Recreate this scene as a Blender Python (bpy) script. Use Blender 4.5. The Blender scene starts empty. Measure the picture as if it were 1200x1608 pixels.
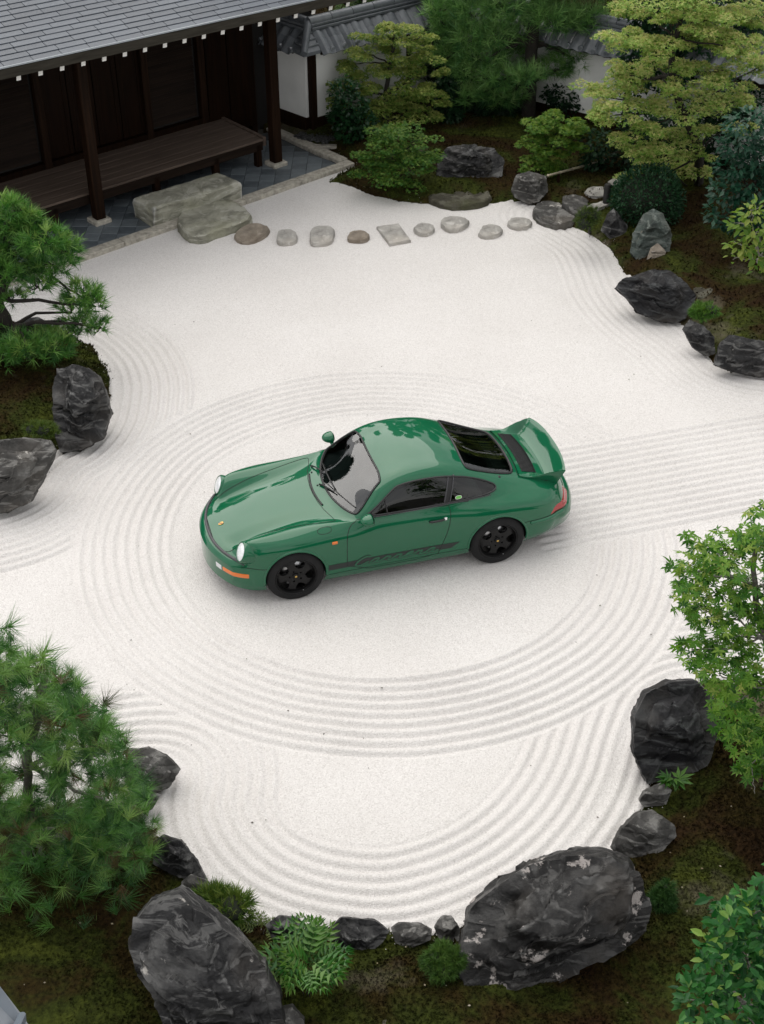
import bpy, math, random
import numpy as np
from mathutils import Vector, Matrix
from mathutils.bvhtree import BVHTree

random.seed(7)
RNG = np.random.default_rng(7)
scene = bpy.context.scene
C = scene.collection
R = math.radians
PI = math.pi

# ------------------------------------------------------------------ camera, sky, sun, exposure
FPX, PITCH, CAM_H = 2143.6, 0.6433, 9.56          # focal length in photo pixels, pitch down, height
cam_data = bpy.data.cameras.new('camera')
cam = bpy.data.objects.new('camera', cam_data)
C.objects.link(cam)
cam.location = (0, 0, CAM_H)
cam.rotation_euler = (PI / 2 - PITCH, 0, 0)
cam_data.sensor_fit = 'VERTICAL'
cam_data.sensor_height = 36.0
cam_data.lens = FPX / 1608 * 36.0
cam_data.clip_start = 0.1
cam_data.clip_end = 1500
scene.camera = cam

SUN_EL, SUN_AZ = R(57), R(-30)                    # azimuth from +Y towards +X
world = bpy.data.worlds.new('World')
scene.world = world
world.use_nodes = True
nt = world.node_tree
nt.nodes.clear()
wo = nt.nodes.new('ShaderNodeOutputWorld')
bg = nt.nodes.new('ShaderNodeBackground')
sky = nt.nodes.new('ShaderNodeTexSky')
sky.sky_type = 'NISHITA'
sky.sun_disc = False
sky.sun_elevation = SUN_EL
sky.sun_rotation = SUN_AZ
sky.air_density = 1.0
sky.dust_density = 4.0
tc = nt.nodes.new('ShaderNodeTexCoord')
mp = nt.nodes.new('ShaderNodeMapping')
mp.inputs['Scale'].default_value = (1.0, 1.0, 2.6)
cn = nt.nodes.new('ShaderNodeTexNoise')
cn.inputs['Scale'].default_value = 2.2
cn.inputs['Detail'].default_value = 7
cn.inputs['Roughness'].default_value = 0.58
cr = nt.nodes.new('ShaderNodeValToRGB')
cr.color_ramp.elements[0].position = 0.30
cr.color_ramp.elements[0].color = (5.1, 5.15, 5.3, 1)
cr.color_ramp.elements[1].position = 0.68
cr.color_ramp.elements[1].color = (9.8, 9.6, 9.3, 1)
mx = nt.nodes.new('ShaderNodeMix')
mx.data_type = 'RGBA'
mx.inputs[0].default_value = 0.88                 # an overcast: cloud covers most of the blue
nt.links.new(tc.outputs['Generated'], mp.inputs['Vector'])
nt.links.new(mp.outputs[0], cn.inputs['Vector'])
nt.links.new(cn.outputs['Fac'], cr.inputs['Fac'])
nt.links.new(sky.outputs[0], mx.inputs[6])
nt.links.new(cr.outputs[0], mx.inputs[7])
nt.links.new(mx.outputs[2], bg.inputs['Color'])
bg.inputs['Strength'].default_value = 0.10
nt.links.new(bg.outputs[0], wo.inputs['Surface'])

sun_data = bpy.data.lights.new('sun', 'SUN')
sun_data.energy = 1.5
sun_data.angle = R(74)
sun_data.color = (1.0, 0.965, 0.91)
sun = bpy.data.objects.new('sun', sun_data)
C.objects.link(sun)
sd = Vector((math.sin(SUN_AZ) * math.cos(SUN_EL), math.cos(SUN_AZ) * math.cos(SUN_EL), math.sin(SUN_EL)))
sun.rotation_euler = sd.to_track_quat('Z', 'Y').to_euler()
sun.location = sd * 60

scene.view_settings.view_transform = 'Standard'
scene.view_settings.look = 'None'
scene.view_settings.exposure = 0.58
scene.view_settings.gamma = 1.0
scene.view_settings.use_curve_mapping = False
scene.render.engine = 'CYCLES'
scene.cycles.max_bounces = 6
scene.cycles.transparent_max_bounces = 12

# ------------------------------------------------------------------ where a photo pixel meets the place
CT, ST = math.cos(PITCH), math.sin(PITCH)
def ray(px, py):
    a = (px - 600) / FPX
    b = (py - 804) / FPX
    return Vector((a, CT - b * ST, -ST - b * CT))
def P(px, py, z=0.0):
    d = ray(px, py)
    t = (z - CAM_H) / d.z
    return Vector((t * d.x, t * d.y, z))
def PY(px, py, y):
    d = ray(px, py)
    t = y / d.y
    return Vector((t * d.x, y, CAM_H + t * d.z))
def HZ(g, py):
    """height at which the vertical over ground point g meets photo row py"""
    b = (py - 804) / FPX
    return CAM_H + g[1] * (-ST - b * CT) / (CT - b * ST)
def ppm(p):
    """photo pixels per metre at a point"""
    return FPX / (p[1] * CT - (p[2] - CAM_H) * ST)

# ------------------------------------------------------------------ helpers
def put(o, parent=None):
    C.objects.link(o)
    if parent is not None:
        o.parent = parent
    return o
def tag(o, label=None, cat=None, group=None, kind=None):
    if label: o['label'] = label
    if cat: o['category'] = cat
    if group: o['group'] = group
    if kind: o['kind'] = kind
    return o
def thing(name, label, cat, loc=(0, 0, 0), rz=0.0, group=None):
    o = bpy.data.objects.new(name, None)
    o.empty_display_size = 0.2
    o.location = loc
    o.rotation_euler = (0, 0, rz)
    put(o)
    return tag(o, label, cat, group)
def mesh_np(name, V, F, mat=None, parent=None, smooth=True, normals=None, loc=None):
    """V (n,3); F list of tuples or an (m,k) array"""
    me = bpy.data.meshes.new(name)
    V = np.asarray(V, dtype=np.float32).reshape(-1, 3)
    if isinstance(F, np.ndarray):
        m, k = F.shape
        me.vertices.add(len(V))
        me.vertices.foreach_set('co', V.ravel())
        me.loops.add(m * k)
        me.loops.foreach_set('vertex_index', F.astype(np.int32).ravel())
        me.polygons.add(m)
        me.polygons.foreach_set('loop_start', np.arange(0, m * k, k, dtype=np.int32))
        me.update(calc_edges=True)
    else:
        me.from_pydata([tuple(map(float, v)) for v in V], [], F)
        me.update()
    if smooth:
        me.polygons.foreach_set('use_smooth', np.ones(len(me.polygons), dtype=bool))
    if normals is not None:
        me.normals_split_custom_set_from_vertices([tuple(map(float, n)) for n in normals])
    if mat is not None:
        me.materials.append(mat)
    o = bpy.data.objects.new(name, me)
    if loc is not None:
        o.location = loc
    return put(o, parent)
def share(name, me, parent, M):
    """another object on shared mesh data, placed by matrix M relative to its parent"""
    o = bpy.data.objects.new(name, me)
    o.matrix_local = M
    return put(o, parent)

class MB:
    """collects shapes into ONE mesh"""
    def __init__(self):
        self.v, self.f = [], []
    def add(self, V, F):
        n = len(self.v)
        self.v.extend([tuple(p) for p in V])
        self.f.extend([tuple(i + n for i in q) for q in F])
        return self
    def box(self, c, size, rz=0.0, bev=0.0, M=None):
        hx, hy, hz = size[0] / 2, size[1] / 2, size[2] / 2
        pts = []
        if bev <= 0:
            for sz in (-1, 1):
                for sx, sy in ((-1, -1), (1, -1), (1, 1), (-1, 1)):
                    pts.append(Vector((sx * hx, sy * hy, sz * hz)))
            fs = [(3, 2, 1, 0), (4, 5, 6, 7), (0, 1, 5, 4), (1, 2, 6, 5), (2, 3, 7, 6), (3, 0, 4, 7)]
        else:
            b = min(bev, hx * .9, hy * .9, hz * .9)
            rings = [(-hz, b), (-hz + b, 0), (hz - b, 0), (hz, b)]
            for z, i in rings:
                for sx, sy in ((-1, -1), (1, -1), (1, 1), (-1, 1)):
                    if i:
                        pts.append(Vector((sx * (hx - b), sy * (hy - b), z)))
                        pts.append(Vector((sx * (hx - b), sy * (hy - b), z)))
                    else:
                        a_, b_ = Vector((sx * (hx - b), sy * hy, z)), Vector((sx * hx, sy * (hy - b), z))
                        pts += [a_, b_] if sx * sy < 0 else [b_, a_]
            fs = [tuple(reversed([0, 2, 4, 6])), (24, 26, 28, 30)]
            for r in range(3):
                for k in range(8):
                    a0, a1 = r * 8 + k, r * 8 + (k + 1) % 8
                    b0, b1 = a0 + 8, a1 + 8
                    fs.append((a0, a1, b1, b0))
        T = M if M is not None else Matrix.Translation(Vector(c)) @ Matrix.Rotation(rz, 4, 'Z')
        return self.add([T @ p for p in pts], fs)
    def beam(self, a, b, w, h, up=Vector((0, 0, 1)), bev=0.0):
        a, b = Vector(a), Vector(b)
        d = (b - a)
        L = d.length
        x = d.normalized()
        y = up.cross(x).normalized()
        z = x.cross(y)
        M = Matrix((x, y, z)).transposed().to_4x4()
        M.translation = (a + b) / 2
        return self.box(None, (L, w, h), bev=bev, M=M)
    def tube(self, pts, rad, n=8, cap=True, closed=False):
        pts = [Vector(p) for p in pts]
        m = len(pts)
        rads = rad if hasattr(rad, '__len__') else [rad] * m
        V, F = [], []
        t0 = None
        for i, p in enumerate(pts):
            if closed:
                t = (pts[(i + 1) % m] - pts[i - 1])
            else:
                t = pts[min(i + 1, m - 1)] - pts[max(i - 1, 0)]
            t = t.normalized() if t.length > 1e-9 else Vector((0, 0, 1))
            if t0 is None:
                u = t.orthogonal().normalized()
            else:
                u = (u - t * u.dot(t))
                u = u.normalized() if u.length > 1e-6 else t.orthogonal().normalized()
            t0 = t
            w = t.cross(u)
            for k in range(n):
                a = 2 * PI * k / n
                V.append(p + (u * math.cos(a) + w * math.sin(a)) * rads[i])
        segs = m if closed else m - 1
        for i in range(segs):
            j = (i + 1) % m
            for k in range(n):
                F.append((i * n + k, i * n + (k + 1) % n, j * n + (k + 1) % n, j * n + k))
        if cap and not closed:
            F.append(tuple(reversed(range(n))))
            F.append(tuple(range((m - 1) * n, m * n)))
        return self.add(V, F)
    def lathe(self, prof, M=None, n=48, close=False):
        """prof: list of (radius, height) about local Z"""
        V, F = [], []
        for r, h in prof:
            for k in range(n):
                a = 2 * PI * k / n
                V.append(Vector((r * math.cos(a), r * math.sin(a), h)))
        m = len(prof)
        for i in range(m if close else m - 1):
            j = (i + 1) % m
            for k in range(n):
                F.append((i * n + k, i * n + (k + 1) % n, j * n + (k + 1) % n, j * n + k))
        if M is not None:
            V = [M @ v for v in V]
        return self.add(V, F)
    def prism(self, poly, z0, z1, bev=0.0, M=None):
        """poly: list of (x, y)"""
        n = len(poly)
        cx = sum(p[0] for p in poly) / n
        cy = sum(p[1] for p in poly) / n
        V = []
        rings = [(z0, 0.0)] + ([(z1 - bev, 0.0), (z1, bev)] if bev else [(z1, 0.0)])
        for z, ins in rings:
            for p in poly:
                dx, dy = p[0] - cx, p[1] - cy
                L = math.hypot(dx, dy) or 1
                k = max(0.0, 1 - ins / L)
                V.append(Vector((cx + dx * k, cy + dy * k, z)))
        F = [tuple(reversed(range(n)))]
        for r in range(len(rings) - 1):
            for k in range(n):
                F.append((r * n + k, r * n + (k + 1) % n, (r + 1) * n + (k + 1) % n, (r + 1) * n + k))
        F.append(tuple(range((len(rings) - 1) * n, len(rings) * n)))
        if M is not None:
            V = [M @ v for v in V]
        return self.add(V, F)
    def build(self, name, mat, parent=None, smooth=False, loc=None, angle=None):
        o = mesh_np(name, self.v, self.f, mat, parent, smooth=False, loc=loc)
        me = o.data
        if smooth:
            me.polygons.foreach_set('use_smooth', np.ones(len(me.polygons), dtype=bool))
            if angle:
                me.set_sharp_from_angle(angle=R(angle))
        return o

def fbm(p, octaves=4, seed=0):
    """cheap value noise on an (n,3) array, about -1..1"""
    p = np.asarray(p, dtype=np.float64)
    out = np.zeros(len(p)); amp = 1.0; tot = 0.0
    for o in range(octaves):
        q = p * (2.03 ** o) + 17.3 * o + seed * 5.77
        i = np.floor(q).astype(np.int64); f = q - i
        f = f * f * (3 - 2 * f)
        acc = np.zeros(len(p))
        for dx in (0, 1):
            for dy in (0, 1):
                for dz in (0, 1):
                    h = ((i[:, 0] + dx) * 374761393 + (i[:, 1] + dy) * 668265263 + (i[:, 2] + dz) * 2147483647 + seed * 1013904223) & 0xFFFFFFFF
                    h = ((h ^ (h >> 13)) * 1274126177) & 0xFFFFFFFF
                    h = (h ^ (h >> 16)) & 0xFFFFFFFF
                    val = h / 0x7FFFFFFF - 1.0
                    w = (f[:, 0] if dx else 1 - f[:, 0]) * (f[:, 1] if dy else 1 - f[:, 1]) * (f[:, 2] if dz else 1 - f[:, 2])
                    acc += w * val
        out += acc * amp; tot += amp; amp *= 0.5
    return out / tot
def pchip(xy, x):
    xs = np.array([p[0] for p in xy], float); ys = np.array([p[1] for p in xy], float)
    h = np.diff(xs); d = np.diff(ys) / h
    m = np.zeros(len(xs))
    for i in range(1, len(xs) - 1):
        if d[i - 1] * d[i] > 0:
            w1 = 2 * h[i] + h[i - 1]; w2 = h[i] + 2 * h[i - 1]
            m[i] = (w1 + w2) / (w1 / d[i - 1] + w2 / d[i])
    m[0], m[-1] = d[0], d[-1]
    x = np.clip(np.asarray(x, float), xs[0], xs[-1])
    k = np.clip(np.searchsorted(xs, x) - 1, 0, len(h) - 1)
    t = (x - xs[k]) / h[k]
    return ((2 * t**3 - 3 * t**2 + 1) * ys[k] + (t**3 - 2 * t**2 + t) * h[k] * m[k]
            + (-2 * t**3 + 3 * t**2) * ys[k + 1] + (t**3 - t**2) * h[k] * m[k + 1])
def inside(poly, X, Y):
    """points in polygon, vectorised"""
    X, Y = np.asarray(X), np.asarray(Y)
    r = np.zeros(X.shape, bool)
    n = len(poly); j = n - 1
    for i in range(n):
        xi, yi = poly[i]; xj, yj = poly[j]
        if yi != yj:
            c = ((yi > Y) != (yj > Y)) & (X < (xj - xi) * (Y - yi) / (yj - yi) + xi)
            r ^= c
        j = i
    return r
def pdist(pts, X, Y, closed=True):
    """distance from points to a polyline"""
    D = np.full(np.shape(X), 1e9)
    n = len(pts)
    for i in range(n if closed else n - 1):
        ax, ay = pts[i][0], pts[i][1]; bx, by = pts[(i + 1) % n][0], pts[(i + 1) % n][1]
        dx, dy = bx - ax, by - ay
        L = dx * dx + dy * dy + 1e-12
        t = np.clip(((X - ax) * dx + (Y - ay) * dy) / L, 0, 1)
        D = np.minimum(D, np.hypot(X - ax - t * dx, Y - ay - t * dy))
    return D
def rounded(pts, it=2, closed=True):
    """Chaikin corner cutting"""
    pts = [tuple(p) for p in pts]
    for _ in range(it):
        q = []
        n = len(pts)
        for i in range(n if closed else n - 1):
            a, b = pts[i], pts[(i + 1) % n]
            q.append(tuple(.75 * u + .25 * v for u, v in zip(a, b)))
            q.append(tuple(.25 * u + .75 * v for u, v in zip(a, b)))
        if not closed:
            q = [pts[0]] + q + [pts[-1]]
        pts = q
    return pts
def resample(pts, step, closed=True):
    pts = [Vector(p) for p in pts]
    out = []
    n = len(pts)
    for i in range(n if closed else n - 1):
        a, b = pts[i], pts[(i + 1) % n]
        k = max(1, int(math.ceil((b - a).length / step)))
        for j in range(k):
            out.append(a.lerp(b, j / k))
    if not closed:
        out.append(pts[-1])
    return out
def smoothstep(a, b, x):
    t = np.clip((x - a) / (b - a), 0, 1)
    return t * t * (3 - 2 * t)

# ------------------------------------------------------------------ materials
def newmat(name):
    m = bpy.data.materials.new(name)
    m.use_nodes = True
    n = m.node_tree.nodes; l = m.node_tree.links
    return m, n, l, n['Principled BSDF']
def simple(name, col, rough=0.5, metal=0.0, coat=0.0, spec=0.5, var=0.0, vscale=8.0, bump=0.0, bscale=40.0, coat_rough=0.03, emit=None):
    m, n, l, b = newmat(name)
    b.inputs['Base Color'].default_value = (*col, 1)
    b.inputs['Roughness'].default_value = rough
    b.inputs['Metallic'].default_value = metal
    b.inputs['Coat Weight'].default_value = coat
    b.inputs['Coat Roughness'].default_value = coat_rough
    b.inputs['Specular IOR Level'].default_value = spec
    if var or bump:
        tc = n.new('ShaderNodeTexCoord')
    if var:
        t = n.new('ShaderNodeTexNoise'); t.inputs['Scale'].default_value = vscale; t.inputs['Detail'].default_value = 6
        l.new(tc.outputs['Object'], t.inputs['Vector'])
        r = n.new('ShaderNodeValToRGB')
        r.color_ramp.elements[0].position = .3; r.color_ramp.elements[1].position = .7
        r.color_ramp.elements[0].color = (*[c * (1 - var) for c in col], 1)
        r.color_ramp.elements[1].color = (*[min(1, c * (1 + var)) for c in col], 1)
        l.new(t.outputs['Fac'], r.inputs['Fac']); l.new(r.outputs[0], b.inputs['Base Color'])
    if bump:
        t2 = n.new('ShaderNodeTexNoise'); t2.inputs['Scale'].default_value = bscale; t2.inputs['Detail'].default_value = 5
        l.new(tc.outputs['Object'], t2.inputs['Vector'])
        bp = n.new('ShaderNodeBump'); bp.inputs['Strength'].default_value = bump; bp.inputs['Distance'].default_value = .02
        l.new(t2.outputs['Fac'], bp.inputs['Height']); l.new(bp.outputs[0], b.inputs['Normal'])
    return m
def ramp(n, stops):
    r = n.new('ShaderNodeValToRGB')
    e = r.color_ramp.elements
    while len(e) < len(stops):
        e.new(0.5)
    for i, (p, c) in enumerate(stops):
        e[i].position = p; e[i].color = (*c, 1)
    return r
def noise(n, l, vec, scale, detail=5, rough=.55, dist=0.0):
    t = n.new('ShaderNodeTexNoise')
    t.inputs['Scale'].default_value = scale; t.inputs['Detail'].default_value = detail
    t.inputs['Roughness'].default_value = rough; t.inputs['Distortion'].default_value = dist
    l.new(vec, t.inputs['Vector'])
    return t
def mixrgb(n, l, fac, a, b, mode='MIX'):
    x = n.new('ShaderNodeMix'); x.data_type = 'RGBA'; x.blend_type = mode
    for s, v in ((0, fac), (6, a), (7, b)):
        if hasattr(v, 'links'): l.new(v, x.inputs[s])
        elif s == 0: x.inputs[0].default_value = v
        else: x.inputs[s].default_value = (*v, 1)
    return x.outputs[2]
# ================================================================== the green coupe
def build_car():
    paint, n, l, b = newmat('green_paint')
    b.inputs['Specular IOR Level'].default_value = .05
    b.inputs['Roughness'].default_value = 0.32
    b.inputs['Coat Weight'].default_value = 1.0
    b.inputs['Coat Roughness'].default_value = 0.015
    b.inputs['Coat IOR'].default_value = 1.52
    tc = n.new('ShaderNodeTexCoord')
    t = noise(n, l, tc.outputs['Object'], 420, 2)
    r = ramp(n, [(0.35, (0.0010, 0.090, 0.037)), (0.7, (0.0018, 0.106, 0.045))])
    l.new(t.outputs['Fac'], r.inputs['Fac']); l.new(r.outputs[0], b.inputs['Base Color'])
    rubber = simple('black_rubber', (0.012, 0.012, 0.013), .45, var=.2)
    strip_m = simple('grey_rubber', (0.05, 0.05, 0.055), .5, var=.15)
    gapm = simple('shut_line', (0.003, 0.006, 0.004), .7)
    trim = simple('cabin_trim', (0.012, 0.014, 0.014), .6, var=.3)
    dashm = simple('dashboard_vinyl', (0.016, 0.024, 0.024), .5, var=.2)
    seatm = simple('seat_leather', (0.012, 0.013, 0.014), .45, var=.3, bump=.2)
    under = simple('underbody', (0.006, 0.006, 0.006), .85)
    wheelm = simple('black_wheel_paint', (0.004, 0.004, 0.0043), .42, spec=.3, var=.15)
    tyre_m = simple('tyre_rubber', (0.015, 0.015, 0.0155), .85, spec=.25, var=.25, bump=.15, bscale=90)
    steel = simple('brake_steel', (0.45, 0.45, 0.46), .3, metal=1.0)
    chrome = simple('chrome', (0.85, 0.85, 0.86), .12, metal=1.0)
    goldm = simple('gold_enamel', (0.55, 0.36, 0.10), .35, metal=.6)
    amber = simple('amber_lens', (0.72, 0.16, 0.012), .2, coat=.6)
    clear = simple('clear_lens', (0.62, 0.64, 0.66), .15, coat=.8)
    frosted = simple('ribbed_headlight_lens', (0.74, 0.76, 0.78), .12, coat=.8, var=.12, vscale=60)
    red = simple('red_lens', (0.30, 0.010, 0.008), .2, coat=.6)
    decal = simple('dark_decal', (0.010, 0.016, 0.014), .45)
    white = simple('white_ink', (0.7, 0.7, 0.68), .5)
    sticker_g = simple('green_sticker', (0.16, 0.48, 0.10), .5)
    def glass(name, tint, ior=1.55, boost=1.15, base=.02):
        m, n, l, b = newmat(name)
        n.remove(b)
        out = [x for x in n if x.type == 'OUTPUT_MATERIAL'][0]
        tr = n.new('ShaderNodeBsdfTransparent'); tr.inputs[0].default_value = (*tint, 1)
        gl = n.new('ShaderNodeBsdfGlossy'); gl.inputs['Roughness'].default_value = 0.0
        fr = n.new('ShaderNodeFresnel'); fr.inputs['IOR'].default_value = ior
        ma = n.new('ShaderNodeMath'); ma.operation = 'MULTIPLY_ADD'; ma.inputs[1].default_value = boost; ma.inputs[2].default_value = base
        mi = n.new('ShaderNodeMixShader')
        l.new(fr.outputs[0], ma.inputs[0]); l.new(ma.outputs[0], mi.inputs[0])
        l.new(tr.outputs[0], mi.inputs[1]); l.new(gl.outputs[0], mi.inputs[2]); l.new(mi.outputs[0], out.inputs[0])
        return m
    g_front = glass('windscreen_glass', (.50, .58, .57), 1.65, 1.0, .06)
    g_side = glass('side_glass', (.30, .35, .34), 1.45)
    g_rear = glass('rear_glass', (.26, .36, .32), 1.6, 1.0, .03)
    lens_g = glass('headlight_glass', (.92, .94, .95), 1.5)

    car = thing('coupe', 'glossy dark green classic coupe with black wheels and ducktail spoiler parked on raked white gravel',
                'car', (CAR_X, CAR_Y, GRAVEL_TOP), CAR_YAW + PI)

    # ---- body surface: sections along s (metres behind the nose)
    K = dict(
        z9=[(0,.475),(.03,.520),(.10,.545),(.25,.582),(.42,.640),(.65,.706),(.9,.758),(1.2,.806),(1.34,.828),(1.40,.845),(1.47,.888),(1.93,1.195),(2.03,1.235),(2.2,1.270),(2.38,1.285),(2.6,1.268),(2.78,1.222),(2.9,1.175),(3.2,1.038),(3.47,.925),(3.58,.885),(3.9,.795),(4.03,.725),(4.10,.640),(4.14,.565),(4.165,.530),(4.22,.512),(4.25,.455)],
        y7=[(0,.36),(.25,.43),(.9,.43),(1.2,.47),(1.36,.585),(1.43,.635),(1.53,.652),(1.7,.612),(1.92,.555),(2.3,.545),(2.7,.535),(2.9,.525),(3.2,.515),(3.4,.505),(3.6,.49),(3.9,.45),(4.25,.36)],
        z7=[(0,.477),(.03,.517),(.10,.542),(.25,.573),(.42,.622),(.65,.684),(.9,.738),(1.2,.792),(1.34,.822),(1.41,.842),(1.50,.888),(1.90,1.150),(2.02,1.192),(2.3,1.226),(2.6,1.203),(2.8,1.150),(3.0,1.070),(3.2,.985),(3.4,.908),(3.6,.850),(3.9,.772),(4.03,.708),(4.10,.632),(4.14,.562),(4.165,.528),(4.22,.510),(4.25,.453)],
        y6=[(0,.49),(.25,.53),(.9,.535),(1.2,.575),(1.4,.675),(1.6,.697),(1.92,.668),(2.3,.654),(2.8,.645),(3.1,.635),(3.4,.610),(3.6,.580),(3.9,.53),(4.25,.46)],
        z6=[(0,.475),(.03,.515),(.10,.538),(.17,.560),(.22,.630),(.28,.700),(.45,.728),(.65,.758),(.9,.785),(1.2,.815),(1.42,.842),(1.62,.905),(1.92,1.020),(2.3,1.058),(2.7,1.040),(2.9,1.000),(3.1,.940),(3.4,.862),(3.6,.822),(3.9,.755),(4.03,.698),(4.10,.628),(4.14,.560),(4.165,.527),(4.22,.508),(4.25,.451)],
        y5=[(0,.57),(.10,.61),(.25,.640),(.65,.635),(.9,.635),(1.2,.660),(1.4,.700),(1.7,.722),(2.3,.724),(2.8,.716),(3.1,.705),(3.4,.680),(3.7,.635),(4.0,.60),(4.25,.53)],
        z5=[(0,.470),(.03,.510),(.10,.532),(.16,.566),(.21,.655),(.27,.735),(.42,.765),(.65,.788),(.9,.803),(1.2,.822),(1.42,.838),(1.7,.852),(2.3,.858),(2.8,.856),(3.1,.848),(3.35,.828),(3.6,.796),(3.9,.740),(4.03,.686),(4.10,.622),(4.14,.558),(4.165,.526),(4.22,.506),(4.25,.448)],
        y4=[(0,.62),(.10,.675),(.25,.715),(.5,.742),(.9,.762),(1.2,.755),(1.6,.758),(2.3,.766),(2.7,.772),(3.0,.792),(3.2,.797),(3.5,.782),(3.8,.740),(4.0,.695),(4.14,.655),(4.18,.668),(4.25,.60)],
        z4=[(0,.455),(.03,.488),(.10,.508),(.17,.540),(.25,.62),(.35,.68),(.6,.725),(.9,.742),(1.3,.748),(2.3,.752),(3.0,.770),(3.3,.760),(3.6,.730),(3.9,.68),(4.03,.640),(4.10,.595),(4.14,.548),(4.165,.520),(4.22,.495),(4.25,.44)],
        y3=[(0,.635),(.04,.68),(.12,.715),(.3,.752),(.6,.790),(.9,.808),(1.25,.795),(1.7,.786),(2.3,.788),(2.7,.800),(3.0,.828),(3.2,.832),(3.5,.822),(3.8,.790),(4.0,.745),(4.12,.715),(4.2,.685),(4.25,.62)],
        z3=[(0,.43),(.10,.455),(.3,.50),(.6,.58),(.9,.61),(1.3,.60),(2.3,.60),(3.0,.63),(3.4,.62),(3.8,.57),(4.1,.50),(4.25,.42)],
        y2=[(0,.64),(.04,.69),(.12,.73),(.3,.765),(.6,.800),(.9,.818),(1.25,.805),(1.7,.796),(2.3,.797),(2.7,.806),(3.0,.830),(3.2,.836),(3.5,.828),(3.8,.805),(4.0,.770),(4.12,.735),(4.2,.695),(4.25,.62)],
        z2=[(0,.36),(.3,.39),(.9,.42),(2.3,.42),(3.2,.46),(4.0,.45),(4.25,.40)],
        y1=[(0,.62),(.04,.675),(.12,.72),(.3,.755),(.6,.785),(.9,.795),(1.25,.79),(1.7,.785),(2.3,.786),(2.7,.792),(3.0,.81),(3.2,.815),(3.5,.81),(3.8,.78),(4.05,.72),(4.2,.64),(4.25,.57)],
        z1=[(0,.27),(.3,.25),(.9,.255),(2.3,.255),(3.2,.29),(3.9,.31),(4.25,.35)],
        y0=[(0,.58),(.04,.63),(.12,.68),(.3,.72),(.9,.745),(1.7,.745),(2.3,.745),(3.0,.76),(3.5,.76),(3.9,.70),(4.2,.58),(4.25,.52)],
        z0=[(0,.215),(.06,.180),(.3,.165),(.9,.160),(2.3,.165),(3.2,.195),(3.9,.215),(4.2,.245),(4.25,.275)],
        bow=[(0,.27),(.10,.25),(.25,.18),(.5,.07),(.9,0),(1.15,.05),(1.36,.18),(1.53,.16),(1.92,.05),(2.2,.0),(2.6,-.02),(2.9,-.04),(3.4,-.05),(3.6,-.05),(3.9,-.10),(4.08,-.17),(4.17,-.18),(4.25,-.20)],
    )
    S = np.unique(np.round(np.concatenate([np.linspace(0, .16, 22), np.linspace(.16, 4.0, 350), np.linspace(4.0, 4.25, 36)]), 4))
    Y = [pchip(K['y%d' % i], S) for i in range(8)]
    Z = [pchip(K['z%d' % i], S) for i in range(8)]
    z9 = pchip(K['z9'], S)
    Y.append(Y[7] * .55); Z.append(z9 - (z9 - Z[7]) * .27)
    Y.append(np.zeros_like(S)); Z.append(z9)
    Y = np.array(Y); Z = np.array(Z)                         # (10, n)
    # smooth each section with a Catmull-Rom through the ten points (mirrored at the centre line)
    Pp = np.stack([Y, Z], -1)                                # (10,n,2)
    ext = np.concatenate([Pp[:1] * 2 - Pp[1:2], Pp, (Pp[8:9] * np.array([-1, 1]))], 0)
    rows = []
    SUBS = 7
    for i in range(9):
        p0, p1, p2, p3 = ext[i], ext[i + 1], ext[i + 2], ext[i + 3]
        t0 = np.zeros(p0.shape[0]); eps = 1e-4
        t1 = t0 + np.maximum(np.linalg.norm(p1 - p0, axis=1), eps) ** .5
        t2 = t1 + np.maximum(np.linalg.norm(p2 - p1, axis=1), eps) ** .5
        t3 = t2 + np.maximum(np.linalg.norm(p3 - p2, axis=1), eps) ** .5
        for k in range(SUBS):
            t = t1 + (t2 - t1) * k / SUBS
            e = lambda a: a[:, None]
            A1 = e((t1 - t) / (t1 - t0)) * p0 + e((t - t0) / (t1 - t0)) * p1
            A2 = e((t2 - t) / (t2 - t1)) * p1 + e((t - t1) / (t2 - t1)) * p2
            A3 = e((t3 - t) / (t3 - t2)) * p2 + e((t - t2) / (t3 - t2)) * p3
            B1 = e((t2 - t) / (t2 - t0)) * A1 + e((t - t0) / (t2 - t0)) * A2
            B2 = e((t3 - t) / (t3 - t1)) * A2 + e((t - t1) / (t3 - t1)) * A3
            rows.append(e((t2 - t) / (t2 - t1)) * B1 + e((t - t1) / (t2 - t1)) * B2)
    rows.append(Pp[9])
    rows = np.array(rows)                                    # (m,n,2)
    m = rows.shape[0]
    bow = pchip(K['bow'], S)
    W = lambda y: np.clip(np.abs(y) / .70, 0, 1.05) ** 2.2
    half_y, half_z = rows[..., 0], rows[..., 1]
    full_y = np.concatenate([half_y, -half_y[-2::-1]], 0)    # left .. centre .. right
    full_z = np.concatenate([half_z, half_z[-2::-1]], 0)
    # smooth along the length so curve knots do not show in reflections
    def blur(a, it):
        for _ in range(it):
            b_ = a.copy()
            b_[:, 1:-1] = .25 * a[:, :-2] + .5 * a[:, 1:-1] + .25 * a[:, 2:]
            a = b_
        return a
    mid_ = smoothstep(1.55, 1.9, S) * (1 - smoothstep(3.55, 3.85, S))
    hood_ = smoothstep(.40, .55, S) * (1 - smoothstep(1.15, 1.3, S))
    mid_ = np.maximum(mid_, hood_)[None, :]
    fy, fz = blur(full_y, 26), blur(full_z, 10)
    full_y = fy * (1 - mid_) + blur(fy, 90) * mid_
    full_z = fz * (1 - mid_) + blur(fz, 120) * mid_
    full_s = S[None, :] + .035 * (1 - smoothstep(0, .6, S))[None, :] + bow[None, :] * W(full_y)
    M_, N_ = full_y.shape
    V = np.stack([2.0 - full_s, full_y, full_z], -1).reshape(-1, 3)
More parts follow.
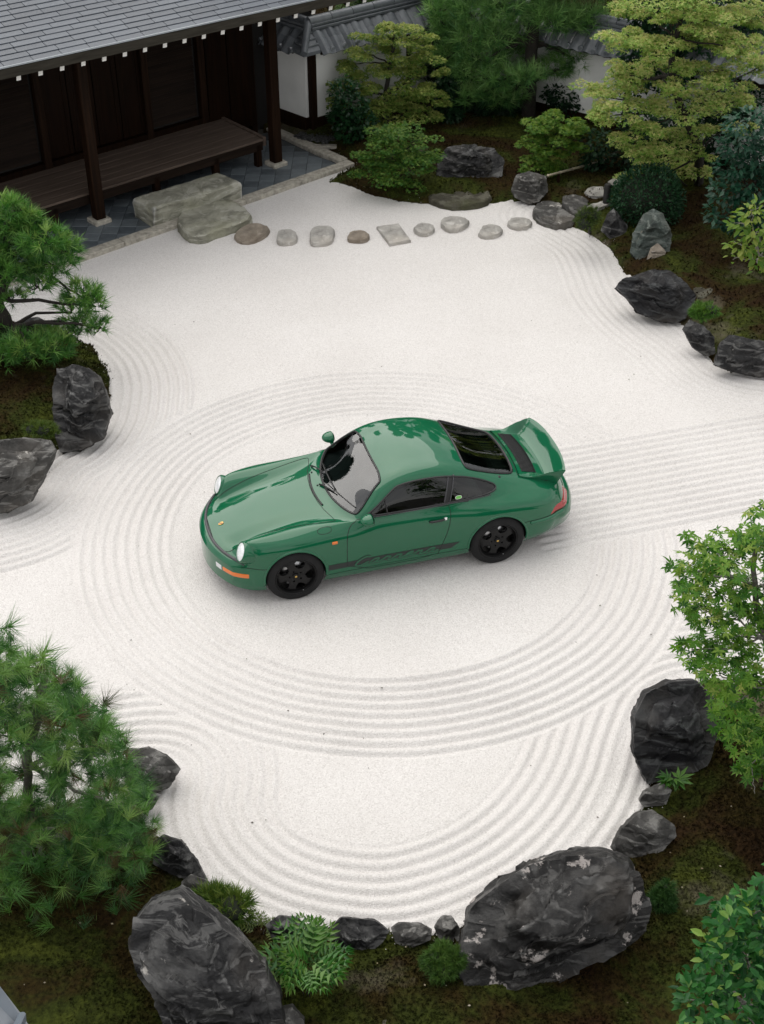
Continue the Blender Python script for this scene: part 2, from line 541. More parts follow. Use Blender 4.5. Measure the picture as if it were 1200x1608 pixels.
    idx = np.arange(M_ * N_).reshape(M_, N_)
    F = np.stack([idx[:-1, :-1], idx[:-1, 1:], idx[1:, 1:], idx[1:, :-1]], -1).reshape(-1, 4)
    # nose and tail caps
    def cap(col, bow_v, s_v, push):
        nonlocal V, F
        Q = 28
        base = len(V)
        rowsv = []
        half = m
        for k in range(half):
            y0_, z0_ = full_y[k, col], full_z[k, col]
            ys = np.linspace(y0_, -y0_, Q + 1)
            kk = k / (half - 1)
            rowsv.append(np.stack([2.0 - (s_v + bow_v * W(ys)) , ys, np.full(Q + 1, z0_)], -1))
        G = np.array(rowsv)
        gi = base + np.arange(half * (Q + 1)).reshape(half, Q + 1)
        V = np.concatenate([V, G.reshape(-1, 3)], 0)
        fr = np.stack([gi[:-1, :-1], gi[1:, :-1], gi[1:, 1:], gi[:-1, 1:]], -1).reshape(-1, 4)
        if push < 0: fr = fr[:, ::-1]
        F = np.concatenate([F, fr], 0)
    cap(0, bow[0], S[0] + .035, 1)
    cap(N_ - 1, bow[-1], S[-1], -1)
    # normals of the whole skin; welded at the caps by position
    def vnormals(V, F):
        n_ = np.zeros_like(V)
        a, b_, c_, d_ = V[F[:, 0]], V[F[:, 1]], V[F[:, 2]], V[F[:, 3]]
        fn = np.cross(c_ - a, d_ - b_)
        for k in range(4):
            np.add.at(n_, F[:, k], fn)
        key = np.round(V * 2000).astype(np.int64)
        _, inv = np.unique(key, axis=0, return_inverse=True)
        inv = inv.ravel()
        acc = np.zeros((inv.max() + 1, 3))
        np.add.at(acc, inv, n_)
        n_ = acc[inv]
        return n_ / np.maximum(np.linalg.norm(n_, axis=1, keepdims=True), 1e-12)
    NV = vnormals(V, F)
    cen = V[F].mean(1)
    # make normals point outwards (up on the roof)
    top = np.argmax(cen[:, 2])
    if NV[F[top, 0]][2] < 0:
        F = F[:, ::-1]; NV = -NV
    bvh = BVHTree.FromPolygons([tuple(v) for v in V], [tuple(int(i) for i in q) for q in F])
    def side(s, z, sg=1, off=0.0):
        h = bvh.ray_cast(Vector((2.0 - s, 2.0 * sg, z)), Vector((0, -sg, 0)))
        p = h[0] if h[0] else Vector((2.0 - s, .8 * sg, z))
        nn = h[1] if h[0] else Vector((0, sg, 0))
        if nn.y * sg < 0: nn = -nn
        return p + nn * off
    def topd(s, y, off=0.0):
        h = bvh.ray_cast(Vector((2.0 - s, y, 3.0)), Vector((0, 0, -1)))
        p = h[0] if h[0] else Vector((2.0 - s, y, .5))
        nn = h[1] if h[0] else Vector((0, 0, 1))
        if nn.z < 0: nn = -nn
        return p + nn * off
    def front(y, z, off=0.0, sg=1):
        h = bvh.ray_cast(Vector((4.0 * sg, y, z)), Vector((-sg, 0, 0)))
        p = h[0] if h[0] else Vector((2.0 * sg, y, z))
        nn = h[1] if h[0] else Vector((sg, 0, 0))
        if nn.x * sg < 0: nn = -nn
        return p + nn * off
    def dens(poly, step=.02, closed=True, it=0):
        q = rounded(poly, it, closed) if it else poly
        return [(p.x, p.y) for p in resample([(a[0], a[1], 0) for a in q], step, closed)]

    s_c, y_c, z_c = 2.0 - cen[:, 0], cen[:, 1], cen[:, 2]
    ay = np.abs(y_c)
    # outlines
    WS = dens([(-.610,.868),(-.30,.860),(0,.858),(.30,.860),(.610,.868),(.640,.892),(.525,1.125),(.490,1.166),(.25,1.184),(0,1.188),(-.25,1.184),(-.490,1.166),(-.525,1.125),(-.640,.892)], .02, it=2)     # (y,z)
    SW = dens([(1.70,.884),(1.77,.925),(2.02,1.115),(2.10,1.148),(2.30,1.166),(2.55,1.154),(2.76,1.112),(2.96,1.040),(3.13,.960),(3.185,.922),(3.165,.893),(3.05,.880),(2.7,.877),(2.2,.880)], .02, it=1)  # (s,z)
    RW = dens([(2.865,.46),(2.87,.22),(2.875,0),(2.87,-.22),(2.865,-.46),(2.91,-.50),(3.38,-.445),(3.46,-.40),(3.485,-.22),(3.49,0),(3.485,.22),(3.46,.40),(3.38,.445),(2.91,.50)], .02, it=2)  # (s,y)
    DR = dens([(1.56,.835),(1.49,.77),(1.465,.64),(1.46,.24),(2.47,.24),(2.53,.40),(2.60,.60),(2.63,.78),(2.61,.872),(1.72,.872)], .03, it=1)
    HD = dens([(.135,.0),(.14,.30),(.195,.46),(.45,.485),(.9,.535),(1.2,.59),(1.38,.62),(1.395,.58),(1.30,.30),(1.27,0),(1.30,-.30),(1.395,-.58),(1.38,-.62),(1.2,-.59),(.9,-.535),(.45,-.485),(.195,-.46),(.14,-.30)], .03, it=1)
    LID = [(3.535,.0),(3.53,.25),(3.505,.43),(3.56,.475),(3.85,.49),(3.98,.45),(4.0,0),(3.98,-.45),(3.85,-.49),(3.56,-.475),(3.505,-.43),(3.53,-.25)]
    FB = .90; RB = 3.17
    ws = inside(WS, y_c, z_c) & (s_c < 2.2) & (s_c > 1.2) & (z_c > .845)
    sw = inside(SW, s_c, z_c) & (ay > .45) & ~ws
    rw = inside(RW, s_c, y_c) & (z_c > .75) & (s_c > 2.7)
    arch = ((np.hypot(s_c - FB, z_c - .315) < .338) | (np.hypot(s_c - RB, z_c - .318) < .342)) & (ay > .5)
    door = inside(DR, s_c, z_c) & (ay > .6)
    hood = inside(HD, s_c, y_c) & (z_c > .5)
    lid = inside(LID, s_c, y_c) & (z_c > .6)
    fbump = (z_c < .475 + .05 * smoothstep(.25, .0, s_c) ) & (s_c < .90) & ~arch
    rbump = (z_c < .515) & (s_c > 3.3) & ~arch
    def sub(name, mask, mat, parent=car, flip=None):
        Fm = F[mask]
        u, inv = np.unique(Fm, return_inverse=True)
        return mesh_np(name, V[u], inv.reshape(Fm.shape), mat, parent, True, NV[u])
    used = ws | sw | rw | arch
    taken = used.copy()
    def take(mask):
        nonlocal taken
        k = mask & ~taken
        taken = taken | k
        return k
    hood_o = sub('hood', take(hood), paint)
    dl = sub('door', take(door & (y_c > 0)), paint)
    dr = sub('door', take(door & (y_c < 0)), paint)
    lid_o = sub('engine_lid', take(lid), paint)
    fb_o = sub('front_bumper', take(fbump), paint)
    rb_o = sub('rear_bumper', take(rbump), paint)
    body = sub('body', ~taken, paint)
    wsg = sub('windscreen', ws, g_front)
    rwg = sub('rear_window', rw, g_rear)
    BP = 2.635                                            # the pillar between door window and quarter window
    for sg in (1, -1):
        mk = sw & (y_c * sg > 0)
        sub('door_window', mk & (s_c - BP + .04 - (z_c - .876) * .30 < -.033), g_side)
        q_ = sub('quarter_window', mk & (s_c - BP + .04 - (z_c - .876) * .30 > .033), g_side)
        pil = mk & (np.abs(s_c - BP + .04 - (z_c - .876) * .30) <= .033)
        if pil.any(): sub('window_pillar', pil, rubber)
    # ---- seals
    MB().tube([front(a, b_, .004) if True else None for a, b_ in WS], .0115, 8, closed=True).build('windscreen_seal', rubber, wsg, True)
    MB().tube([topd(a, b_, .003) for a, b_ in RW], .013, 8, closed=True).build('rear_window_seal', rubber, rwg, True)
    for sg in (1, -1):
        MB().tube([side(a, b_, sg, .003) for a, b_ in SW], .010, 8, closed=True).build('side_window_seal', rubber, car, True)
        MB().tube([side(1.93 - (z - .9) * .10, z, sg, .004) for z in np.linspace(.885, 1.045 , 8)], .008, 6).build('vent_window_bar', rubber, car, True)
        for ds in (-.032, .032):
            MB().tube([side(BP - .04 + ds + (z - .876) * .30, z, sg, .004) for z in np.linspace(.878, 1.138, 10)], .0075, 6).build('window_pillar_trim', strip_m, car, True)
        # bright lower moulding
        MB().tube([side(s, .868, sg, .006) for s in np.linspace(1.72, 3.1, 40)], .006, 6).build('window_moulding', strip_m, car, True)
    # ---- shut lines
    def lines(paths, name='shut_line', parent=car, r=.0032):
        mb = MB()
        for p in paths: mb.tube(p, r, 5)
        return mb.build(name, gapm, parent, True)
    for sg, d_ in ((1, dl), (-1, dr)):
        pth = [q for q in DR if q[1] < .864]
        # start after the sill corner so the path stays in one piece
        k = max(range(len(DR)), key=lambda i: -abs(DR[i][1] - .86) if DR[i][0] < 1.75 else -9)
        ring = [DR[(k + i) % len(DR)] for i in range(len(DR))]
        ring = [q for q in ring if q[1] < .864]
        cut = [i for i in range(len(ring) - 1) if math.dist(ring[i], ring[i + 1]) > .2]
        if cut: ring = ring[cut[0] + 1:] + ring[:cut[0] + 1]
        lines([[side(a, b_, sg, .0006) for a, b_ in ring]], 'door_shut_line', d_)
        lines([[side(s, .262 + .012 * (s - 1.4), sg, .0006) for s in np.linspace(1.26, 2.86, 50)]], 'sill_line', car, .0025)
        # front bumper seam running to the wheel arch
        lines([[side(s, .478, sg, .0006) for s in np.linspace(.34, .60, 16)]], 'bumper_seam', fb_o)
        lines([[side(s, .517, sg, .0006) for s in np.linspace(3.47, 4.02, 24)]], 'bumper_seam', rb_o)
    lines([[topd(a, b_, .0006) for a, b_ in HD + HD[:1]]], 'hood_shut_line', hood_o)
    lines([[topd(a, b_, .0006) for a, b_ in dens(LID[:5], .03, False)], [topd(a, -b_, .0006) for a, b_ in dens(LID[:5], .03, False)]], 'lid_shut_line', lid_o)
    fl = dens([(1.17,.705),(1.17,.765),(1.32,.765),(1.32,.705)], .015, it=2)
    lines([[topd(a, b_ - .03, .0008) for a, b_ in fl + fl[:1]]], 'fuel_flap_line', car, .0026)
    # black cowl vent at the back of the hood
    vt = MB()
    pts_a = [topd(1.292 + .10 * (abs(y) / .5) ** 2, y, .003) for y in np.linspace(-.30, .30, 25)]
    vt.tube(pts_a, .011, 6).build('cowl_vent', rubber, car, True)
    # rubber strip across the nose, between hood and bumper, wrapping round below the headlights
    ring = []
    for y in np.linspace(-.690, .690, 90):
        u = abs(y) / .735
        s = .115 + .30 * u ** 2.4
        ring.append(topd(s, y * .995, .004))
    strip = MB().tube(ring, [.016 * min(1, .25 + i / 8, .25 + (89 - i) / 8) for i in range(90)], 8).build('bumper_strip', strip_m, fb_o, True)
    # ---- wheel arch lips
    for sg in (1, -1):
        for cs, cz, rr in ((FB, .315, .338), (RB, .318, .342)):
            pts = []
            for a in np.linspace(R(-8), R(188), 70):
                pts.append(side(cs + rr * math.cos(a), cz + rr * math.sin(a), sg, -.004))
            MB().tube(pts, .014, 8).build('wheel_arch_lip', paint, body, True)
            Vw, Fw = [], []
            an = np.linspace(R(-12), R(192), 40)
            for yy in (0.0, -.34):
                for a in an: Vw.append((2.0 - cs - (rr + .006) * math.cos(a), sg * (.785 + yy), cz + (rr + .006) * math.sin(a)))
            Vw.append((2.0 - cs, sg * .445, cz))
            for k in range(39):
                Fw.append((k, k + 1, 41 + k, 40 + k)); Fw.append((40 + k, 41 + k, 80))
            mesh_np('wheel_well', Vw, Fw, under, car)
    # floor pan
    mb = MB()
    ss = np.linspace(.30, 4.0, 24)
    for sgi in range(len(ss) - 1):
        a, c_ = ss[sgi], ss[sgi + 1]
        ya, yc = float(pchip(K['y0'], [a])[0]) - .0, float(pchip(K['y0'], [c_])[0])
        za, zc = float(pchip(K['z0'], [a])[0]) + .004, float(pchip(K['z0'], [c_])[0]) + .004
        ba, bc = float(pchip(K['bow'], [a])[0]) * float(W(ya)), float(pchip(K['bow'], [c_])[0]) * float(W(yc))
        # leave the wheels free
        for (cs, rr) in ((FB, .35), (RB, .35)):
            if abs(a - cs) < rr: ya = min(ya, .50)
            if abs(c_ - cs) < rr: yc = min(yc, .50)
        mb.add([(2 - a - ba, ya, za), (2 - a - ba, -ya, za), (2 - c_ - bc, -yc, zc), (2 - c_ - bc, yc, zc)], [(0, 1, 2, 3)])
    mb.build('floor_pan', under, car)
    # ---- wheels
    def wheel(cs, sg, yo, rt=.318, w=.21):
        we = bpy.data.objects.new('wheel', None)
        we.empty_display_size = .2
        we.matrix_local = Matrix.Translation((2.0 - cs, sg * yo, rt - .008)) @ Matrix.Rotation(-sg * PI / 2, 4, 'X')   # local +Z faces outwards
        put(we, car)
        t = MB()
        t.lathe([(.222, -.012), (.232, .004), (.255, .006), (.285, .000), (.303, -.012), (.312, -.028), (rt, -.05), (rt, -w + .03), (.305, -w), (.225, -w)], None, 72)
        for g_ in (-.075, -.105, -.135): t.lathe([(rt + .0006, g_ - .004), (rt + .0006, g_ + .004)], None, 72)
        t.build('tyre', tyre_m, we, True, angle=50)
        rim = MB()
        rim.lathe([(.226, -.02), (.228, -.004), (.222, .002), (.214, -.002), (.210, -.016), (.203, -.03), (.198, -.10), (.198, -w + .02)], None, 72)
        ro = rim.build('rim', wheelm, we, True, angle=40)
        # five-spoke disc with rounded windows
        nth, nr = 200, 26
        rr = np.linspace(.030, .204, nr)
        th = np.linspace(0, 2 * PI, nth, endpoint=False)
        def h(r, a):
            f = (a * 5 / (2 * PI)) % 1.0
            sp = 0.5 + 0.5 * np.cos((f - .0) * 2 * PI)
            return -.030 + .018 * np.sin(np.clip((r - .03) / .17, 0, 1) * PI * .85) * (0.55 + .45 * sp) - .012 * np.clip((r - .165) / .04, 0, 1)
        Vd, Fd = [], []
        for i in range(nr):
            for k in range(nth):
                Vd.append((rr[i] * math.cos(th[k]), rr[i] * math.sin(th[k]), float(h(rr[i], th[k]))))
        def hole(r, a):
            f = ((a * 5 / (2 * PI)) % 1.0) - .5
            ang = f * 2 * PI / 5
            x, y = r * math.cos(ang) - .148, r * math.sin(ang)
            k = 1.0 + (r - .148) * 6
            if (x / .046) ** 2 + (y / (.052 * k)) ** 2 < 1: return True
            # lug hole
            x2, y2 = r * math.cos(ang + 0) - .0, 0
            f0 = ((a * 5 / (2 * PI) + .0) % 1.0); f0 = f0 - 1 if f0 > .5 else f0
            an = f0 * 2 * PI / 5
            return (r * math.cos(an) - .066) ** 2 + (r * math.sin(an)) ** 2 < .0105 ** 2
        keep = {}
        for i in range(nr - 1):
            for k in range(nth):
                rc, ac = (rr[i] + rr[i + 1]) / 2, th[k] + PI / nth
                if not hole(rc, ac):
                    keep[(i, k)] = 1
        nV = len(Vd)
        Vd += [(x, y, z - .028) for x, y, z in Vd]
        for (i, k) in keep:
            k2 = (k + 1) % nth
            a0, a1, b1, b0 = i * nth + k, (i + 1) * nth + k, (i + 1) * nth + k2, i * nth + k2
            Fd.append((a0, a1, b1, b0))
            for (ni, nk, e) in ((i - 1, k, (b0, a0)), (i + 1, k, (a1, b1)), (i, (k - 1) % nth, (a0, a1)), (i, k2, (b1, b0))):
                if (ni, nk) not in keep:
                    Fd.append((e[1], e[0], e[0] + nV, e[1] + nV))
        so = mesh_np('spokes', Vd, Fd, wheelm, we, True)
        so.data.set_sharp_from_angle(angle=R(45))
        MB().lathe([(.0, -.010), (.018, -.011), (.0275, -.016), (.031, -.030)], None, 24).build('centre_cap', wheelm, we, True)
        MB().lathe([(0, -.008), (.011, -.0085), (.0135, -.0105)], None, 16).build('centre_crest', goldm, we, True)
        MB().lathe([(.06, -.085), (.150, -.085), (.152, -.09), (.152, -.11), (.06, -.11)], None, 40).build('brake_disc', steel, we, True)
        cal = MB()
        for a0 in (R(62),) :
            pts = [(.118 * math.cos(a), .118 * math.sin(a), -.066) for a in np.linspace(a0 - .35, a0 + .35, 7)]
            cal.tube(pts, .027, 8)
        cal.build('brake_caliper', simple('caliper_grey', (.10, .10, .10), .45, metal=.5), we, True)
        MB().tube([(.205 * math.cos(a), .205 * math.sin(a), -.006) for a in (1.9, 1.95)], .004, 6).build('valve', steel, we, True)
    for sg in (1, -1):
        wheel(FB, sg, .800)
        wheel(RB, sg, .820, w=.25)
    # ---- headlights
    for sg in (1, -1):
        he = bpy.data.objects.new('headlight', None); he.empty_display_size = .1
        fwd = Vector((math.cos(R(24)), sg * .05, math.sin(R(24)))).normalized()
        q = fwd.to_track_quat('Z', 'Y').to_matrix().to_4x4()
        q.translation = Vector((2.0 - .366, sg * .628, .642))
        he.matrix_local = q
        put(he, car)
        MB().lathe([(.104, .016), (.111, .013), (.1165, .002), (.119, -.03), (.117, -.10), (.105, -.22), (.08, -.36)], None, 40).build('headlight_bucket', paint, he, True)
        MB().lathe([(.098, .014), (.103, .019), (.108, .016), (.109, .006)], None, 40).build('headlight_ring', paint, he, True)
        MB().lathe([(0, .034), (.04, .032), (.075, .025), (.097, .013)], None, 40).build('headlight_lens', frosted, he, True)
        MB().lathe([(0, -.045), (.035, -.04), (.07, -.018), (.099, .008)], None, 40).build('reflector', simple('bright_reflector', (.80, .80, .80), .3, metal=.25), he, True)
        MB().lathe([(0, -.002), (.014, -.004), (.016, -.04)], None, 16).build('bulb', clear, he, True)
    # ---- front corner lamps, fog lamps
    for sg in (1, -1):
        def corner(name, ya, yb, za, zb, mat, off=.006):
            Vc, Fc = [], []
            nu, nv = 16, 6
            for iv in range(nv + 1):
                for iu in range(nu + 1):
                    u, v = iu / nu, iv / nv
                    y = ya + (yb - ya) * u; z = za + (zb - za) * v
                    # beyond the cap's edge, carry on round the side
                    edge = min(u, 1 - u, v * .6, (1 - v) * .6)
                    o_ = off * min(1, edge * 12) - .002
                    if y <= .60: p = front(sg * y, z, o_)
                    else:
                        s = .235 + (y - .60) * 1.35
                        p = side(s, z, sg, o_)
                    Vc.append(p)
            for iv in range(nv):
                for iu in range(nu):
                    a = iv * (nu + 1) + iu
                    Fc.append((a, a + 1, a + nu + 2, a + nu + 1))
            return mesh_np(name, Vc, Fc, mat, fb_o, True)
        corner('indicator', .50, .735, .345, .405, amber)
        corner('fog_lamp', .40, .492, .335, .405, clear)
        # side repeater
        mb = MB()
        c_ = side(1.335, .668, sg, .004)
        mb.box(c_, (.062, .014, .036), bev=.006)
        mb.build('side_repeater', amber, car)
        # tail lamp at the rear corner
        Vc, Fc = [], []
        nu, nv = 20, 6
        for iv in range(nv + 1):
            for iu in range(nu + 1):
                u, v = iu / nu, iv / nv
                edge = min(u, 1 - u, v * .7, (1 - v) * .7)
                o_ = .007 * min(1, edge * 12) - .001
                z = .520 + (.590 - .520) * v
                if u < .5:
                    s = 3.77 + .23 * (u / .5) + .10 * v * (1 - u / .5)
                    p = side(s, z, sg, o_)
                else:
                    p = front(sg * (.665 - .6 * (u - .5)), z, o_, -1)
                Vc.append(p)
        for iv in range(nv):
            for iu in range(nu):
                a = iv * (nu + 1) + iu
                Fc.append((a, a + 1, a + nu + 2, a + nu + 1))
        mesh_np('tail_lamp', Vc, Fc, red, car, True)
        # bumper overrider lip at the rear quarter
        MB().tube([side(s, .492, sg, .002) for s in np.linspace(3.53, 3.98, 30)], [.004] + [.023] * 28 + [.008], 8).build('rear_bumper_pad', paint, rb_o, True)
        # door handle
        d_ = dl if sg == 1 else dr
        hb = [side(s, .722 + .02 * (s - 2.45), sg, .020 * math.sin(PI * min(1, max(0, (s - 2.38) / .17))) ** .4 + .006) for s in np.linspace(2.38, 2.55, 12)]
        MB().tube(hb, [.008] + [.0125] * 10 + [.012], 8).build('door_handle', rubber, d_, True)
        MB().box(side(2.565, .725, sg, .004), (.035, .012, .034), bev=.005).build('door_lock', chrome, d_)
        # mirror
        mi = MB()
        base = side(1.74, .865, sg, .0)
        cm = Vector((base.x + .02, sg * .818, .912))
        nu, nv = 20, 14
        Vm, Fm = [], []
        for iv in range(nv + 1):
            ph = -PI / 2 + PI * iv / nv
            for iu in range(nu):
                a = 2 * PI * iu / nu
                x = math.cos(ph) * math.cos(a); y = math.cos(ph) * math.sin(a); z = math.sin(ph)
                x = (x * .115 if x > 0 else x * .022)
                Vm.append(cm + Vector((x, y * .085, z * .062)))
        for iv in range(nv):
            for iu in range(nu):
                Fm.append((iv * nu + iu, iv * nu + (iu + 1) % nu, (iv + 1) * nu + (iu + 1) % nu, (iv + 1) * nu + iu))
        mo = mesh_np('door_mirror', Vm, Fm, paint, d_, True)
        MB().tube([base + Vector((.015, -sg * .02, -.012)), base + Vector((.03, sg * .03, .0)), cm + Vector((.02, -sg * .03, -.03))], [.030, .024, .02], 10).build('mirror_arm', paint, mo, True)
        ml = MB()
        ml.lathe([(0, 0), (.9, 0), (1, -.05)], Matrix.Translation(cm + Vector((-.0215, 0, 0))) @ Matrix.Rotation(-PI / 2, 4, 'Y') @ Matrix.Diagonal((.052, .075, .02, 1)), 24)
        ml.build('mirror_glass', chrome, mo, True)
    # ---- hood crest, washer jets
    cp = topd(.262, 0, .003)
    nrm = (topd(.28, 0) - topd(.25, 0)).normalized()
    up = Vector((0, 1, 0)).cross(nrm) ; up = up if up.z > 0 else -up
    sh = [(-.020, .027), (0, .031), (.020, .027), (.0225, .0), (.017, -.020), (0, -.034), (-.017, -.020), (-.0225, .0)]
    Mc = Matrix((Vector((0, 1, 0)), nrm, up)).transposed().to_4x4(); Mc.translation = cp
    MB().prism(rounded(sh, 1), 0, .004, .0015, Mc).build('hood_crest', goldm, hood_o)
    q = MB()
    for (x0, x1, y0_, y1_) in ((.002, .017, .004, .021), (-.017, -.002, -.021, -.004)):
        q.prism([(x0, y0_), (x1, y0_), (x1, y1_), (x0, y1_)], .004, .0048, 0, Mc)
    q.build('crest_red_bands', red, hood_o)
    MB().prism([(-.006, -.008), (.006, -.008), (.006, .008), (-.006, .008)], .004, .0052, 0, Mc).build('crest_shield', rubber, hood_o)
    for y in (-.22, .05, ):
        MB().lathe([(.011, 0), (.009, .008), (0, .010)], Matrix.Translation(topd(1.36, y - .1, 0)), 12).build('washer_jet', rubber, car, True)
    # ---- wipers lying along the base of the windscreen
    for ya, yb, zb in ((.02, .40, .905), (-.38, .02, .895)):
        root = topd(1.385, ya - .06, .012)
        tip = front(yb + .10, zb, .022)
        mid = front((ya + yb) / 2 + .02, (zb + .868) / 2 + .006, .032)
        w_ = MB().tube([root, root.lerp(mid, .35) + Vector((0, 0, .014)), mid], [.011, .008, .006], 8).build('wiper_arm', rubber, car, True)
        bl = [front(ya - .06 + (yb + .16 - ya + .06) * t, (.872 + (zb - .862) * t) + .012 * math.sin(PI * t), .014) for t in np.linspace(.12, 1, 14)]
        MB().tube(bl, .0065, 6).build('wiper_blade', rubber, w_, True)
    # ---- side stripe with the script
    def flat(poly, z0=0): pass
    def ribbon(path, w, sg, off, mb):
        """flat band along a (s,z) polyline lying on the door skin"""
        q = [Vector((a, b_, 0)) for a, b_ in path]
        L, Rr = [], []
        for i, p in enumerate(q):
            t = (q[min(i + 1, len(q) - 1)] - q[max(i - 1, 0)]).normalized()
            nn = Vector((-t.y, t.x, 0))
            ww = w[i] if hasattr(w, '__len__') else w
            L.append(p + nn * ww / 2); Rr.append(p - nn * ww / 2)
        Vv = [side(p.x, p.y, sg, off) for p in L] + [side(p.x, p.y, sg, off) for p in Rr]
        n_ = len(q)
        mb.add(Vv, [(i, i + 1, n_ + i + 1, n_ + i) for i in range(n_ - 1)])
    letters = {                                            # strokes in a unit box, x right, y up
        'C': ([[(.86,.86),(.74,1.0),(.55,1.04),(.30,.92),(.12,.66),(.06,.36),(.16,.10),(.40,-.02),(.64,.04),(.86,.2),(1.0,.36)]], .95),
        'a': ([[(.62,.50),(.46,.62),(.24,.54),(.10,.30),(.14,.06),(.32,.00),(.50,.16),(.62,.52)],[(.62,.52),(.56,.20),(.62,.02),(.80,.06),(.98,.28)]], .82),
        'r': ([[(.0,.24),(.18,.56),(.24,.66),(.22,.50),(.40,.54),(.52,.50),(.46,.22),(.50,.03),(.64,.02),(.82,.24)]], .70),
        'e': ([[(.0,.18),(.26,.28),(.50,.42),(.50,.58),(.34,.64),(.16,.48),(.10,.22),(.24,.02),(.46,.02),(.72,.24)]], .62),
    }
    s0, s1 = 1.52, 2.46
    word = 'Carrera'
    tot = sum(letters[c][1] for c in word)
    kx = (s1 - s0) / tot
    for sg in (1, -1):
        zb = lambda s: .325 + .004 * (s - 1.4)
        st = MB()
        hh = .072
        def band(sa, sb, slant_a=0, slant_b=0, mb=st, off=.0022):
            n_ = 24
            Vv = []
            for lev in (0, .5, 1):
                for i in range(n_ + 1):
                    s = sa + slant_a * lev + (sb + slant_b * lev - sa - slant_a * lev) * i / n_
                    Vv.append(side(s, zb(s) + hh * lev, sg, off))
            Ff = []
            for lv in range(2):
                for i in range(n_):
                    a = lv * (n_ + 1) + i
                    Ff.append((a, a + 1, a + n_ + 2, a + n_ + 1))
            mb.add(Vv, Ff)
        band(1.255, 2.50, 0, 0)
        band(2.50, 2.63, 0, .10)
        st.build('side_stripe', decal, car)
        dk, gr = MB(), MB()
        x = 0.0
        order = word if sg == 1 else word
        for c in order:
            strokes, adv = letters[c]
            for stv in strokes:
                pts = rounded([(a, b_) for a, b_ in stv], 2, False)
                path = []
                for a, b_ in pts:
                    lx = (x + a * .86) * kx
                    s = s0 + lx + b_ * .085 * .9 if sg == 1 else s1 + .06 - lx - b_ * .085 * .9
                    path.append((s, zb(s0 + lx if sg == 1 else s1 - lx) - .012 + b_ * .105))
                ribbon(path, .034, sg, .0030, dk)
                ribbon(path, .0185, sg, .0042, gr)
            x += adv
        dk.build('stripe_script_outline', decal, car)
        gr.build('stripe_script', paint, car)
        # stickers in the quarter window
    def patch(sa, sb, za, zb_, mat, name, off):
        pl = rounded([(sa, za), (sb, za), (sb, zb_), (sa, zb_)], 2)
        ctr = side((sa + sb) / 2, (za + zb_) / 2, 1, off)
        Vv = [side(a, b_, 1, off) for a, b_ in pl] + [ctr]
        mesh_np(name, Vv, [(i, (i + 1) % len(pl), len(pl)) for i in range(len(pl))], mat, car, False)
    patch(2.695, 2.77, .895, .935, white, 'window_sticker', .003)
    patch(2.70, 2.765, .899, .931, sticker_g, 'window_sticker', .0042)
    # ---- ducktail with grille
    nu, nv = 61, 48
    def base_z(s): return float(topd(min(s, 4.04), 0.0).z)
    Vt = np.zeros((nv + 1, nu, 3))
    U = np.linspace(-1, 1, nu)
    for iv in range(nv + 1):
        v = iv / nv
        for iu, u in enumerate(U):
            yo = .470 + .080 * v
            rc = 1 - .30 * smoothstep(.72, 1.0, v) * abs(u) ** 6 * 0
            y = u * yo
            sE = 4.085 - .065 * abs(u) ** 2.6               # the rear edge, bowed
            s = 3.545 + (sE - 3.545) * v - .03 * (1 - v) * abs(u) ** 2
            zb_ = float(topd(min(s, 3.90), y * .93).z) + .012 - max(0, s - 3.90) * .22
            hr = .205 * smoothstep(.05, 1.0, v) ** 1.3
            inner = max(min(1, max(0, (abs(u) - .84) / .15)) * .96, min(1, max(0, (v - .60) / .385)))
            dip = .0
            Vt[iv, iu] = (2.0 - s, y, zb_ + hr * inner - dip)
    vi = np.arange((nv + 1) * nu).reshape(nv + 1, nu)
    Ft = [tuple(q) for q in np.stack([vi[:-1, :-1], vi[:-1, 1:], vi[1:, 1:], vi[1:, :-1]], -1).reshape(-1, 4)]
    Vl = [tuple(p) for p in Vt.reshape(-1, 3)]
    # outer skin: from the rim down to the body
    loop = [int(vi[iv, 0]) for iv in range(nv + 1)] + [int(vi[nv, iu]) for iu in range(1, nu)] + [int(vi[iv, nu - 1]) for iv in range(nv - 1, -1, -1)]
    prev = loop
    for lev in (.03, .4, .75, 1.0):
        cur = []
        for gi in loop:
            x, y, z = Vl[gi]
            s = 2.0 - x
            back = max(0.0, (s - 3.80) / .27)
            yi = y * (1 - .10 * lev * min(1, max(0, (s - 3.6) / .3)))
            si = s - (.10 * back) * lev ** .8
            zz0 = float(topd(min(si, 4.02), yi * .98).z) - .03
            k = max(lev, 0)
            cur.append(len(Vl))
            if lev == .03:
                Vl.append((2 - s - .004 * back, y * 1.008, z - .012))
            else:
                Vl.append((2 - si, yi, z + (zz0 - z) * k))
        Ft += [(prev[i], cur[i], cur[i + 1], prev[i + 1]) for i in range(len(loop) - 1)]
        prev = cur
    tail = mesh_np('ducktail', Vl, Ft, paint, lid_o, True)
    tail.data.set_sharp_from_angle(angle=R(50))
    # grille
    mb = MB()
    ga, gb = 3.595, 3.765
    def gz(s, y): 
        return float(topd(s, y * .93).z) + .0135
    for i in range(34):
        y = -.385 + .77 * i / 33
        sa = ga - .02 * (abs(y) / .4) ** 2; sb = gb - .03 * (abs(y) / .4) ** 2
        mb.tube([(2 - s, y, gz(s, y) + .004) for s in np.linspace(sa, sb, 6)], .0056, 5)
    mb.build('engine_grille', simple('grille_black', (.016, .017, .017), .45), tail, True)
    Vg = []
    for s_ in (0, 1):
        for y in np.linspace(-.392, .392, 24):
            s = (ga - .006 - .02 * (abs(y) / .4) ** 2) if not s_ else (gb + .006 - .03 * (abs(y) / .4) ** 2)
            Vg.append((2 - s, y, gz(s, y) + .0012))
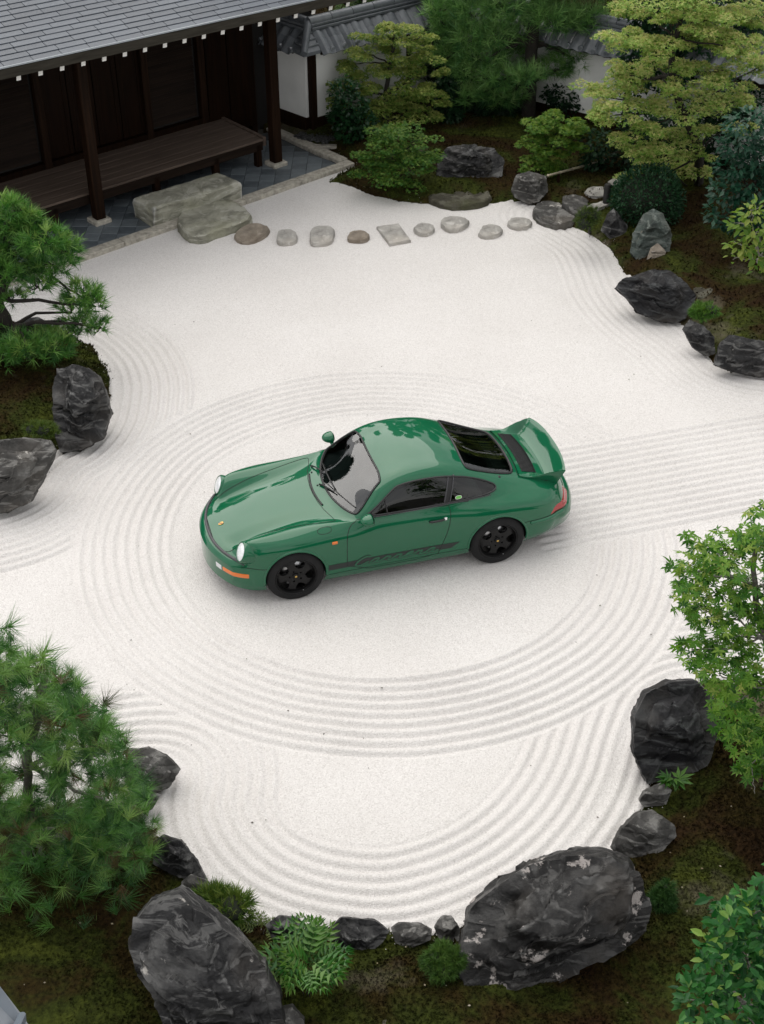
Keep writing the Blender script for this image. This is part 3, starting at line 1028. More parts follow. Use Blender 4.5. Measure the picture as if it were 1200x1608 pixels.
    mesh_np('grille_bed', Vg, [(i, i + 1, 25 + i, 24 + i) for i in range(23)], simple('grille_bed_black', (.003, .003, .003), .7), tail, False)
    # ---- cabin
    MB().box((2 - 2.55, 0, .40), (1.7, 1.28, .30), bev=.05).build('cabin_floor', trim, car)
    Vd, Fd = [], []
    prof = [(1.42, .825), (1.50, .850), (1.68, .862), (1.78, .855), (1.82, .81), (1.80, .68), (1.76, .53)]
    for s, z in prof:
        for y in np.linspace(-.62, .62, 9):
            Vd.append((2 - s - .12 * (y / .62) ** 2 * (1 if s < 1.85 else .0), y, z - .012 * (y / .62) ** 2))
    for i in range(len(prof) - 1):
        for k in range(8):
            a = i * 9 + k
            Fd.append((a, a + 1, a + 10, a + 9))
    mesh_np('dashboard', Vd, Fd, dashm, car, True)
    vt = MB()
    vt.box((2 - 1.50, -.1, .862), (.016, .5, .008), bev=.003)
    vt.box((2 - 1.53, -.1, .866), (.012, .5, .008), bev=.003)
    vt.build('dash_vent', rubber, car)
    ob = MB()
    ob.box((2 - 1.75, .34, .872), (.16, .34, .05), bev=.02)
    ob.build('instrument_hood', trim, car)
    Ms = Matrix.Translation((2 - 1.95, .34, .77)) @ Matrix.Rotation(R(-68), 4, 'Y')
    sw_ = MB()
    sw_.tube([Ms @ Vector((.185 * math.cos(a), .185 * math.sin(a), 0)) for a in np.linspace(0, 2 * PI, 40, endpoint=False)], .014, 8, closed=True)
    for a in (0, 2.1, 4.2): sw_.tube([Ms @ Vector((0, 0, -.03)), Ms @ Vector((.18 * math.cos(a), .18 * math.sin(a), 0))], .012, 6)
    sw_.build('steering_wheel', rubber, car, True)
    for sg in (1, -1):
        st = MB()
        st.box((2 - 2.32, sg * .34, .50), (.52, .48, .16), bev=.05)
        Mb = Matrix.Translation((2 - 2.64, sg * .34, .77)) @ Matrix.Rotation(R(-18), 4, 'Y')
        st.box(None, (.13, .46, .56), bev=.05, M=Mb)
        Mh = Matrix.Translation((2 - 2.74, sg * .34, 1.04)) @ Matrix.Rotation(R(-15), 4, 'Y')
        st.box(None, (.10, .27, .17), bev=.04, M=Mh)
        st.build('seat', seatm, car, True, angle=40)
        MB().box((2 - 2.35, sg * .70, .70), (1.0, .03, .36), bev=.01).build('door_card', trim, dl if sg == 1 else dr)
    rs = MB()
    rs.box((2 - 3.05, 0, .68), (.5, 1.1, .12), bev=.04)
    rs.box(None, (.10, 1.1, .36), bev=.04, M=Matrix.Translation((2 - 3.18, 0, .80)) @ Matrix.Rotation(R(-30), 4, 'Y'))
    rs.build('rear_seat', seatm, car, True, angle=40)
    MB().box((2 - 3.36, 0, .83), (.22, .9, .02), bev=.008).build('parcel_shelf', trim, car)
    MB().box((2 - 3.05, .05, 1.00), (.03, .16, .055), bev=.01).build('third_brake_light', trim, car)
    MB().box(None, (.02, .22, .06), bev=.01, M=Matrix.Translation((2 - 1.96, 0, 1.12)) @ Matrix.Rotation(R(30), 4, 'Y')).build('rear_view_mirror', trim, car)
    return car

GRAVEL_TOP = 0.0
CAR_X, CAR_Y, CAR_YAW = -0.0774, 12.2555, 0.2835
build_car()
# ================================================================== ground: earth, raked gravel, moss banks
def pg(*pts, z=0.0):
    return [(lambda v: (v.x, v.y))(P(a, b, z)) for a, b in pts]
def smooth_line(pts, it=3):
    return rounded(pts, it, False)

earth_m = simple('dark_earth', (0.020, 0.017, 0.010), .95, var=.5, vscale=3)
mesh_np('earth', [(-400, -300, -.12), (400, -300, -.12), (400, 700, -.12), (-400, 700, -.12)], [(0, 1, 2, 3)], earth_m, None, False)['kind'] = 'structure'

LEFT_BED = pg((-400, 520), (-60, 512), (0, 505), (60, 510), (110, 522), (150, 545), (172, 572), (181, 595), (178, 625), (168, 655), (150, 690), (120, 706), (88, 716), (70, 750), (50, 785), (10, 806), (-60, 815), (-400, 830))
BACK_BED = pg((508, 287), (530, 289), (552, 296), (580, 307), (620, 316), (660, 322), (720, 323), (775, 322), (805, 318), (832, 320), (850, 338), (880, 352), (908, 364), (935, 376), (955, 392), (968, 416), (985, 440), (1000, 470), (1035, 500), (1066, 514), (1090, 545), (1125, 575), (1160, 588), (1200, 594), (1400, 606), (1900, 640)) + [(30, 26), (30, 60), (-8, 60), (-8, 26.5)] + pg((440, 214), (470, 228), (522, 236), (553, 262))
BOTTOM_BED = pg((-600, 1260), (-100, 1265), (60, 1262), (180, 1262), (225, 1262), (240, 1300), (262, 1320), (310, 1352), (328, 1385), (345, 1405), (380, 1425), (420, 1444), (480, 1452), (530, 1448), (610, 1462), (680, 1462), (720, 1448), (800, 1400), (900, 1350), (962, 1330), (985, 1290), (1002, 1262), (1008, 1225), (1000, 1150), (1010, 1090), (1050, 1068), (1120, 1062), (1300, 1068), (1900, 1100)) + [(12, 3.0), (-10, 3.0)]

RK_LEFT = smooth_line(pg((-300, 520), (0, 512), (70, 515), (130, 532), (170, 565), (188, 600), (184, 640), (170, 680), (140, 715), (100, 735), (75, 775), (30, 806), (-60, 826), (-400, 850)))
RK_RIGHT = smooth_line(pg((860, 340), (905, 362), (945, 385), (966, 420), (985, 470), (1030, 512), (1080, 545), (1125, 590), (1200, 606), (1400, 622), (1900, 650)))
RK_BOT = rounded(pg((-500, 1240), (0, 1215), (150, 1196), (240, 1180), (286, 1192), (296, 1222), (284, 1262), (296, 1320), (345, 1388), (430, 1440), (540, 1464), (640, 1464), (740, 1436), (840, 1384), (918, 1306), (962, 1226), (980, 1150), (1004, 1094), (1050, 1064), (1120, 1054), (1300, 1056), (1700, 1070)), 4, False)
cc, cs_ = math.cos(CAR_YAW), math.sin(CAR_YAW)
RING_C = (CAR_X + .12 * cc + (-.15) * cs_, CAR_Y + .12 * cs_ + .15 * cc)

PITCH_R = 0.126
def groove(d, n, first=0.0, lean=0):
    """raked ridges for 0 < d < n*PITCH_R"""
    t = (d - first) / PITCH_R
    ph = t - np.floor(t)
    w = np.where(ph < .60, np.sin(PI * ph / .60) ** .6, -.75 * np.sin(PI * (ph - .60) / .40) ** .8)
    on = smoothstep(-.02, .05, d - first) * (1 - smoothstep(n * PITCH_R - .04, n * PITCH_R + .03, d - first))
    return w * on, on
def gravel_height(X, Y):
    pts = np.stack([X, Y, np.zeros_like(X)], -1)
    wob = fbm(pts * 1.3, 3, 5) * .018 + fbm(pts * .35, 2, 8) * .03
    dx, dy = X - CAR_X, Y - CAR_Y
    s_ = dx * cc + dy * cs_ + 2.0
    y_ = dx * cs_ - dy * cc
    rd = np.hypot((X - RING_C[0]) * 1.02, (Y - RING_C[1])) + wob
    ring, ring_on = groove(rd, 9, 2.44)
    straight_m = smoothstep(3.70, 3.85, s_) * smoothstep(-1.16, -1.10, y_) * (1 - smoothstep(.76, .82, y_))
    st = (y_ + wob * .5 + 1.13) / PITCH_R
    ph = st - np.floor(st)
    st_w = np.where(ph < .60, np.sin(PI * ph / .60) ** .6, -.75 * np.sin(PI * (ph - .60) / .40) ** .8)
    outside = smoothstep(3.56, 3.60, rd)
    h = np.zeros_like(X); on = np.zeros_like(X)
    for line, n in ((RK_BOT, 7.0), (RK_LEFT, 8.0), (RK_RIGHT, 7.0)):
        lx = np.array([p[0] for p in line]); ly = np.array([p[1] for p in line])
        box = (X > lx.min() - 1.3) & (X < lx.max() + 1.3) & (Y > ly.min() - 1.3) & (Y < ly.max() + 1.3)
        d = np.full(X.shape, 9.0)
        d[box] = pdist(line, X[box], Y[box], False)
        g, o = groove(d + wob, n, .03)
        fade = 0.5 if line is RK_RIGHT else (1.15 if line is RK_LEFT else 1.0)
        h = np.where(o > on, g * fade, h); on = np.maximum(on, o)
    h = h * outside * (1 - straight_m)
    h = np.where(straight_m > .02, st_w * straight_m, np.where((rd > 2.40) & (rd < 3.60), ring, h))
    soft = .65 + .35 * fbm(pts * .9, 2, 3)
    return h * .031 * soft + fbm(pts * 5, 3, 1) * .004 + fbm(pts * .7, 2, 2) * .010

def build_gravel():
    m, n, l, b = newmat('white_gravel')
    tc = n.new('ShaderNodeTexCoord')
    v = tc.outputs['Object']
    vo = n.new('ShaderNodeTexVoronoi'); vo.inputs['Scale'].default_value = 95
    l.new(v, vo.inputs['Vector'])
    r = ramp(n, [(0.0, (.55, .530, .515)), (.25, (.63, .610, .595)), (.75, (.68, .661, .646)), (.975, (.73, .712, .697)), (1.0, (.50, .48, .465))])
    sp = n.new('ShaderNodeSeparateColor')
    l.new(vo.outputs['Color'], sp.inputs[0]); l.new(sp.outputs[0], r.inputs['Fac'])
    big = noise(n, l, v, .55, 4)
    r2 = ramp(n, [(.3, (.93, .925, .92)), (.7, (1, 1, 1))])
    l.new(big.outputs['Fac'], r2.inputs['Fac'])
    c = mixrgb(n, l, 1.0, r.outputs[0], r2.outputs[0], 'MULTIPLY')
    fine = noise(n, l, v, 260, 2)
    r3 = ramp(n, [(.34, (.80, .79, .78)), (.52, (1, 1, 1))])
    l.new(fine.outputs['Fac'], r3.inputs['Fac'])
    c = mixrgb(n, l, .45, c, r3.outputs[0], 'MULTIPLY')
    l.new(c, b.inputs['Base Color'])
    b.inputs['Roughness'].default_value = .95
    b.inputs['Specular IOR Level'].default_value = .15
    bp = n.new('ShaderNodeBump'); bp.inputs['Strength'].default_value = .6; bp.inputs['Distance'].default_value = .008
    bp2 = n.new('ShaderNodeBump'); bp2.inputs['Strength'].default_value = .4; bp2.inputs['Distance'].default_value = .012
    n3 = noise(n, l, v, 45, 4)
    l.new(vo.outputs['Distance'], bp.inputs['Height']); bp.invert = True
    l.new(n3.outputs['Fac'], bp2.inputs['Height']); l.new(bp2.outputs[0], bp.inputs['Normal'])
    l.new(bp.outputs[0], b.inputs['Normal'])
    xs = np.arange(-8.5, 9.5, .026)
    ys = [4.8]
    while ys[-1] < 26.0:
        ys.append(ys[-1] + (.021 if ys[-1] < 13 else .021 + (ys[-1] - 13) * .0028))
    ys = np.array(ys)
    X, Y = np.meshgrid(xs, ys)
    nx, ny = len(xs), len(ys)
    x, y = X.ravel(), Y.ravel()
    # leave out what lies well inside a bank, far outside the view, or under the hall
    a = ((x / np.maximum(y, 1)) ** 2 < .60 ** 2)
    dead = np.zeros(len(x), bool)
    for poly in (LEFT_BED, BACK_BED, BOTTOM_BED):
        i_ = inside(poly, x, y)
        dd = np.zeros(len(x)); 
        dd[i_] = pdist(poly, x[i_], y[i_])
        dead |= i_ & (dd > .35)
    k0, k1 = P(130, 410), P(555, 265)
    ex = (k1 - k0).normalized(); nn = Vector((-ex.y, ex.x, 0))
    dk = (x - k0.x) * nn.x + (y - k0.y) * nn.y
    dead |= dk > .15
    need = a & ~dead
    z = np.zeros(len(x))
    z[need] = gravel_height(x[need], y[need])
    keep = need.reshape(ny, nx)
    fk = keep[:-1, :-1] & keep[:-1, 1:] & keep[1:, 1:] & keep[1:, :-1]
    idx = np.arange(nx * ny).reshape(ny, nx)
    F = np.stack([idx[:-1, :-1], idx[:-1, 1:], idx[1:, 1:], idx[1:, :-1]], -1)[fk]
    u, inv = np.unique(F, return_inverse=True)
    V = np.stack([x, y, z], -1)[u]
    o = mesh_np('gravel_court', V, inv.reshape(F.shape).astype(np.int32), m)
    o['kind'] = 'structure'
    # the gravel goes on, unraked, beyond the frame
    for nm, q in (('gravel_margin', [(-40, -2), (-4.2, 8.2), (-8.4, 16.6), (-12, 24), (-40, 24)]), ('gravel_margin', [(40, -2), (40, 30), (12, 23.5), (8.4, 16.6), (4.2, 8.2)])):
        g = MB().prism(q, -.10, -.008)
        gm = g.build(nm, m); gm['kind'] = 'structure'
build_gravel()

# ------------------------------------------------------------------ moss
def moss_material():
    m, n, l, b = newmat('moss_ground')
    tc = n.new('ShaderNodeTexCoord'); v = tc.outputs['Object']
    a = noise(n, l, v, 1.1, 6, .6, .6)
    r = ramp(n, [(.38, (.024, .013, .005)), (.48, (.030, .022, .006)), (.56, (.029, .037, .007)), (.66, (.056, .067, .011)), (.80, (.095, .095, .018))])
    l.new(a.outputs['Fac'], r.inputs['Fac'])
    f = noise(n, l, v, 26, 5, .65)
    r2 = ramp(n, [(.3, (.35, .35, .35)), (.62, (1.25, 1.25, 1.2))])
    l.new(f.outputs['Fac'], r2.inputs['Fac'])
    c = mixrgb(n, l, 1.0, r.outputs[0], r2.outputs[0], 'MULTIPLY')
    # bare, dusty soil in patches
    d = noise(n, l, v, .75, 5, .62); d.inputs['Vector'].default_value = (3, 1, 0)
    r3 = ramp(n, [(.57, (0, 0, 0)), (.68, (.85, .85, .85))])
    l.new(d.outputs['Fac'], r3.inputs['Fac'])
    c2 = mixrgb(n, l, r3.outputs[0], c, (.115, .100, .072))
    l.new(c2, b.inputs['Base Color'])
    b.inputs['Roughness'].default_value = .95; b.inputs['Specular IOR Level'].default_value = .1
    bp = n.new('ShaderNodeBump'); bp.inputs['Strength'].default_value = 1; bp.inputs['Distance'].default_value = .03
    l.new(f.outputs['Fac'], bp.inputs['Height']); l.new(bp.outputs[0], b.inputs['Normal'])
    return m
MOSS = moss_material()
BLADE = None
def moss_height(poly, x, y, rise):
    pts = np.stack([x, y, np.zeros_like(x)], -1)
    i_ = inside(poly, x, y)
    d = pdist(poly, x, y) * np.where(i_, 1, -1)
    d = d + fbm(pts * 6, 3, 11) * .07 + fbm(pts * 1.6, 2, 12) * .05
    h = -.06 + (.06 + rise) * smoothstep(-.10, .9, d) ** .7 + .05 * smoothstep(-.04, .12, d) + fbm(pts * 2.2, 3, 13) * .05 * smoothstep(0, .6, d) + fbm(pts * 9, 2, 14) * .018
    return h, d
def moss_bank(poly, x0, x1, y0, y1, res, rise, ntuft, tuft_h):
    xs = np.arange(x0, x1, res); ys = np.arange(y0, y1, res)
    X, Y = np.meshgrid(xs, ys); nx, ny = len(xs), len(ys)
    x, y = X.ravel(), Y.ravel()
    h, d = moss_height(poly, x, y, rise)
    k = (d > -.14).reshape(ny, nx)
    fk = k[:-1, :-1] & k[:-1, 1:] & k[1:, 1:] & k[1:, :-1]
    idx = np.arange(nx * ny).reshape(ny, nx)
    F = np.stack([idx[:-1, :-1], idx[:-1, 1:], idx[1:, 1:], idx[1:, :-1]], -1)[fk]
    u, inv = np.unique(F, return_inverse=True)
    o = mesh_np('moss_bank', np.stack([x, y, h], -1)[u], inv.reshape(F.shape).astype(np.int32), MOSS)
    o['kind'] = 'structure'
    # the pile: short sprigs standing on the bank
    rx = RNG.uniform(x0, x1, ntuft * 3); ry = RNG.uniform(y0, y1, ntuft * 3)
    ins = np.abs(rx / np.maximum(ry, 1)) < .70
    rx, ry = rx[ins], ry[ins]
    hh, dd = moss_height(poly, rx, ry, rise)
    pts = np.stack([rx, ry, np.zeros_like(rx)], -1)
    patch = fbm(pts * 1.1, 3, 21)
    ok = (dd > .0) & (patch > -.35 + RNG.uniform(-.25, .25, len(rx)))
    rx, ry, hh = rx[ok][:ntuft], ry[ok][:ntuft], hh[ok][:ntuft]
    n = len(rx)
    a = RNG.uniform(0, 2 * PI, n); hgt = RNG.uniform(.5, 1.4, n) * tuft_h; w = hgt * .42
    lean = RNG.normal(0, .5, (n, 2)) * hgt[:, None]
    base = np.stack([rx, ry, hh - .004], -1)
    du = np.stack([np.cos(a) * w, np.sin(a) * w, np.zeros(n)], -1)
    V = np.stack([base - du, base + du, base + np.concatenate([lean, hgt[:, None]], 1)], 1).reshape(-1, 3)
    F = np.arange(n * 3).reshape(n, 3)
    t = mesh_np('moss_sprigs', V, F, MOSS, None, False)
    tag(t, kind='stuff')
moss_bank(BOTTOM_BED, -4.2, 5.2, 3.4, 10.3, .034, .14, 120000, .026)
moss_bank(LEFT_BED, -8.0, -3.2, 12.5, 18.2, .05, .22, 30000, .03)
moss_bank(BACK_BED, -2.2, 12.0, 14.0, 33.0, .075, .16, 60000, .04)
# ================================================================== the timber hall, its paving and kerb
BA = R(40.5)                                              # the direction of the hall front
BE = Vector((math.cos(BA), math.sin(BA), 0)); BN = Vector((math.sin(BA), -math.cos(BA), 0))   # along, and out towards the court
B0 = P(157, 350)                                          # foot of the left post
def B(u, v, z=0.0):                                       # u along the front, v out towards the court
    return Vector((B0.x, B0.y, 0)) + BE * u + BN * v + Vector((0, 0, z))
def wood(name, c0, c1, scale=3.0, rough=.6):
    m, n, l, b = newmat(name)
    tc = n.new('ShaderNodeTexCoord')
    mp = n.new('ShaderNodeMapping'); mp.inputs['Rotation'].default_value = (0, 0, -BA)
    l.new(tc.outputs['Object'], mp.inputs['Vector'])
    mp2 = n.new('ShaderNodeMapping'); mp2.inputs['Scale'].default_value = (.25, 6, 6)
    l.new(mp.outputs[0], mp2.inputs['Vector'])
    t = noise(n, l, mp2.outputs[0], scale, 8, .65, .4)
    r = ramp(n, [(.3, c0), (.7, c1)])
    l.new(t.outputs['Fac'], r.inputs['Fac']); l.new(r.outputs[0], b.inputs['Base Color'])
    b.inputs['Roughness'].default_value = rough; b.inputs['Specular IOR Level'].default_value = .22 if name == 'worn_deck_board' else .07
    bp = n.new('ShaderNodeBump'); bp.inputs['Strength'].default_value = .35; bp.inputs['Distance'].default_value = .006
    l.new(t.outputs['Fac'], bp.inputs['Height']); l.new(bp.outputs[0], b.inputs['Normal'])
    return m
def wood_v(name, c0, c1, scale=3.0, rough=.6):
    m = wood(name, c0, c1, scale, rough)
    for nd in m.node_tree.nodes:
        if nd.type == 'MAPPING' and nd.inputs['Scale'].default_value[0] < .5:
            nd.inputs['Scale'].default_value = (7, 7, .3)
    return m
DARK = wood_v('old_dark_timber', (.005, .0026, .0016), (.022, .0105, .0055))
DARKH = wood('old_dark_beam', (.007, .0045, .0035), (.022, .014, .010))
DECK = wood('worn_deck_board', (.045, .032, .025), (.125, .093, .074), 4, .55)
DOORW = wood_v('brown_door_timber', (.003, .0013, .0006), (.013, .0052, .002), 3, .5)
FASC = wood('weathered_fascia', (.020, .018, .014), (.052, .047, .038), 4, .7)
WHITEP = simple('white_end_paint', (.78, .77, .74), .7)
SLATE = None
def slate_mat(name, c0, c1, rough):
    m, n, l, b = newmat(name)
    tc = n.new('ShaderNodeTexCoord'); oi = n.new('ShaderNodeObjectInfo')
    t = noise(n, l, tc.outputs['Object'], 7, 6, .6)
    ad = n.new('ShaderNodeMath'); ad.operation = 'MULTIPLY_ADD'; ad.inputs[1].default_value = .35; 
    l.new(oi.outputs['Random'], ad.inputs[0])
    sc_ = n.new('ShaderNodeMath'); sc_.operation = 'MULTIPLY'; sc_.inputs[1].default_value = .55
    l.new(t.outputs['Fac'], sc_.inputs[0]); l.new(sc_.outputs[0], ad.inputs[2])
    r = ramp(n, [(.15, c0), (.85, c1)])
    l.new(ad.outputs[0], r.inputs['Fac']); l.new(r.outputs[0], b.inputs['Base Color'])
    b.inputs['Roughness'].default_value = rough
    bp = n.new('ShaderNodeBump'); bp.inputs['Strength'].default_value = .3; bp.inputs['Distance'].default_value = .006
    t2 = noise(n, l, tc.outputs['Object'], 40, 4)
    l.new(t2.outputs['Fac'], bp.inputs['Height']); l.new(bp.outputs[0], b.inputs['Normal'])
    return m
SLATE = slate_mat('roof_slate', (.046, .056, .072), (.100, .117, .142), .42)
PAVE = slate_mat('paving_tile', (.040, .050, .060), (.165, .190, .205), .42)
GRANITE = simple('granite', (.36, .335, .285), .85, var=.35, vscale=14, bump=.4, bscale=120)
PLASTER = simple('white_plaster', (.72, .72, .70), .9, var=.07, vscale=2.0, bump=.1)

hall = thing('temple_hall', 'dark timber hall with slate eaves and a deep shaded veranda along the gravel', 'hall', B(0, 0), 0)
hall_inv = Matrix.Translation(-hall.location)
def hb(mb, name, mat, parent=None, **k):
    """build in world coordinates under the hall"""
    par = parent or hall
    off = hall.location if par is hall else Vector((0, 0, 0))
    o = mb.build(name, mat, par, **k)
    o.data.transform(hall_inv)
    return o
# -- roof plane: the eave runs a little off the wall line
EA = R(37.0)
EE = Vector((math.cos(EA), math.sin(EA), 0)); EN = Vector((math.sin(EA), -math.cos(EA), 0))
EZ = 3.0
E0 = P(0, 125, EZ)                                        # lower edge of the fascia at the left border
TA = math.atan(.25)
FH = .145
def E(u, up, lift=0.0):                                   # up: distance up the slope from the eave edge
    return E0 + EE * u - EN * (up * math.cos(TA)) + Vector((0, 0, FH + up * math.sin(TA) + lift))
U0, U1, UPT = -2.4, 6.6, 4.6
roofb = MB()
a, b_, c_, d_ = E(U0, 0, -.03), E(U1, 0, -.03), E(U1, UPT, -.03), E(U0, UPT, -.03)
th = Vector((0, 0, -.09))
roofb.add([a, b_, c_, d_, a + th, b_ + th, c_ + th, d_ + th], [(0, 1, 2, 3), (7, 6, 5, 4), (0, 4, 5, 1), (1, 5, 6, 2), (2, 6, 7, 3), (3, 7, 4, 0)])
roof = hb(roofb, 'roof', DARKH)
# slates
EXPO, SW_ = .136, .44
sl_me = {}
def slate_mesh(w):
    if w not in sl_me:
        mb = MB().box((0, 0, 0), (w - .007, EXPO - .006, .016), bev=.003)  # open course gaps show the dark board: step shadow put into the shape
        me = bpy.data.meshes.new('roof_slate')
        me.from_pydata(mb.v, [], mb.f); me.materials.append(SLATE)
        sl_me[w] = me
    return sl_me[w]
ax = EE; ay_ = (E(0, 1) - E(0, 0)).normalized(); az = ax.cross(ay_)
RotS = Matrix((ax, ay_, az)).transposed().to_4x4() @ Matrix.Rotation(R(-4.5), 4, 'X')
cands = []
for r_ in range(int(UPT / EXPO)):
    u = U0 - random.uniform(0, SW_)
    while u < U1:
        w = SW_ if random.random() < .86 else SW_ / 2
        if u + w > U0:
            ctr = E(u + w / 2, (r_ + .5) * EXPO, .005)
            cv = ctr
            d = cv.y * CT - (cv.z - CAM_H) * ST
            px = 600 + FPX * cv.x / d; py = 804 - FPX * (cv.y * ST + (cv.z - CAM_H) * CT) / d
            vis = -30 < px < 1230 and -10 < py < 1608
            cands.append((0 if vis else 1, max(0, -py) + max(0, -px), ctr, w))
        u += w
cands.sort(key=lambda c: (c[0], c[1]))
rest = MB()
for i, (_, _, ctr, w) in enumerate(cands):
    M = Matrix.Translation(ctr + Vector((0, 0, random.uniform(-.001, .001))) - hall.location) @ RotS
    if i < 300:
        share('roof_slate', slate_mesh(w), roof, M)
    else:
        rest.box(None, (w - .007, EXPO - .006, .016), M=Matrix.Translation(hall.location) @ M)
tag(hb(rest, 'roof_slates', SLATE, roof), kind='stuff')
# metal drip edge, fascia, rafters with white painted ends
hb(MB().beam(E(U0, -.012, .012), E(U1, -.012, .012), .03, .02), 'drip_edge', simple('grey_drip_metal', (.30, .33, .36), .4, metal=.4), roof)
hb(MB().beam(E0 + EE * U0 + Vector((0, 0, FH / 2 - .004)) + EN * .004, E0 + EE * U1 + Vector((0, 0, FH / 2 - .004)) + EN * .004, .05, FH - .012), 'fascia_board', FASC)
for i in range(26):
    u = -2.05 + i * .335
    if u > U1 - .1: break
    tip = E(u, .06, -.205); back = E(u, 2.6, -.205)
    rf = MB().beam(tip, back, .055, .075)
    ro = hb(rf, 'rafter', DARKH)
    dcap = (tip - back).normalized()
    hb(MB().beam(tip, tip + dcap * .012, .064, .084), 'painted_rafter_end', WHITEP, ro)
# back half of the roof, out of frame but part of the hall
bk = MB()
t0, t1 = E(U0, UPT, -.03), E(U1, UPT, -.03)
n0, n1 = t0 - EN * 4.2 + Vector((0, 0, -1.0)), t1 - EN * 4.2 + Vector((0, 0, -1.0))
bk.add([t0, t1, n1, n0, t0 + th, t1 + th, n1 + th, n0 + th], [(0, 1, 2, 3), (7, 6, 5, 4), (0, 4, 5, 1), (1, 5, 6, 2), (2, 6, 7, 3), (3, 7, 4, 0)])
hb(bk, 'rear_roof', SLATE)
hb(MB().tube([t0 + Vector((0, 0, .04)), t1 + Vector((0, 0, .04))], .12, 12), 'ridge_cap', SLATE, roof)
# posts
for u in (-3.55, 0.0, 3.585):
    pb = MB().box(B(u, 0, 1.62), (.17, .17, 3.1), rz=BA, bev=.012)
    po = hb(pb, 'post', DARK)
    hb(MB().box(B(u, 0, .04), (.30, .30, .11), rz=BA, bev=.015), 'post_footing', GRANITE)
hb(MB().beam(B(-5.5, 0, 2.92), B(4.3, 0, 2.92), .15, .20), 'eave_beam', DARKH)
hb(MB().beam(B(-5.5, -.62, 2.78), B(4.3, -.62, 2.78), .12, .18), 'tie_beam', DARKH)
# veranda deck: boards running along the front
dF = -(.12); dB = -1.42
DZ = .50
uE = 3.42
nb = 6
for k in range(nb):
    v0 = dF + (dB - dF) * k / nb; v1 = dF + (dB - dF) * (k + 1) / nb
    hb(MB().box(B((-6 + uE) / 2, (v0 + v1) / 2, DZ - .02 + random.uniform(-.002, .002)), (uE + 6, abs(v1 - v0) - .008, .04), rz=BA, bev=.004), 'deck_board', DECK)
hb(MB().beam(B(-6, dF - .03, DZ - .115), B(uE - .02, dF - .03, DZ - .115), .07, .145), 'deck_edge_beam', DARKH)
hb(MB().beam(B(uE + .03, dF + .0, DZ - .05), B(uE + .03, dB, DZ - .05), .06, .15), 'deck_end_board', DECK)
for u in (-2.1, -.7, 1.22, 2.42, 3.32):
    hb(MB().box(B(u, dF - .05, .21), (.11, .11, .42), rz=BA, bev=.008), 'deck_leg', DARK)
# the wall behind the veranda
WV = dB - .04
wz0, wz1 = .50, 2.9
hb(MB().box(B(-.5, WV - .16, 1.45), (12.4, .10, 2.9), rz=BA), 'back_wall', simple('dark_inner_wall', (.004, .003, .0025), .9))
hb(MB().beam(B(-6, WV + .02, DZ + .05), B(uE, WV + .02, DZ + .05), .10, .10), 'sill_beam', DOORW)
hb(MB().beam(B(-6, WV + .02, 2.42), B(uE, WV + .02, 2.42), .10, .14), 'lintel_beam', DARKH)
def louvre(u0, u1):
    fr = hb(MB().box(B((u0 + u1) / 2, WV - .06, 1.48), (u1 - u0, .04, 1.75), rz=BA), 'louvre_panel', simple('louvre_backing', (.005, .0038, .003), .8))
    nl = 22
    for k in range(nl):
        z = .64 + 1.68 * (k + .5) / nl
        M = Matrix.Translation(B((u0 + u1) / 2, WV - .025, z)) @ Matrix.Rotation(BA, 4, 'Z') @ Matrix.Rotation(R(-28), 4, 'X')
        hb(MB().box(None, (u1 - u0 - .08, .012, .07), M=M), 'louvre_slat', DARKH, fr)
def leaf_door(u0, u1):
    d = hb(MB().box(B((u0 + u1) / 2, WV - .045, 1.46), (u1 - u0 - .012, .045, 1.72), rz=BA, bev=.004), 'sliding_door', DOORW)
    for uu in (u0 + .05, u1 - .05):
        hb(MB().box(B(uu, WV - .018, 1.46), (.085, .02, 1.70), rz=BA, bev=.004), 'door_stile', DOORW, d)
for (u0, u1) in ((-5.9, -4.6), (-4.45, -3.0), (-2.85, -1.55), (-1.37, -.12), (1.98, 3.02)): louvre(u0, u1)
for (u0, u1) in ((.03, .50), (.50, .98), (.98, 1.45), (1.45, 1.92)): leaf_door(u0, u1)
for u in (-4.52, -2.92, -1.46, -.05, 1.95, 3.10):
    hb(MB().box(B(u, WV + .02, 1.45), (.13, .12, 2.9), rz=BA, bev=.01), 'wall_post', DARK)
# screens closing the end of the veranda
for (u0, u1) in ((3.18, 3.62), (3.64, 4.2)):
    hb(MB().box(B((u0 + u1) / 2, WV + .06, 1.35), (u1 - u0, .05, 2.3), rz=BA, bev=.004), 'end_screen', DOORW)
hb(MB().box(B(3.585, (WV + .0) / 2 - .12, 1.5), (.06, abs(WV) - .5, .0), rz=BA) if False else MB().beam(B(3.585, -.1, 2.72), B(3.585, WV, 2.72), .12, .18), 'end_beam', DARKH)
hb(MB().box(B(4.2, WV - .7, 1.45), (.12, 1.4, 2.9), rz=BA), 'gable_wall', DARK)

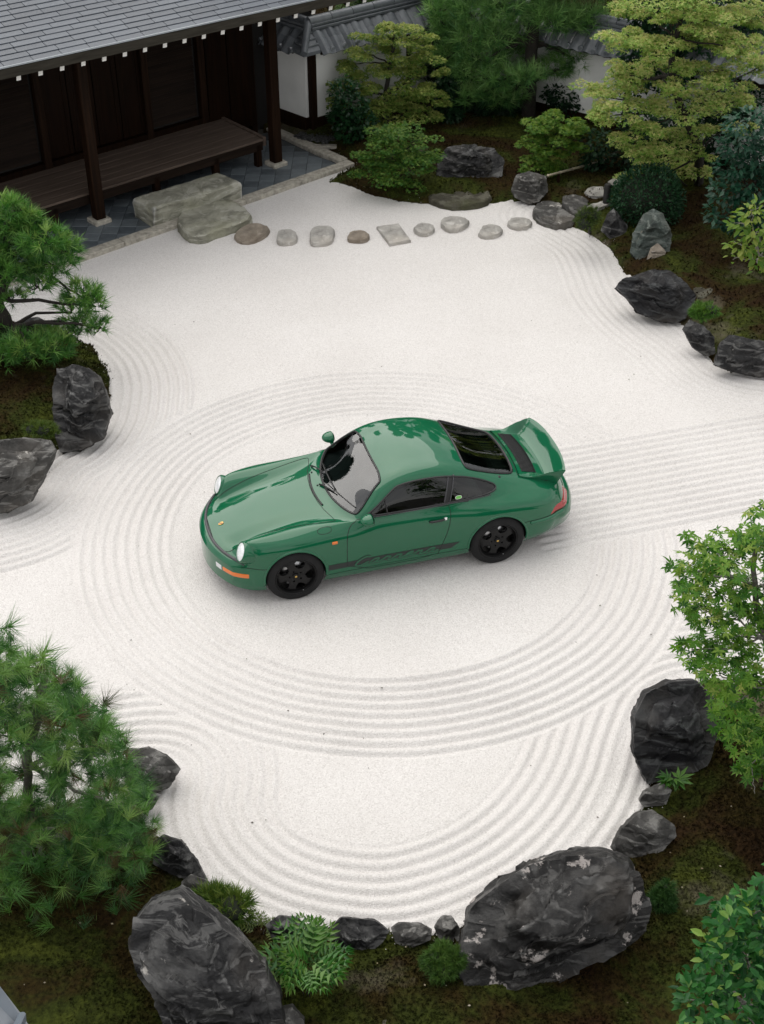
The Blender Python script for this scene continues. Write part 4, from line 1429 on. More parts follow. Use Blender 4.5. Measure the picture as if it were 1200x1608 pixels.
# ------------------------------------------------------------------ paving of square tiles laid diagonally
K0, K1, K2 = P(130, 410), P(553, 263), P(440, 212)
kd = (K1 - K0).normalized(); kn = Vector((-kd.y, kd.x, 0))
pave = MB()
A_ = K0 - kd * 4
quad = [A_ + kn * .19, K1 + kn * .19, B(4.4, .35), B(4.4, -1.35), B(-8.0, -1.35), A_ + kn * 1.4]
pave.prism([(p.x, p.y) for p in quad], -.10, .012)
pv = pave.build('veranda_paving', simple('paving_mortar', (.045, .050, .052), .85, var=.3)); tag(pv, kind='structure')
T = .262
ta = BA - PI / 4 + R(4)
tx = Vector((math.cos(ta), math.sin(ta), 0)); ty = Vector((-math.sin(ta), math.cos(ta), 0))
tile_me = bpy.data.meshes.new('paving_tile')
tmb = MB().box((0, 0, 0), (T - .007, T - .007, .03), bev=.004)
tile_me.from_pydata(tmb.v, [], tmb.f); tile_me.materials.append(PAVE)
qq = [(p.x, p.y) for p in quad]
tiles = []
for i in range(-40, 60):
    for j in range(-40, 60):
        c = Vector((K0.x, K0.y, 0)) + tx * (i * T) + ty * (j * T)
        cor = [c + tx * (T / 2 * sx) + ty * (T / 2 * sy) for sx in (-1, 1) for sy in (-1, 1)]
        ins = [bool(inside(qq, p.x, p.y)) for p in cor + [c]]
        if not any(ins): continue
        full = all(ins)
        d = c.y * CT + CAM_H * ST
        px = 600 + FPX * c.x / d; py = 804 - FPX * (c.y * ST - CAM_H * CT) / d
        dv = (c - B0).dot(BN)
        vis = px > -20 and dv > -.95
        tiles.append((0 if vis else 1, -dv, c, full))
tiles.sort(key=lambda t: (t[0], t[1]))
rest = MB()
def clip(poly, a, nrm):
    out = []
    for i in range(len(poly)):
        p, q = poly[i], poly[(i + 1) % len(poly)]
        dp, dq = (p - a).dot(nrm), (q - a).dot(nrm)
        if dp >= 0: out.append(p)
        if (dp >= 0) != (dq >= 0): out.append(p.lerp(q, dp / (dp - dq)))
    return out
k = 0
for (_, _, c, full) in tiles:
    dz = random.uniform(-.0015, .0015)
    M = Matrix.Translation(c + Vector((0, 0, .012 + dz))) @ Matrix.Rotation(ta, 4, 'Z')
    if k < 300:
        if full:
            share('paving_tile', tile_me, pv, M)
        else:
            h_ = T / 2 - .0035
            poly = [c + tx * (h_ * sx) + ty * (h_ * sy) for sx, sy in ((-1, -1), (1, -1), (1, 1), (-1, 1))]
            for e0, e1 in zip(quad, quad[1:] + quad[:1]):
                e = (e1 - e0).normalized()
                if len(poly) > 2: poly = clip(poly, Vector((e0.x, e0.y, 0)), Vector((-e.y, e.x, 0)))
            if len(poly) < 3: continue
            MB().prism([(p.x, p.y) for p in poly], -.003, .027 + dz).build('paving_tile', PAVE, pv)
        k += 1
    elif full:
        rest.box(None, (T - .007, T - .007, .03), M=M)
if rest.v: tag(rest.build('paving_tiles', PAVE, pv), kind='stuff')
# granite kerb: long stones end to end
kerb = bpy.data.objects.new('granite_kerb', None); put(kerb); kerb['kind'] = 'structure'
def kerb_run(a, b_, w, L0, z=.055):
    d = (b_ - a); n_ = max(1, round(d.length / L0)); e = d.normalized()
    for i in range(n_):
        p, q = a + d * (i / n_) + e * .004, a + d * ((i + 1) / n_) - e * .004
        o = MB().beam(p + Vector((0, 0, z - .08 + random.uniform(-.004, .004))), q + Vector((0, 0, z - .08 + random.uniform(-.004, .004))), w, .16, bev=.012).build('kerb_stone', GRANITE, kerb)
kw = .20
kerb_run(K0 - kd * 4.0 + kn * .09, K1 + kd * .06 + kn * .09, kw, 1.25, .075)
k2d = (K2 - K1).normalized()
kerb_run(K1 + k2d * .22, K2 + k2d * .3, kw, 1.1, .075)
G_in = P(525, 234)
kerb_run(P(478, 232), G_in + Vector((.05, .05, 0)), .12, .9, .05)
# dark pebbles in the drip gutter beside the wall
peb = bpy.data.meshes.new('pebbles')
pm = MB()
ga, gb_, gc, gd = P(462, 222), P(512, 232), P(548, 214), P(500, 204)
for i in range(520):
    u, v = random.random(), random.random()
    c = ga.lerp(gb_, u).lerp(gd.lerp(gc, u), v)
    r_ = random.uniform(.018, .045)
    M = Matrix.Translation((c.x, c.y, .09 + random.uniform(-.02, .02))) @ Matrix.Rotation(random.uniform(0, PI), 4, 'Z') @ Matrix.Diagonal((r_ * 1.3, r_, r_ * .6, 1))
    pm.lathe([(0, 1), (.7, .7), (1, 0), (.7, -.7), (0, -1)], M, 6)
tag(pm.build('gutter_pebbles', simple('dark_pebble', (.035, .036, .036), .6, var=.6, vscale=20), None, True), kind='stuff')

# ================================================================== white garden walls with tiled copings
TILE = slate_mat('coping_tile', (.070, .078, .088), (.20, .215, .23), .24)
def tile_shape(w=.27, L=.30):
    mb = MB(); V = []; nx = 9
    for e in (0, 1):
        for k in range(nx):
            t = k / (nx - 1)
            z = .030 * math.sin(t * 2 * PI - .6) + (.020 if t > .86 else 0)
            for top in (0, 1):
                V.append(((t - .5) * w, (e - .5) * L, z + .016 * top))
    F = []
    for k in range(nx - 1):
        a, b_ = k * 2, (k + 1) * 2
        n_ = nx * 2
        F += [(a + 1, b_ + 1, b_ + 1 + n_, a + 1 + n_), (a, a + n_, b_ + n_, b_), (a, b_, b_ + 1, a + 1), (a + n_, a + 1 + n_, b_ + 1 + n_, b_ + n_)]
    F += [(0, 1, 1 + nx * 2, nx * 2), ((nx - 1) * 2, (nx - 1) * 2 + nx * 2, (nx - 1) * 2 + 1 + nx * 2, (nx - 1) * 2 + 1)]
    me = bpy.data.meshes.new('coping_tile'); me.from_pydata(V, [], F); me.materials.append(TILE)
    return me
TILE_ME = tile_shape()
def garden_wall(label, a, b_, side_n, z_base=.36, z_eave=1.62, z_ridge=1.98, post_at=(), hw=.36, ends=(True, True)):
    d = b_ - a; L = d.length; e = d.normalized(); nrm = side_n
    rz = math.atan2(e.y, e.x)
    w = thing('garden_wall', label, 'wall', (a.x, a.y, 0), 0, None)
    off = Matrix.Translation((-a.x, -a.y, 0))
    def add(mb, name, mat, parent=w, **k):
        o = mb.build(name, mat, parent, **k); o.data.transform(off); return o
    mid = a + d / 2
    add(MB().box((mid.x, mid.y, (z_base + z_eave) / 2 + .05), (L, .22, z_eave - z_base + .1), rz=rz), 'plaster_panel', PLASTER)
    add(MB().box((mid.x, mid.y, z_base / 2), (L, .27, z_base), rz=rz), 'timber_base', DARK)
    add(MB().box((mid.x, mid.y, .03), (L + .04, .34, .10), rz=rz, bev=.01), 'stone_footing', GRANITE)
    for t in post_at:
        p = a + e * t + nrm * .075
        add(MB().box((p.x, p.y, z_eave / 2), (.12, .12, z_eave), rz=rz, bev=.008), 'wall_post', DARK)
    # coping: sloping boards, tiles both sides, ridge of stacked tiles
    for sg in (1, -1):
        n_ = nrm * sg
        q = MB()
        lo, hi = .0, 0
        p0, p1 = a + n_ * hw + Vector((0, 0, z_eave)), b_ + n_ * hw + Vector((0, 0, z_eave))
        r0, r1 = a + Vector((0, 0, z_ridge - .05)), b_ + Vector((0, 0, z_ridge - .05))
        dn = Vector((0, 0, -.05))
        q.add([p0, p1, r1, r0, p0 + dn, p1 + dn, r1 + dn, r0 + dn], [(0, 1, 2, 3), (7, 6, 5, 4), (0, 4, 5, 1), (1, 5, 6, 2), (2, 6, 7, 3), (3, 7, 4, 0)])
        add(q, 'coping_board', DARKH)
        up = (r0 - p0); LU = up.length; up = up.normalized()
        x_ = e if sg == 1 else -e
        z_ = x_.cross(up)
        if z_.z < 0: x_ = -x_; z_ = x_.cross(up)
        Rm = Matrix((x_, up, z_)).transposed().to_4x4() @ Matrix.Rotation(R(4), 4, 'X')
        nr_ = 3; ncol = int(L / .255)
        for r_ in range(nr_):
            for c in range(ncol):
                if sg == -1 and r_ > 0: pass
                p = (p0 if True else p0) + e * ((c + .5) * L / ncol) + up * (LU * (r_ + .5) / nr_ - .02) + z_ * (.045 - .0 * r_)
                M = Matrix.Translation(p - Vector((a.x, a.y, 0))) @ Rm
                if sg == 1: share('coping_tile', TILE_ME, w, M)
                else: BACKT.append((M, a))
        # round eave ends
        if sg == 1:
            for c in range(ncol):
                p = p0 + e * ((c + .86) * L / ncol) + up * -.05 + Vector((0, 0, .05)) - Vector((a.x, a.y, 0))
                M = Matrix.Translation(p) @ (nrm).to_track_quat('Z', 'Y').to_matrix().to_4x4()
                share('eave_end_tile', CAP_ME, w, M)
    rz_ = Vector((0, 0, z_ridge))
    add(MB().beam(a + rz_ + Vector((0, 0, -.02)), b_ + rz_ + Vector((0, 0, -.02)), .26, .05, bev=.01), 'ridge_course', TILE)
    add(MB().beam(a + rz_ + Vector((0, 0, .035)), b_ + rz_ + Vector((0, 0, .035)), .21, .05, bev=.01), 'ridge_course', TILE)
    nrt = max(1, int(L / .42))
    for i in range(nrt):
        p, q = a + d * (i / nrt), a + d * ((i + 1) / nrt)
        add(MB().tube([p + rz_ + Vector((0, 0, .085)), q + rz_ + Vector((0, 0, .085)) - e * .012], .085, 14), 'ridge_tile', TILE, smooth=True, angle=50)
    return w
cm_ = MB().lathe([(0, .02), (.04, .02), (.055, .012), (.055, -.06)], None, 14)
CAP_ME = bpy.data.meshes.new('eave_end_tile'); CAP_ME.from_pydata(cm_.v, [], cm_.f); CAP_ME.materials.append(TILE)
BACKT = []
WA = P(488, 213) ; WA = Vector((-1.30, 24.36, 0))
ea = Vector((math.cos(R(38)), math.sin(R(38)), 0)); na = Vector((ea.y, -ea.x, 0))
CORN = Vector((1.30, 26.40, 0))
eb = Vector((math.cos(R(-36)), math.sin(R(-36)), 0)); nb_ = Vector((eb.y, -eb.x, 0))
garden_wall('white plaster wall with a dark tiled coping running back from the hall corner', WA, CORN, na, post_at=(.0, 2.2))
garden_wall('short white wall panel between the hall and the dark corner post', WA + Vector((-.95, .89, 0)), WA, (ea * -1), post_at=(.5,), hw=.34)
garden_wall('white wall with pale round tile ends behind the tall pine and golden maple', CORN, CORN + eb * 7.5, nb_, post_at=(1.9, 3.9, 5.9), z_eave=1.62, hw=.42)
# the hipped corner where the two copings meet
hipw = bpy.data.objects['garden_wall']
hz_, rz_, hw_ = 1.62, 1.98, .36
R_ = Vector((0, 0, rz_ + .01)); C1 = na * hw_ - ea * .36 + Vector((0, 0, hz_ + .045)); C2 = na * hw_ + Vector((0, 0, hz_ + .045)); C3 = -ea * .36 + Vector((0, 0, hz_ + .045)); C4 = -ea * .36 - na * .3 + Vector((0, 0, hz_ + .045))
dn_ = Vector((0, 0, -.06))
hm = MB()
for t3 in ((R_, C1, C2), (R_, C3, C1), (R_, C4, C3)):
    hm.add([p for p in t3] + [p + dn_ for p in t3], [(0, 1, 2), (5, 4, 3), (0, 3, 4, 1), (1, 4, 5, 2), (2, 5, 3, 0)])
hm.build('hip_tile_bed', TILE, hipw)
for f_ in (.30, .55, .80):
    MB().tube([R_.lerp(C1, f_) + Vector((0, 0, .02)), R_.lerp(C2, f_) + Vector((0, 0, .02))], .022, 8).build('hip_tile', TILE, hipw, True)
    MB().tube([R_.lerp(C1, f_) + Vector((0, 0, .02)), R_.lerp(C3, f_) + Vector((0, 0, .02))], .022, 8).build('hip_tile', TILE, hipw, True)
MB().tube([R_ + Vector((0, 0, .05)), C1 + Vector((0, 0, .03)) + (C1 - R_) * .06], [.075, .062], 12).build('hip_ridge_tile', TILE, hipw, True, angle=50)
for w_name in ('garden_wall', 'garden_wall.001', 'garden_wall.002'):
    w = bpy.data.objects[w_name]
    mb = MB()
    tv = [v.co.copy() for v in TILE_ME.vertices]; tf = [tuple(p.vertices) for p in TILE_ME.polygons]
    for M, a in BACKT:
        if (Vector((a.x, a.y, 0)) - w.location).length < .01:
            mb.add([M @ v for v in tv], tf)
    if mb.v: tag(mb.build('rear_coping_tiles', TILE, w), kind='stuff')
# a second roof, seen in scraps through the golden maple
lodge = thing('garden_lodge', 'pale tiled roof and white wall glimpsed through the golden maple at upper right', 'building', (7.6, 22.6, 0), R(-36))
MB().box((0, 0, .9), (4.2, 1.6, 1.8)).build('plaster_wall', PLASTER, lodge)
for sg in (1, -1):
    q = MB(); hw = 1.15
    q.add([(-2.4, -sg * hw, 1.72), (2.4, -sg * hw, 1.72), (2.4, 0, 2.35), (-2.4, 0, 2.35), (-2.4, -sg * hw, 1.66), (2.4, -sg * hw, 1.66), (2.4, 0, 2.29), (-2.4, 0, 2.29)],
          [(0, 1, 2, 3), (7, 6, 5, 4), (0, 4, 5, 1), (1, 5, 6, 2), (2, 6, 7, 3), (3, 7, 4, 0)])
    q.build('roof_board', DARKH, lodge)
up = Vector((0, 1.15, .63)).normalized(); x_ = Vector((1, 0, 0)); z_ = x_.cross(up)
Rm = Matrix((x_, up, z_)).transposed().to_4x4() @ Matrix.Rotation(R(4), 4, 'X')
for r_ in range(5):
    for c in range(18):
        p = Vector((-2.4 + (c + .5) * 4.8 / 18, -1.15, 1.72)) + up * (1.31 * (r_ + .5) / 5) + z_ * .045
        share('coping_tile', TILE_ME, lodge, Matrix.Translation(p) @ Rm)
MB().tube([(-2.4, 0, 2.42), (2.4, 0, 2.42)], .10, 12).build('ridge_tile', TILE, lodge, True, angle=50)
# ================================================================== stones
def rock_mat(name, base, vein=(.09, .09, .088), lichen=(.42, .40, .37), lich=.60, brown=(.05, .042, .034), rough=.62, moss_z=None, fine=1.0):
    m, n, l, b = newmat(name)
    tc = n.new('ShaderNodeTexCoord'); v = tc.outputs['Object']
    a = noise(n, l, v, 2.2, 8, .62, .5)
    r = ramp(n, [(.28, tuple(c * .45 for c in base)), (.50, base), (.72, vein)])
    l.new(a.outputs['Fac'], r.inputs['Fac'])
    c = r.outputs[0]
    mpv = n.new('ShaderNodeMapping'); mpv.inputs['Rotation'].default_value = (.5, .8, .3); mpv.inputs['Scale'].default_value = (1, 1, 5)
    l.new(v, mpv.inputs['Vector'])
    st = noise(n, l, mpv.outputs[0], 2.4, 7, .6, .8)
    rs = ramp(n, [(.545, (0, 0, 0)), (.60, (.75, .75, .75))])
    l.new(st.outputs['Fac'], rs.inputs['Fac'])
    c = mixrgb(n, l, rs.outputs[0], c, vein)
    g = noise(n, l, v, 1.3, 4, .5)
    rg = ramp(n, [(.5, (0, 0, 0)), (.7, (.7, .7, .7))])
    l.new(g.outputs['Fac'], rg.inputs['Fac'])
    c = mixrgb(n, l, rg.outputs[0], c, brown)
    li = noise(n, l, v, 3.4, 9, .68, .2)
    rl = ramp(n, [(lich, (0, 0, 0)), (lich + .035, (.85, .85, .85))])
    l.new(li.outputs['Fac'], rl.inputs['Fac'])
    c = mixrgb(n, l, rl.outputs[0], c, lichen)
    ge = n.new('ShaderNodeNewGeometry')
    pn_ = noise(n, l, v, 9, 6, .7)
    am = n.new('ShaderNodeMath'); am.operation = 'MULTIPLY_ADD'; am.inputs[1].default_value = .10; l.new(pn_.outputs['Fac'], am.inputs[0]); l.new(ge.outputs['Pointiness'], am.inputs[2])
    rp = ramp(n, [(.585, (0, 0, 0)), (.64, (.55, .55, .55))])
    l.new(am.outputs[0], rp.inputs['Fac'])
    c = mixrgb(n, l, rp.outputs[0], c, tuple(min(.5, k_ * 2.2 + .04) for k_ in vein))  # pale ridges: edge wear and crisp highlights put into the colour
    if moss_z is not None:
        sx = n.new('ShaderNodeSeparateXYZ'); l.new(v, sx.inputs[0])
        mn = noise(n, l, v, 5, 5, .6)
        ad = n.new('ShaderNodeMath'); ad.operation = 'MULTIPLY_ADD'; ad.inputs[1].default_value = .35; l.new(mn.outputs['Fac'], ad.inputs[0])
        l.new(sx.outputs[2], ad.inputs[2])
        rm = ramp(n, [(max(0, moss_z + .10), (.8, .8, .8)), (min(1, moss_z + .19), (0, 0, 0))])
        l.new(ad.outputs[0], rm.inputs['Fac'])
        c = mixrgb(n, l, rm.outputs[0], c, (.040, .048, .012))
    l.new(c, b.inputs['Base Color'])
    rr = ramp(n, [(.40, (rough - .20,) * 3), (.56, (min(1, rough + .22),) * 3)])
    b.inputs['Specular IOR Level'].default_value = .30
    l.new(noise(n, l, v, 4.5, 5).outputs['Fac'], rr.inputs['Fac']); l.new(rr.outputs[0], b.inputs['Roughness'])
    mw = mixrgb(n, l, .25, mpv.outputs[0], noise(n, l, v, 1.7, 3).outputs['Color'])
    rg_ = n.new('ShaderNodeTexNoise'); rg_.noise_type = 'RIDGED_MULTIFRACTAL'; rg_.normalize = True
    rg_.inputs['Scale'].default_value = 1.5 * fine; rg_.inputs['Detail'].default_value = 7; rg_.inputs['Roughness'].default_value = .55
    l.new(mw, rg_.inputs['Vector'])
    mu = n.new('ShaderNodeTexNoise'); mu.inputs['Scale'].default_value = 8 * fine; mu.inputs['Detail'].default_value = 9; mu.inputs['Roughness'].default_value = .68
    l.new(v, mu.inputs['Vector'])
    b0 = n.new('ShaderNodeBump'); b0.inputs['Strength'].default_value = 1.0; b0.inputs['Distance'].default_value = .16 / fine
    l.new(rg_.outputs['Fac'], b0.inputs['Height'])
    vo = n.new('ShaderNodeTexVoronoi'); vo.feature = 'DISTANCE_TO_EDGE'; vo.inputs['Scale'].default_value = 3.2 * fine
    nd = noise(n, l, v, 3, 4); 
    vm = mixrgb(n, l, .12, v, nd.outputs['Color']); l.new(vm, vo.inputs['Vector'])
    rv = ramp(n, [(0.0, (0, 0, 0)), (.05, (1, 1, 1))]); l.new(vo.outputs['Distance'], rv.inputs['Fac'])
    b1 = n.new('ShaderNodeBump'); b1.inputs['Strength'].default_value = .8; b1.inputs['Distance'].default_value = .05; l.new(b0.outputs[0], b1.inputs['Normal'])
    l.new(mu.outputs['Fac'], b1.inputs['Height'])
    b2 = n.new('ShaderNodeBump'); b2.inputs['Strength'].default_value = .35; b2.inputs['Distance'].default_value = .02
    l.new(rv.outputs[0], b2.inputs['Height']); l.new(b1.outputs[0], b2.inputs['Normal'])
    l.new(b2.outputs[0], b.inputs['Normal'])
    return m
RK_DARK = rock_mat('dark_wet_rock', (.017, .017, .018), (.12, .119, .117), rough=.5, lich=.64, moss_z=0)
RK_CRUST = rock_mat('dark_rock_with_lichen', (.015, .0145, .0145), (.085, .084, .082), (.42, .385, .365), .575, rough=.5, fine=.8)
RK_BLACK = rock_mat('black_rock', (.011, .011, .013), (.065, .068, .070), rough=.48, lich=.68)
RK_GREY = rock_mat('grey_rock', (.060, .058, .055), (.21, .205, .195), (.42, .40, .37), .60, (.10, .085, .07), .75, 0)
RK_GREEN = rock_mat('green_schist', (.062, .078, .070), (.15, .17, .155), (.20, .17, .14), .60, (.085, .070, .055), .7)
RK_STEP = rock_mat('stepping_stone', (.38, .365, .34), (.58, .56, .53), (.64, .62, .59), .62, (.42, .38, .33), .88, None, 2.2)
RK_STEPB = rock_mat('brownish_stone', (.27, .23, .185), (.42, .37, .31), (.50, .46, .40), .63, (.13, .098, .07), .88, None, 2.2)
RK_GROUND = rock_mat('mossy_ground_rock', (.060, .055, .040), (.12, .115, .088), (.18, .17, .14), .66, (.05, .055, .02), .95, None, 1.5)
RK_KUTSU = rock_mat('mossy_sandstone', (.29, .285, .23), (.43, .42, .36), (.48, .47, .42), .66, (.23, .23, .15), .85, 0, 1.3)
VIEWN = Vector((0, CT, -ST))                               # the camera's axis, for laying out stones only

def rock(px, label, mat, sub=5, thick=.85, sink=.04, seed=0, facet=.6, zg=.04, name='boulder', rough=.05, group=None, cat='rock'):
    """a stone whose outline, seen from the garden's gallery, follows px; real thickness both ways"""
    low = max(px, key=lambda p: p[1])
    G = P(low[0], low[1], zg)
    pts = []
    for a, b_ in px:
        d = ray(a, b_)
        c0 = Vector((0, 0, CAM_H))
        t = (G - c0).dot(VIEWN) / d.dot(VIEWN)
        pts.append(c0 + d * t)
    ctr = sum(pts, Vector()) / len(pts)
    ux = Vector((1, 0, 0)); uy = Vector((0, ST, CT)); uz = -VIEWN
    q = [((p - ctr).dot(ux), (p - ctr).dot(uy)) for p in pts]
    cx = (min(p[0] for p in q) + max(p[0] for p in q)) / 2; cy = (min(p[1] for p in q) + max(p[1] for p in q)) / 2
    q = [(a - cx, b_ - cy) for a, b_ in q]
    ctr = ctr + ux * cx + uy * cy
    dq = [(p.x, p.y) for p in resample([(a, b_, 0) for a, b_ in q], .01)]
    ang = np.array([math.atan2(b_, a) for a, b_ in dq]); rad = np.array([math.hypot(a, b_) for a, b_ in dq])
    o_ = np.argsort(ang); ang, rad = ang[o_], rad[o_]
    bm_v, bm_f = ICO(sub)
    v = bm_v.copy()
    rng = np.random.default_rng(seed + 100)
    # flat cleavage faces
    for k in range(26):
        nrm = rng.normal(size=3) * np.array([1, 1, .8]); nrm[2] = abs(nrm[2]) + .15 if k % 4 else -abs(nrm[2])
        nrm /= np.linalg.norm(nrm)
        dd = rng.uniform(.52, .93) if nrm[2] > .3 else rng.uniform(.7, .9)
        over = v @ nrm - dd
        v = v - np.where(over > 0, over * min(1.0, facet + .35), 0)[:, None] * nrm
    phi = np.arctan2(v[:, 1], v[:, 0]); rho = np.hypot(v[:, 0], v[:, 1])
    rho = np.clip(rho, 0, None)
    # keep the outline: facets may thin the body but not the rim
    v0 = bm_v
    rim = np.clip(np.hypot(v0[:, 0], v0[:, 1]), 0, 1)
    rho = np.where(rim > .97, np.maximum(rho, .965), rho)
    R_o = np.interp(phi, ang, rad, period=2 * PI)
    T = thick * (rad.min() * .55 + rad.mean() * .45)
    lowy = np.clip((v0[:, 1] + 1) / 1.25, 0, 1)
    cz = np.sign(v[:, 2]) * np.abs(v[:, 2]) ** .8 * T * np.where(v[:, 2] > 0, .30 + .85 * lowy, 1.0)
    L = np.stack([np.cos(phi) * rho * R_o, np.sin(phi) * rho * R_o, cz], -1)
    size = rad.mean(); rough = rough * (.95 if size > .25 else 1.0)
    nn = v0
    f1 = fbm(L / size * 1.6 + seed * 3.1, 3, seed % 17)
    tl = rng.uniform(-.7, .7)
    Lr = np.stack([L[:, 0] * math.cos(tl) - L[:, 1] * math.sin(tl), L[:, 0] * math.sin(tl) + L[:, 1] * math.cos(tl), L[:, 2]], -1)
    warp = f1[:, None] * .5
    f2 = 1 - np.abs(fbm(Lr / size * np.array([1.6, 3.6, 2.6]) + warp + seed * 1.7, 5, (seed + 5) % 17)) * 2.6
    st_ = Lr[:, 1] / size * 3.2 + f1 * 1.3 + seed
    f4 = (st_ - np.floor(st_)) ** 1.6                       # bedding ledges
    f3 = fbm(L / size * 9 + seed, 3, (seed + 9) % 17)
    disp = (f1 * rough * .6 + (f2 - .5) * rough * .8 + (f4 - .4) * rough * 1.25 + f3 * rough * .45) * size
    disp *= np.where(rim > .9, .45, 1.0)
    L = L + nn * disp[:, None]
    Wd = L[:, :1] * np.array(ux)[None] + L[:, 1:2] * np.array(uy)[None] + L[:, 2:3] * np.array(uz)[None]
    Wc = Wd + np.array(ctr)[None]
    base = Vector((float(ctr.x), float(ctr.y), 0.0))
    # settle: nothing of the body hangs free, the foot spreads straight down into the ground
    zz = Wc[:, 2].copy()
    o = mesh_np(name, Wc - np.array(base)[None], bm_f, mat, None, True, loc=base)
    o.data.set_sharp_from_angle(angle=R(42))
    tag(o, label, cat, group)
    return o
_ico = {}
def ICO(sub):
    if sub not in _ico:
        import bmesh
        bm = bmesh.new(); bmesh.ops.create_icosphere(bm, subdivisions=sub, radius=1.0)
        v = np.array([tuple(p.co) for p in bm.verts]); bm.verts.index_update()
        f = np.array([[p.index for p in q.verts] for q in bm.faces], dtype=np.int32)
        bm.free(); _ico[sub] = (v, f)
    return _ico[sub]

rock([(713,1530),(718,1490),(735,1425),(775,1390),(828,1356),(880,1340),(950,1335),(985,1345),(1010,1375),(1022,1420),(1018,1458),(990,1482),(945,1508),(900,1530),(850,1556),(790,1572),(742,1562)],
     'largest boulder, dark with pale lichen crusts, at the lower right edge of the gravel', RK_CRUST, 6, .95, seed=3, facet=.5, rough=.075)
rock([(202,1470),(213,1430),(245,1404),(285,1396),(302,1410),(340,1435),(380,1470),(415,1508),(440,1550),(452,1605),(440,1660),(330,1690),(280,1665),(242,1565),(210,1512)],
     'big charcoal boulder beside the long-needled pine at lower left', RK_DARK, 6, .95, seed=8, facet=.6, rough=.07)
rock([(400,1612),(425,1584),(460,1579),(479,1600),(482,1640),(430,1650),(405,1640)], 'small striped stone cut by the bottom of the frame against the charcoal boulder', RK_GREY, 5, .9, seed=12)
rock([(82,602),(90,578),(118,571),(142,577),(158,590),(170,622),(176,648),(164,690),(128,709),(94,713),(84,680)], 'upright grey-black stone with white scars on the moss island at left', RK_DARK, 6, .9, seed=15, facet=.7, rough=.06)
rock([(-70,725),(0,690),(40,685),(80,689),(91,705),(72,745),(50,788),(8,807),(-70,815)], 'broad low slate-grey stone cut by the left edge of the frame', RK_GREY, 6, .8, seed=19, facet=.75)
rock([(26,515),(34,500),(60,497),(78,506),(74,530),(36,536)], 'small dark stone half hidden under the bonsai-like pine at left', RK_DARK, 4, .9, seed=22)
rock([(991,1182),(992,1120),(1010,1085),(1050,1066),(1092,1065),(1122,1090),(1128,1150),(1112,1205),(1060,1226),(1014,1233)], 'tall smooth black stone under the green maple at right', RK_BLACK, 6, .85, seed=25, facet=.75, rough=.045)
rock([(1002,1257),(1010,1240),(1040,1229),(1056,1240),(1046,1265),(1010,1268)], 'small pale-veined stone just below the tall black stone', RK_GREY, 4, .9, seed=28)
rock([(958,1332),(975,1298),(1000,1273),(1026,1271),(1060,1294),(1064,1312),(1040,1337),(1000,1350),(970,1345)], 'split grey stone behind the largest boulder, at the gravel edge', RK_GREY, 5, .8, seed=31, facet=.8)
rock([(192,1212),(200,1175),(235,1173),(262,1184),(285,1208),(268,1238),(240,1249),(203,1242)], 'knobbly grey-brown stone jutting into the gravel from the pine at lower left', RK_GREY, 5, .9, seed=34, rough=.08)
rock([(186,1268),(205,1245),(236,1242),(254,1247),(240,1271),(205,1284)], 'low dark stone under the knobbly grey-brown one', RK_DARK, 4, .9, seed=37)
rock([(238,1322),(255,1309),(285,1319),(310,1350),(327,1383),(310,1388),(270,1374),(240,1357)], 'wedge-shaped dark stone with white scratches between pine and gravel', RK_DARK, 5, .8, seed=40, facet=.8)
rock([(283,1386),(300,1372),(330,1384),(328,1402),(290,1403)], 'little pale stone above the charcoal boulder', RK_GREY, 4, .8, seed=43)
rock([(416,1452),(438,1437),(470,1439),(480,1455),(472,1478),(430,1480)], 'dark speckled edging stone behind the broad-leaved fern', RK_DARK, 4, .8, seed=46)
rock([(514,1460),(535,1440),(590,1444),(614,1462),(602,1480),(580,1498),(556,1500),(524,1496)], 'flat-topped dark edging stone at the middle of the near gravel edge', RK_DARK, 5, .7, seed=49, facet=.85)
rock([(613,1458),(625,1449),(660,1449),(680,1460),(677,1475),(640,1492),(620,1480)], 'cracked light grey edging stone at the near gravel edge', RK_GREY, 5, .8, seed=52)
rock([(681,1455),(692,1438),(710,1438),(724,1460),(720,1482),(690,1478)], 'small rounded edging stone touching the largest boulder', RK_GREY, 4, .9, seed=55)
rock([(964,450),(975,438),(1020,424),(1050,425),(1080,445),(1096,465),(1086,487),(1078,502),(1058,509),(1030,504),(1000,490),(984,468)], 'broad black layered stone on the far right gravel edge', RK_BLACK, 6, .8, seed=58, facet=.7, rough=.06)
rock([(1071,516),(1082,501),(1105,511),(1123,530),(1124,556),(1110,561),(1088,546)], 'narrow black stone with a pale ridge next to the bright green cushion shrub', RK_DARK, 5, .75, seed=61)
rock([(1119,573),(1130,536),(1145,524),(1180,531),(1235,545),(1245,590),(1195,594),(1148,583)], 'black stone cut by the right edge of the frame', RK_DARK, 5, .8, seed=64, facet=.75)
rock([(989,397),(994,365),(1010,335),(1025,327),(1041,335),(1055,370),(1053,397),(1020,414),(1000,411)], 'tall greenish standing stone in front of the clipped round shrub', RK_GREEN, 5, .8, seed=67, facet=.8)
rock([(1014,411),(1022,388),(1033,381),(1046,395),(1043,413),(1028,418)], 'little tan stone leaning on the greenish standing stone', RK_STEPB, 4, .8, seed=70)
rock([(943,362),(953,336),(964,326),(986,355),(984,376),(960,378)], 'dark pointed stone between the two clipped round shrubs', RK_DARK, 4, .8, seed=73)
rock([(683,277),(687,250),(700,232),(740,227),(776,231),(794,250),(791,276),(765,287),(718,287)], 'long dark boulder lying on the moss behind the stepping stones', RK_DARK, 5, .85, seed=76, rough=.08, zg=.10)
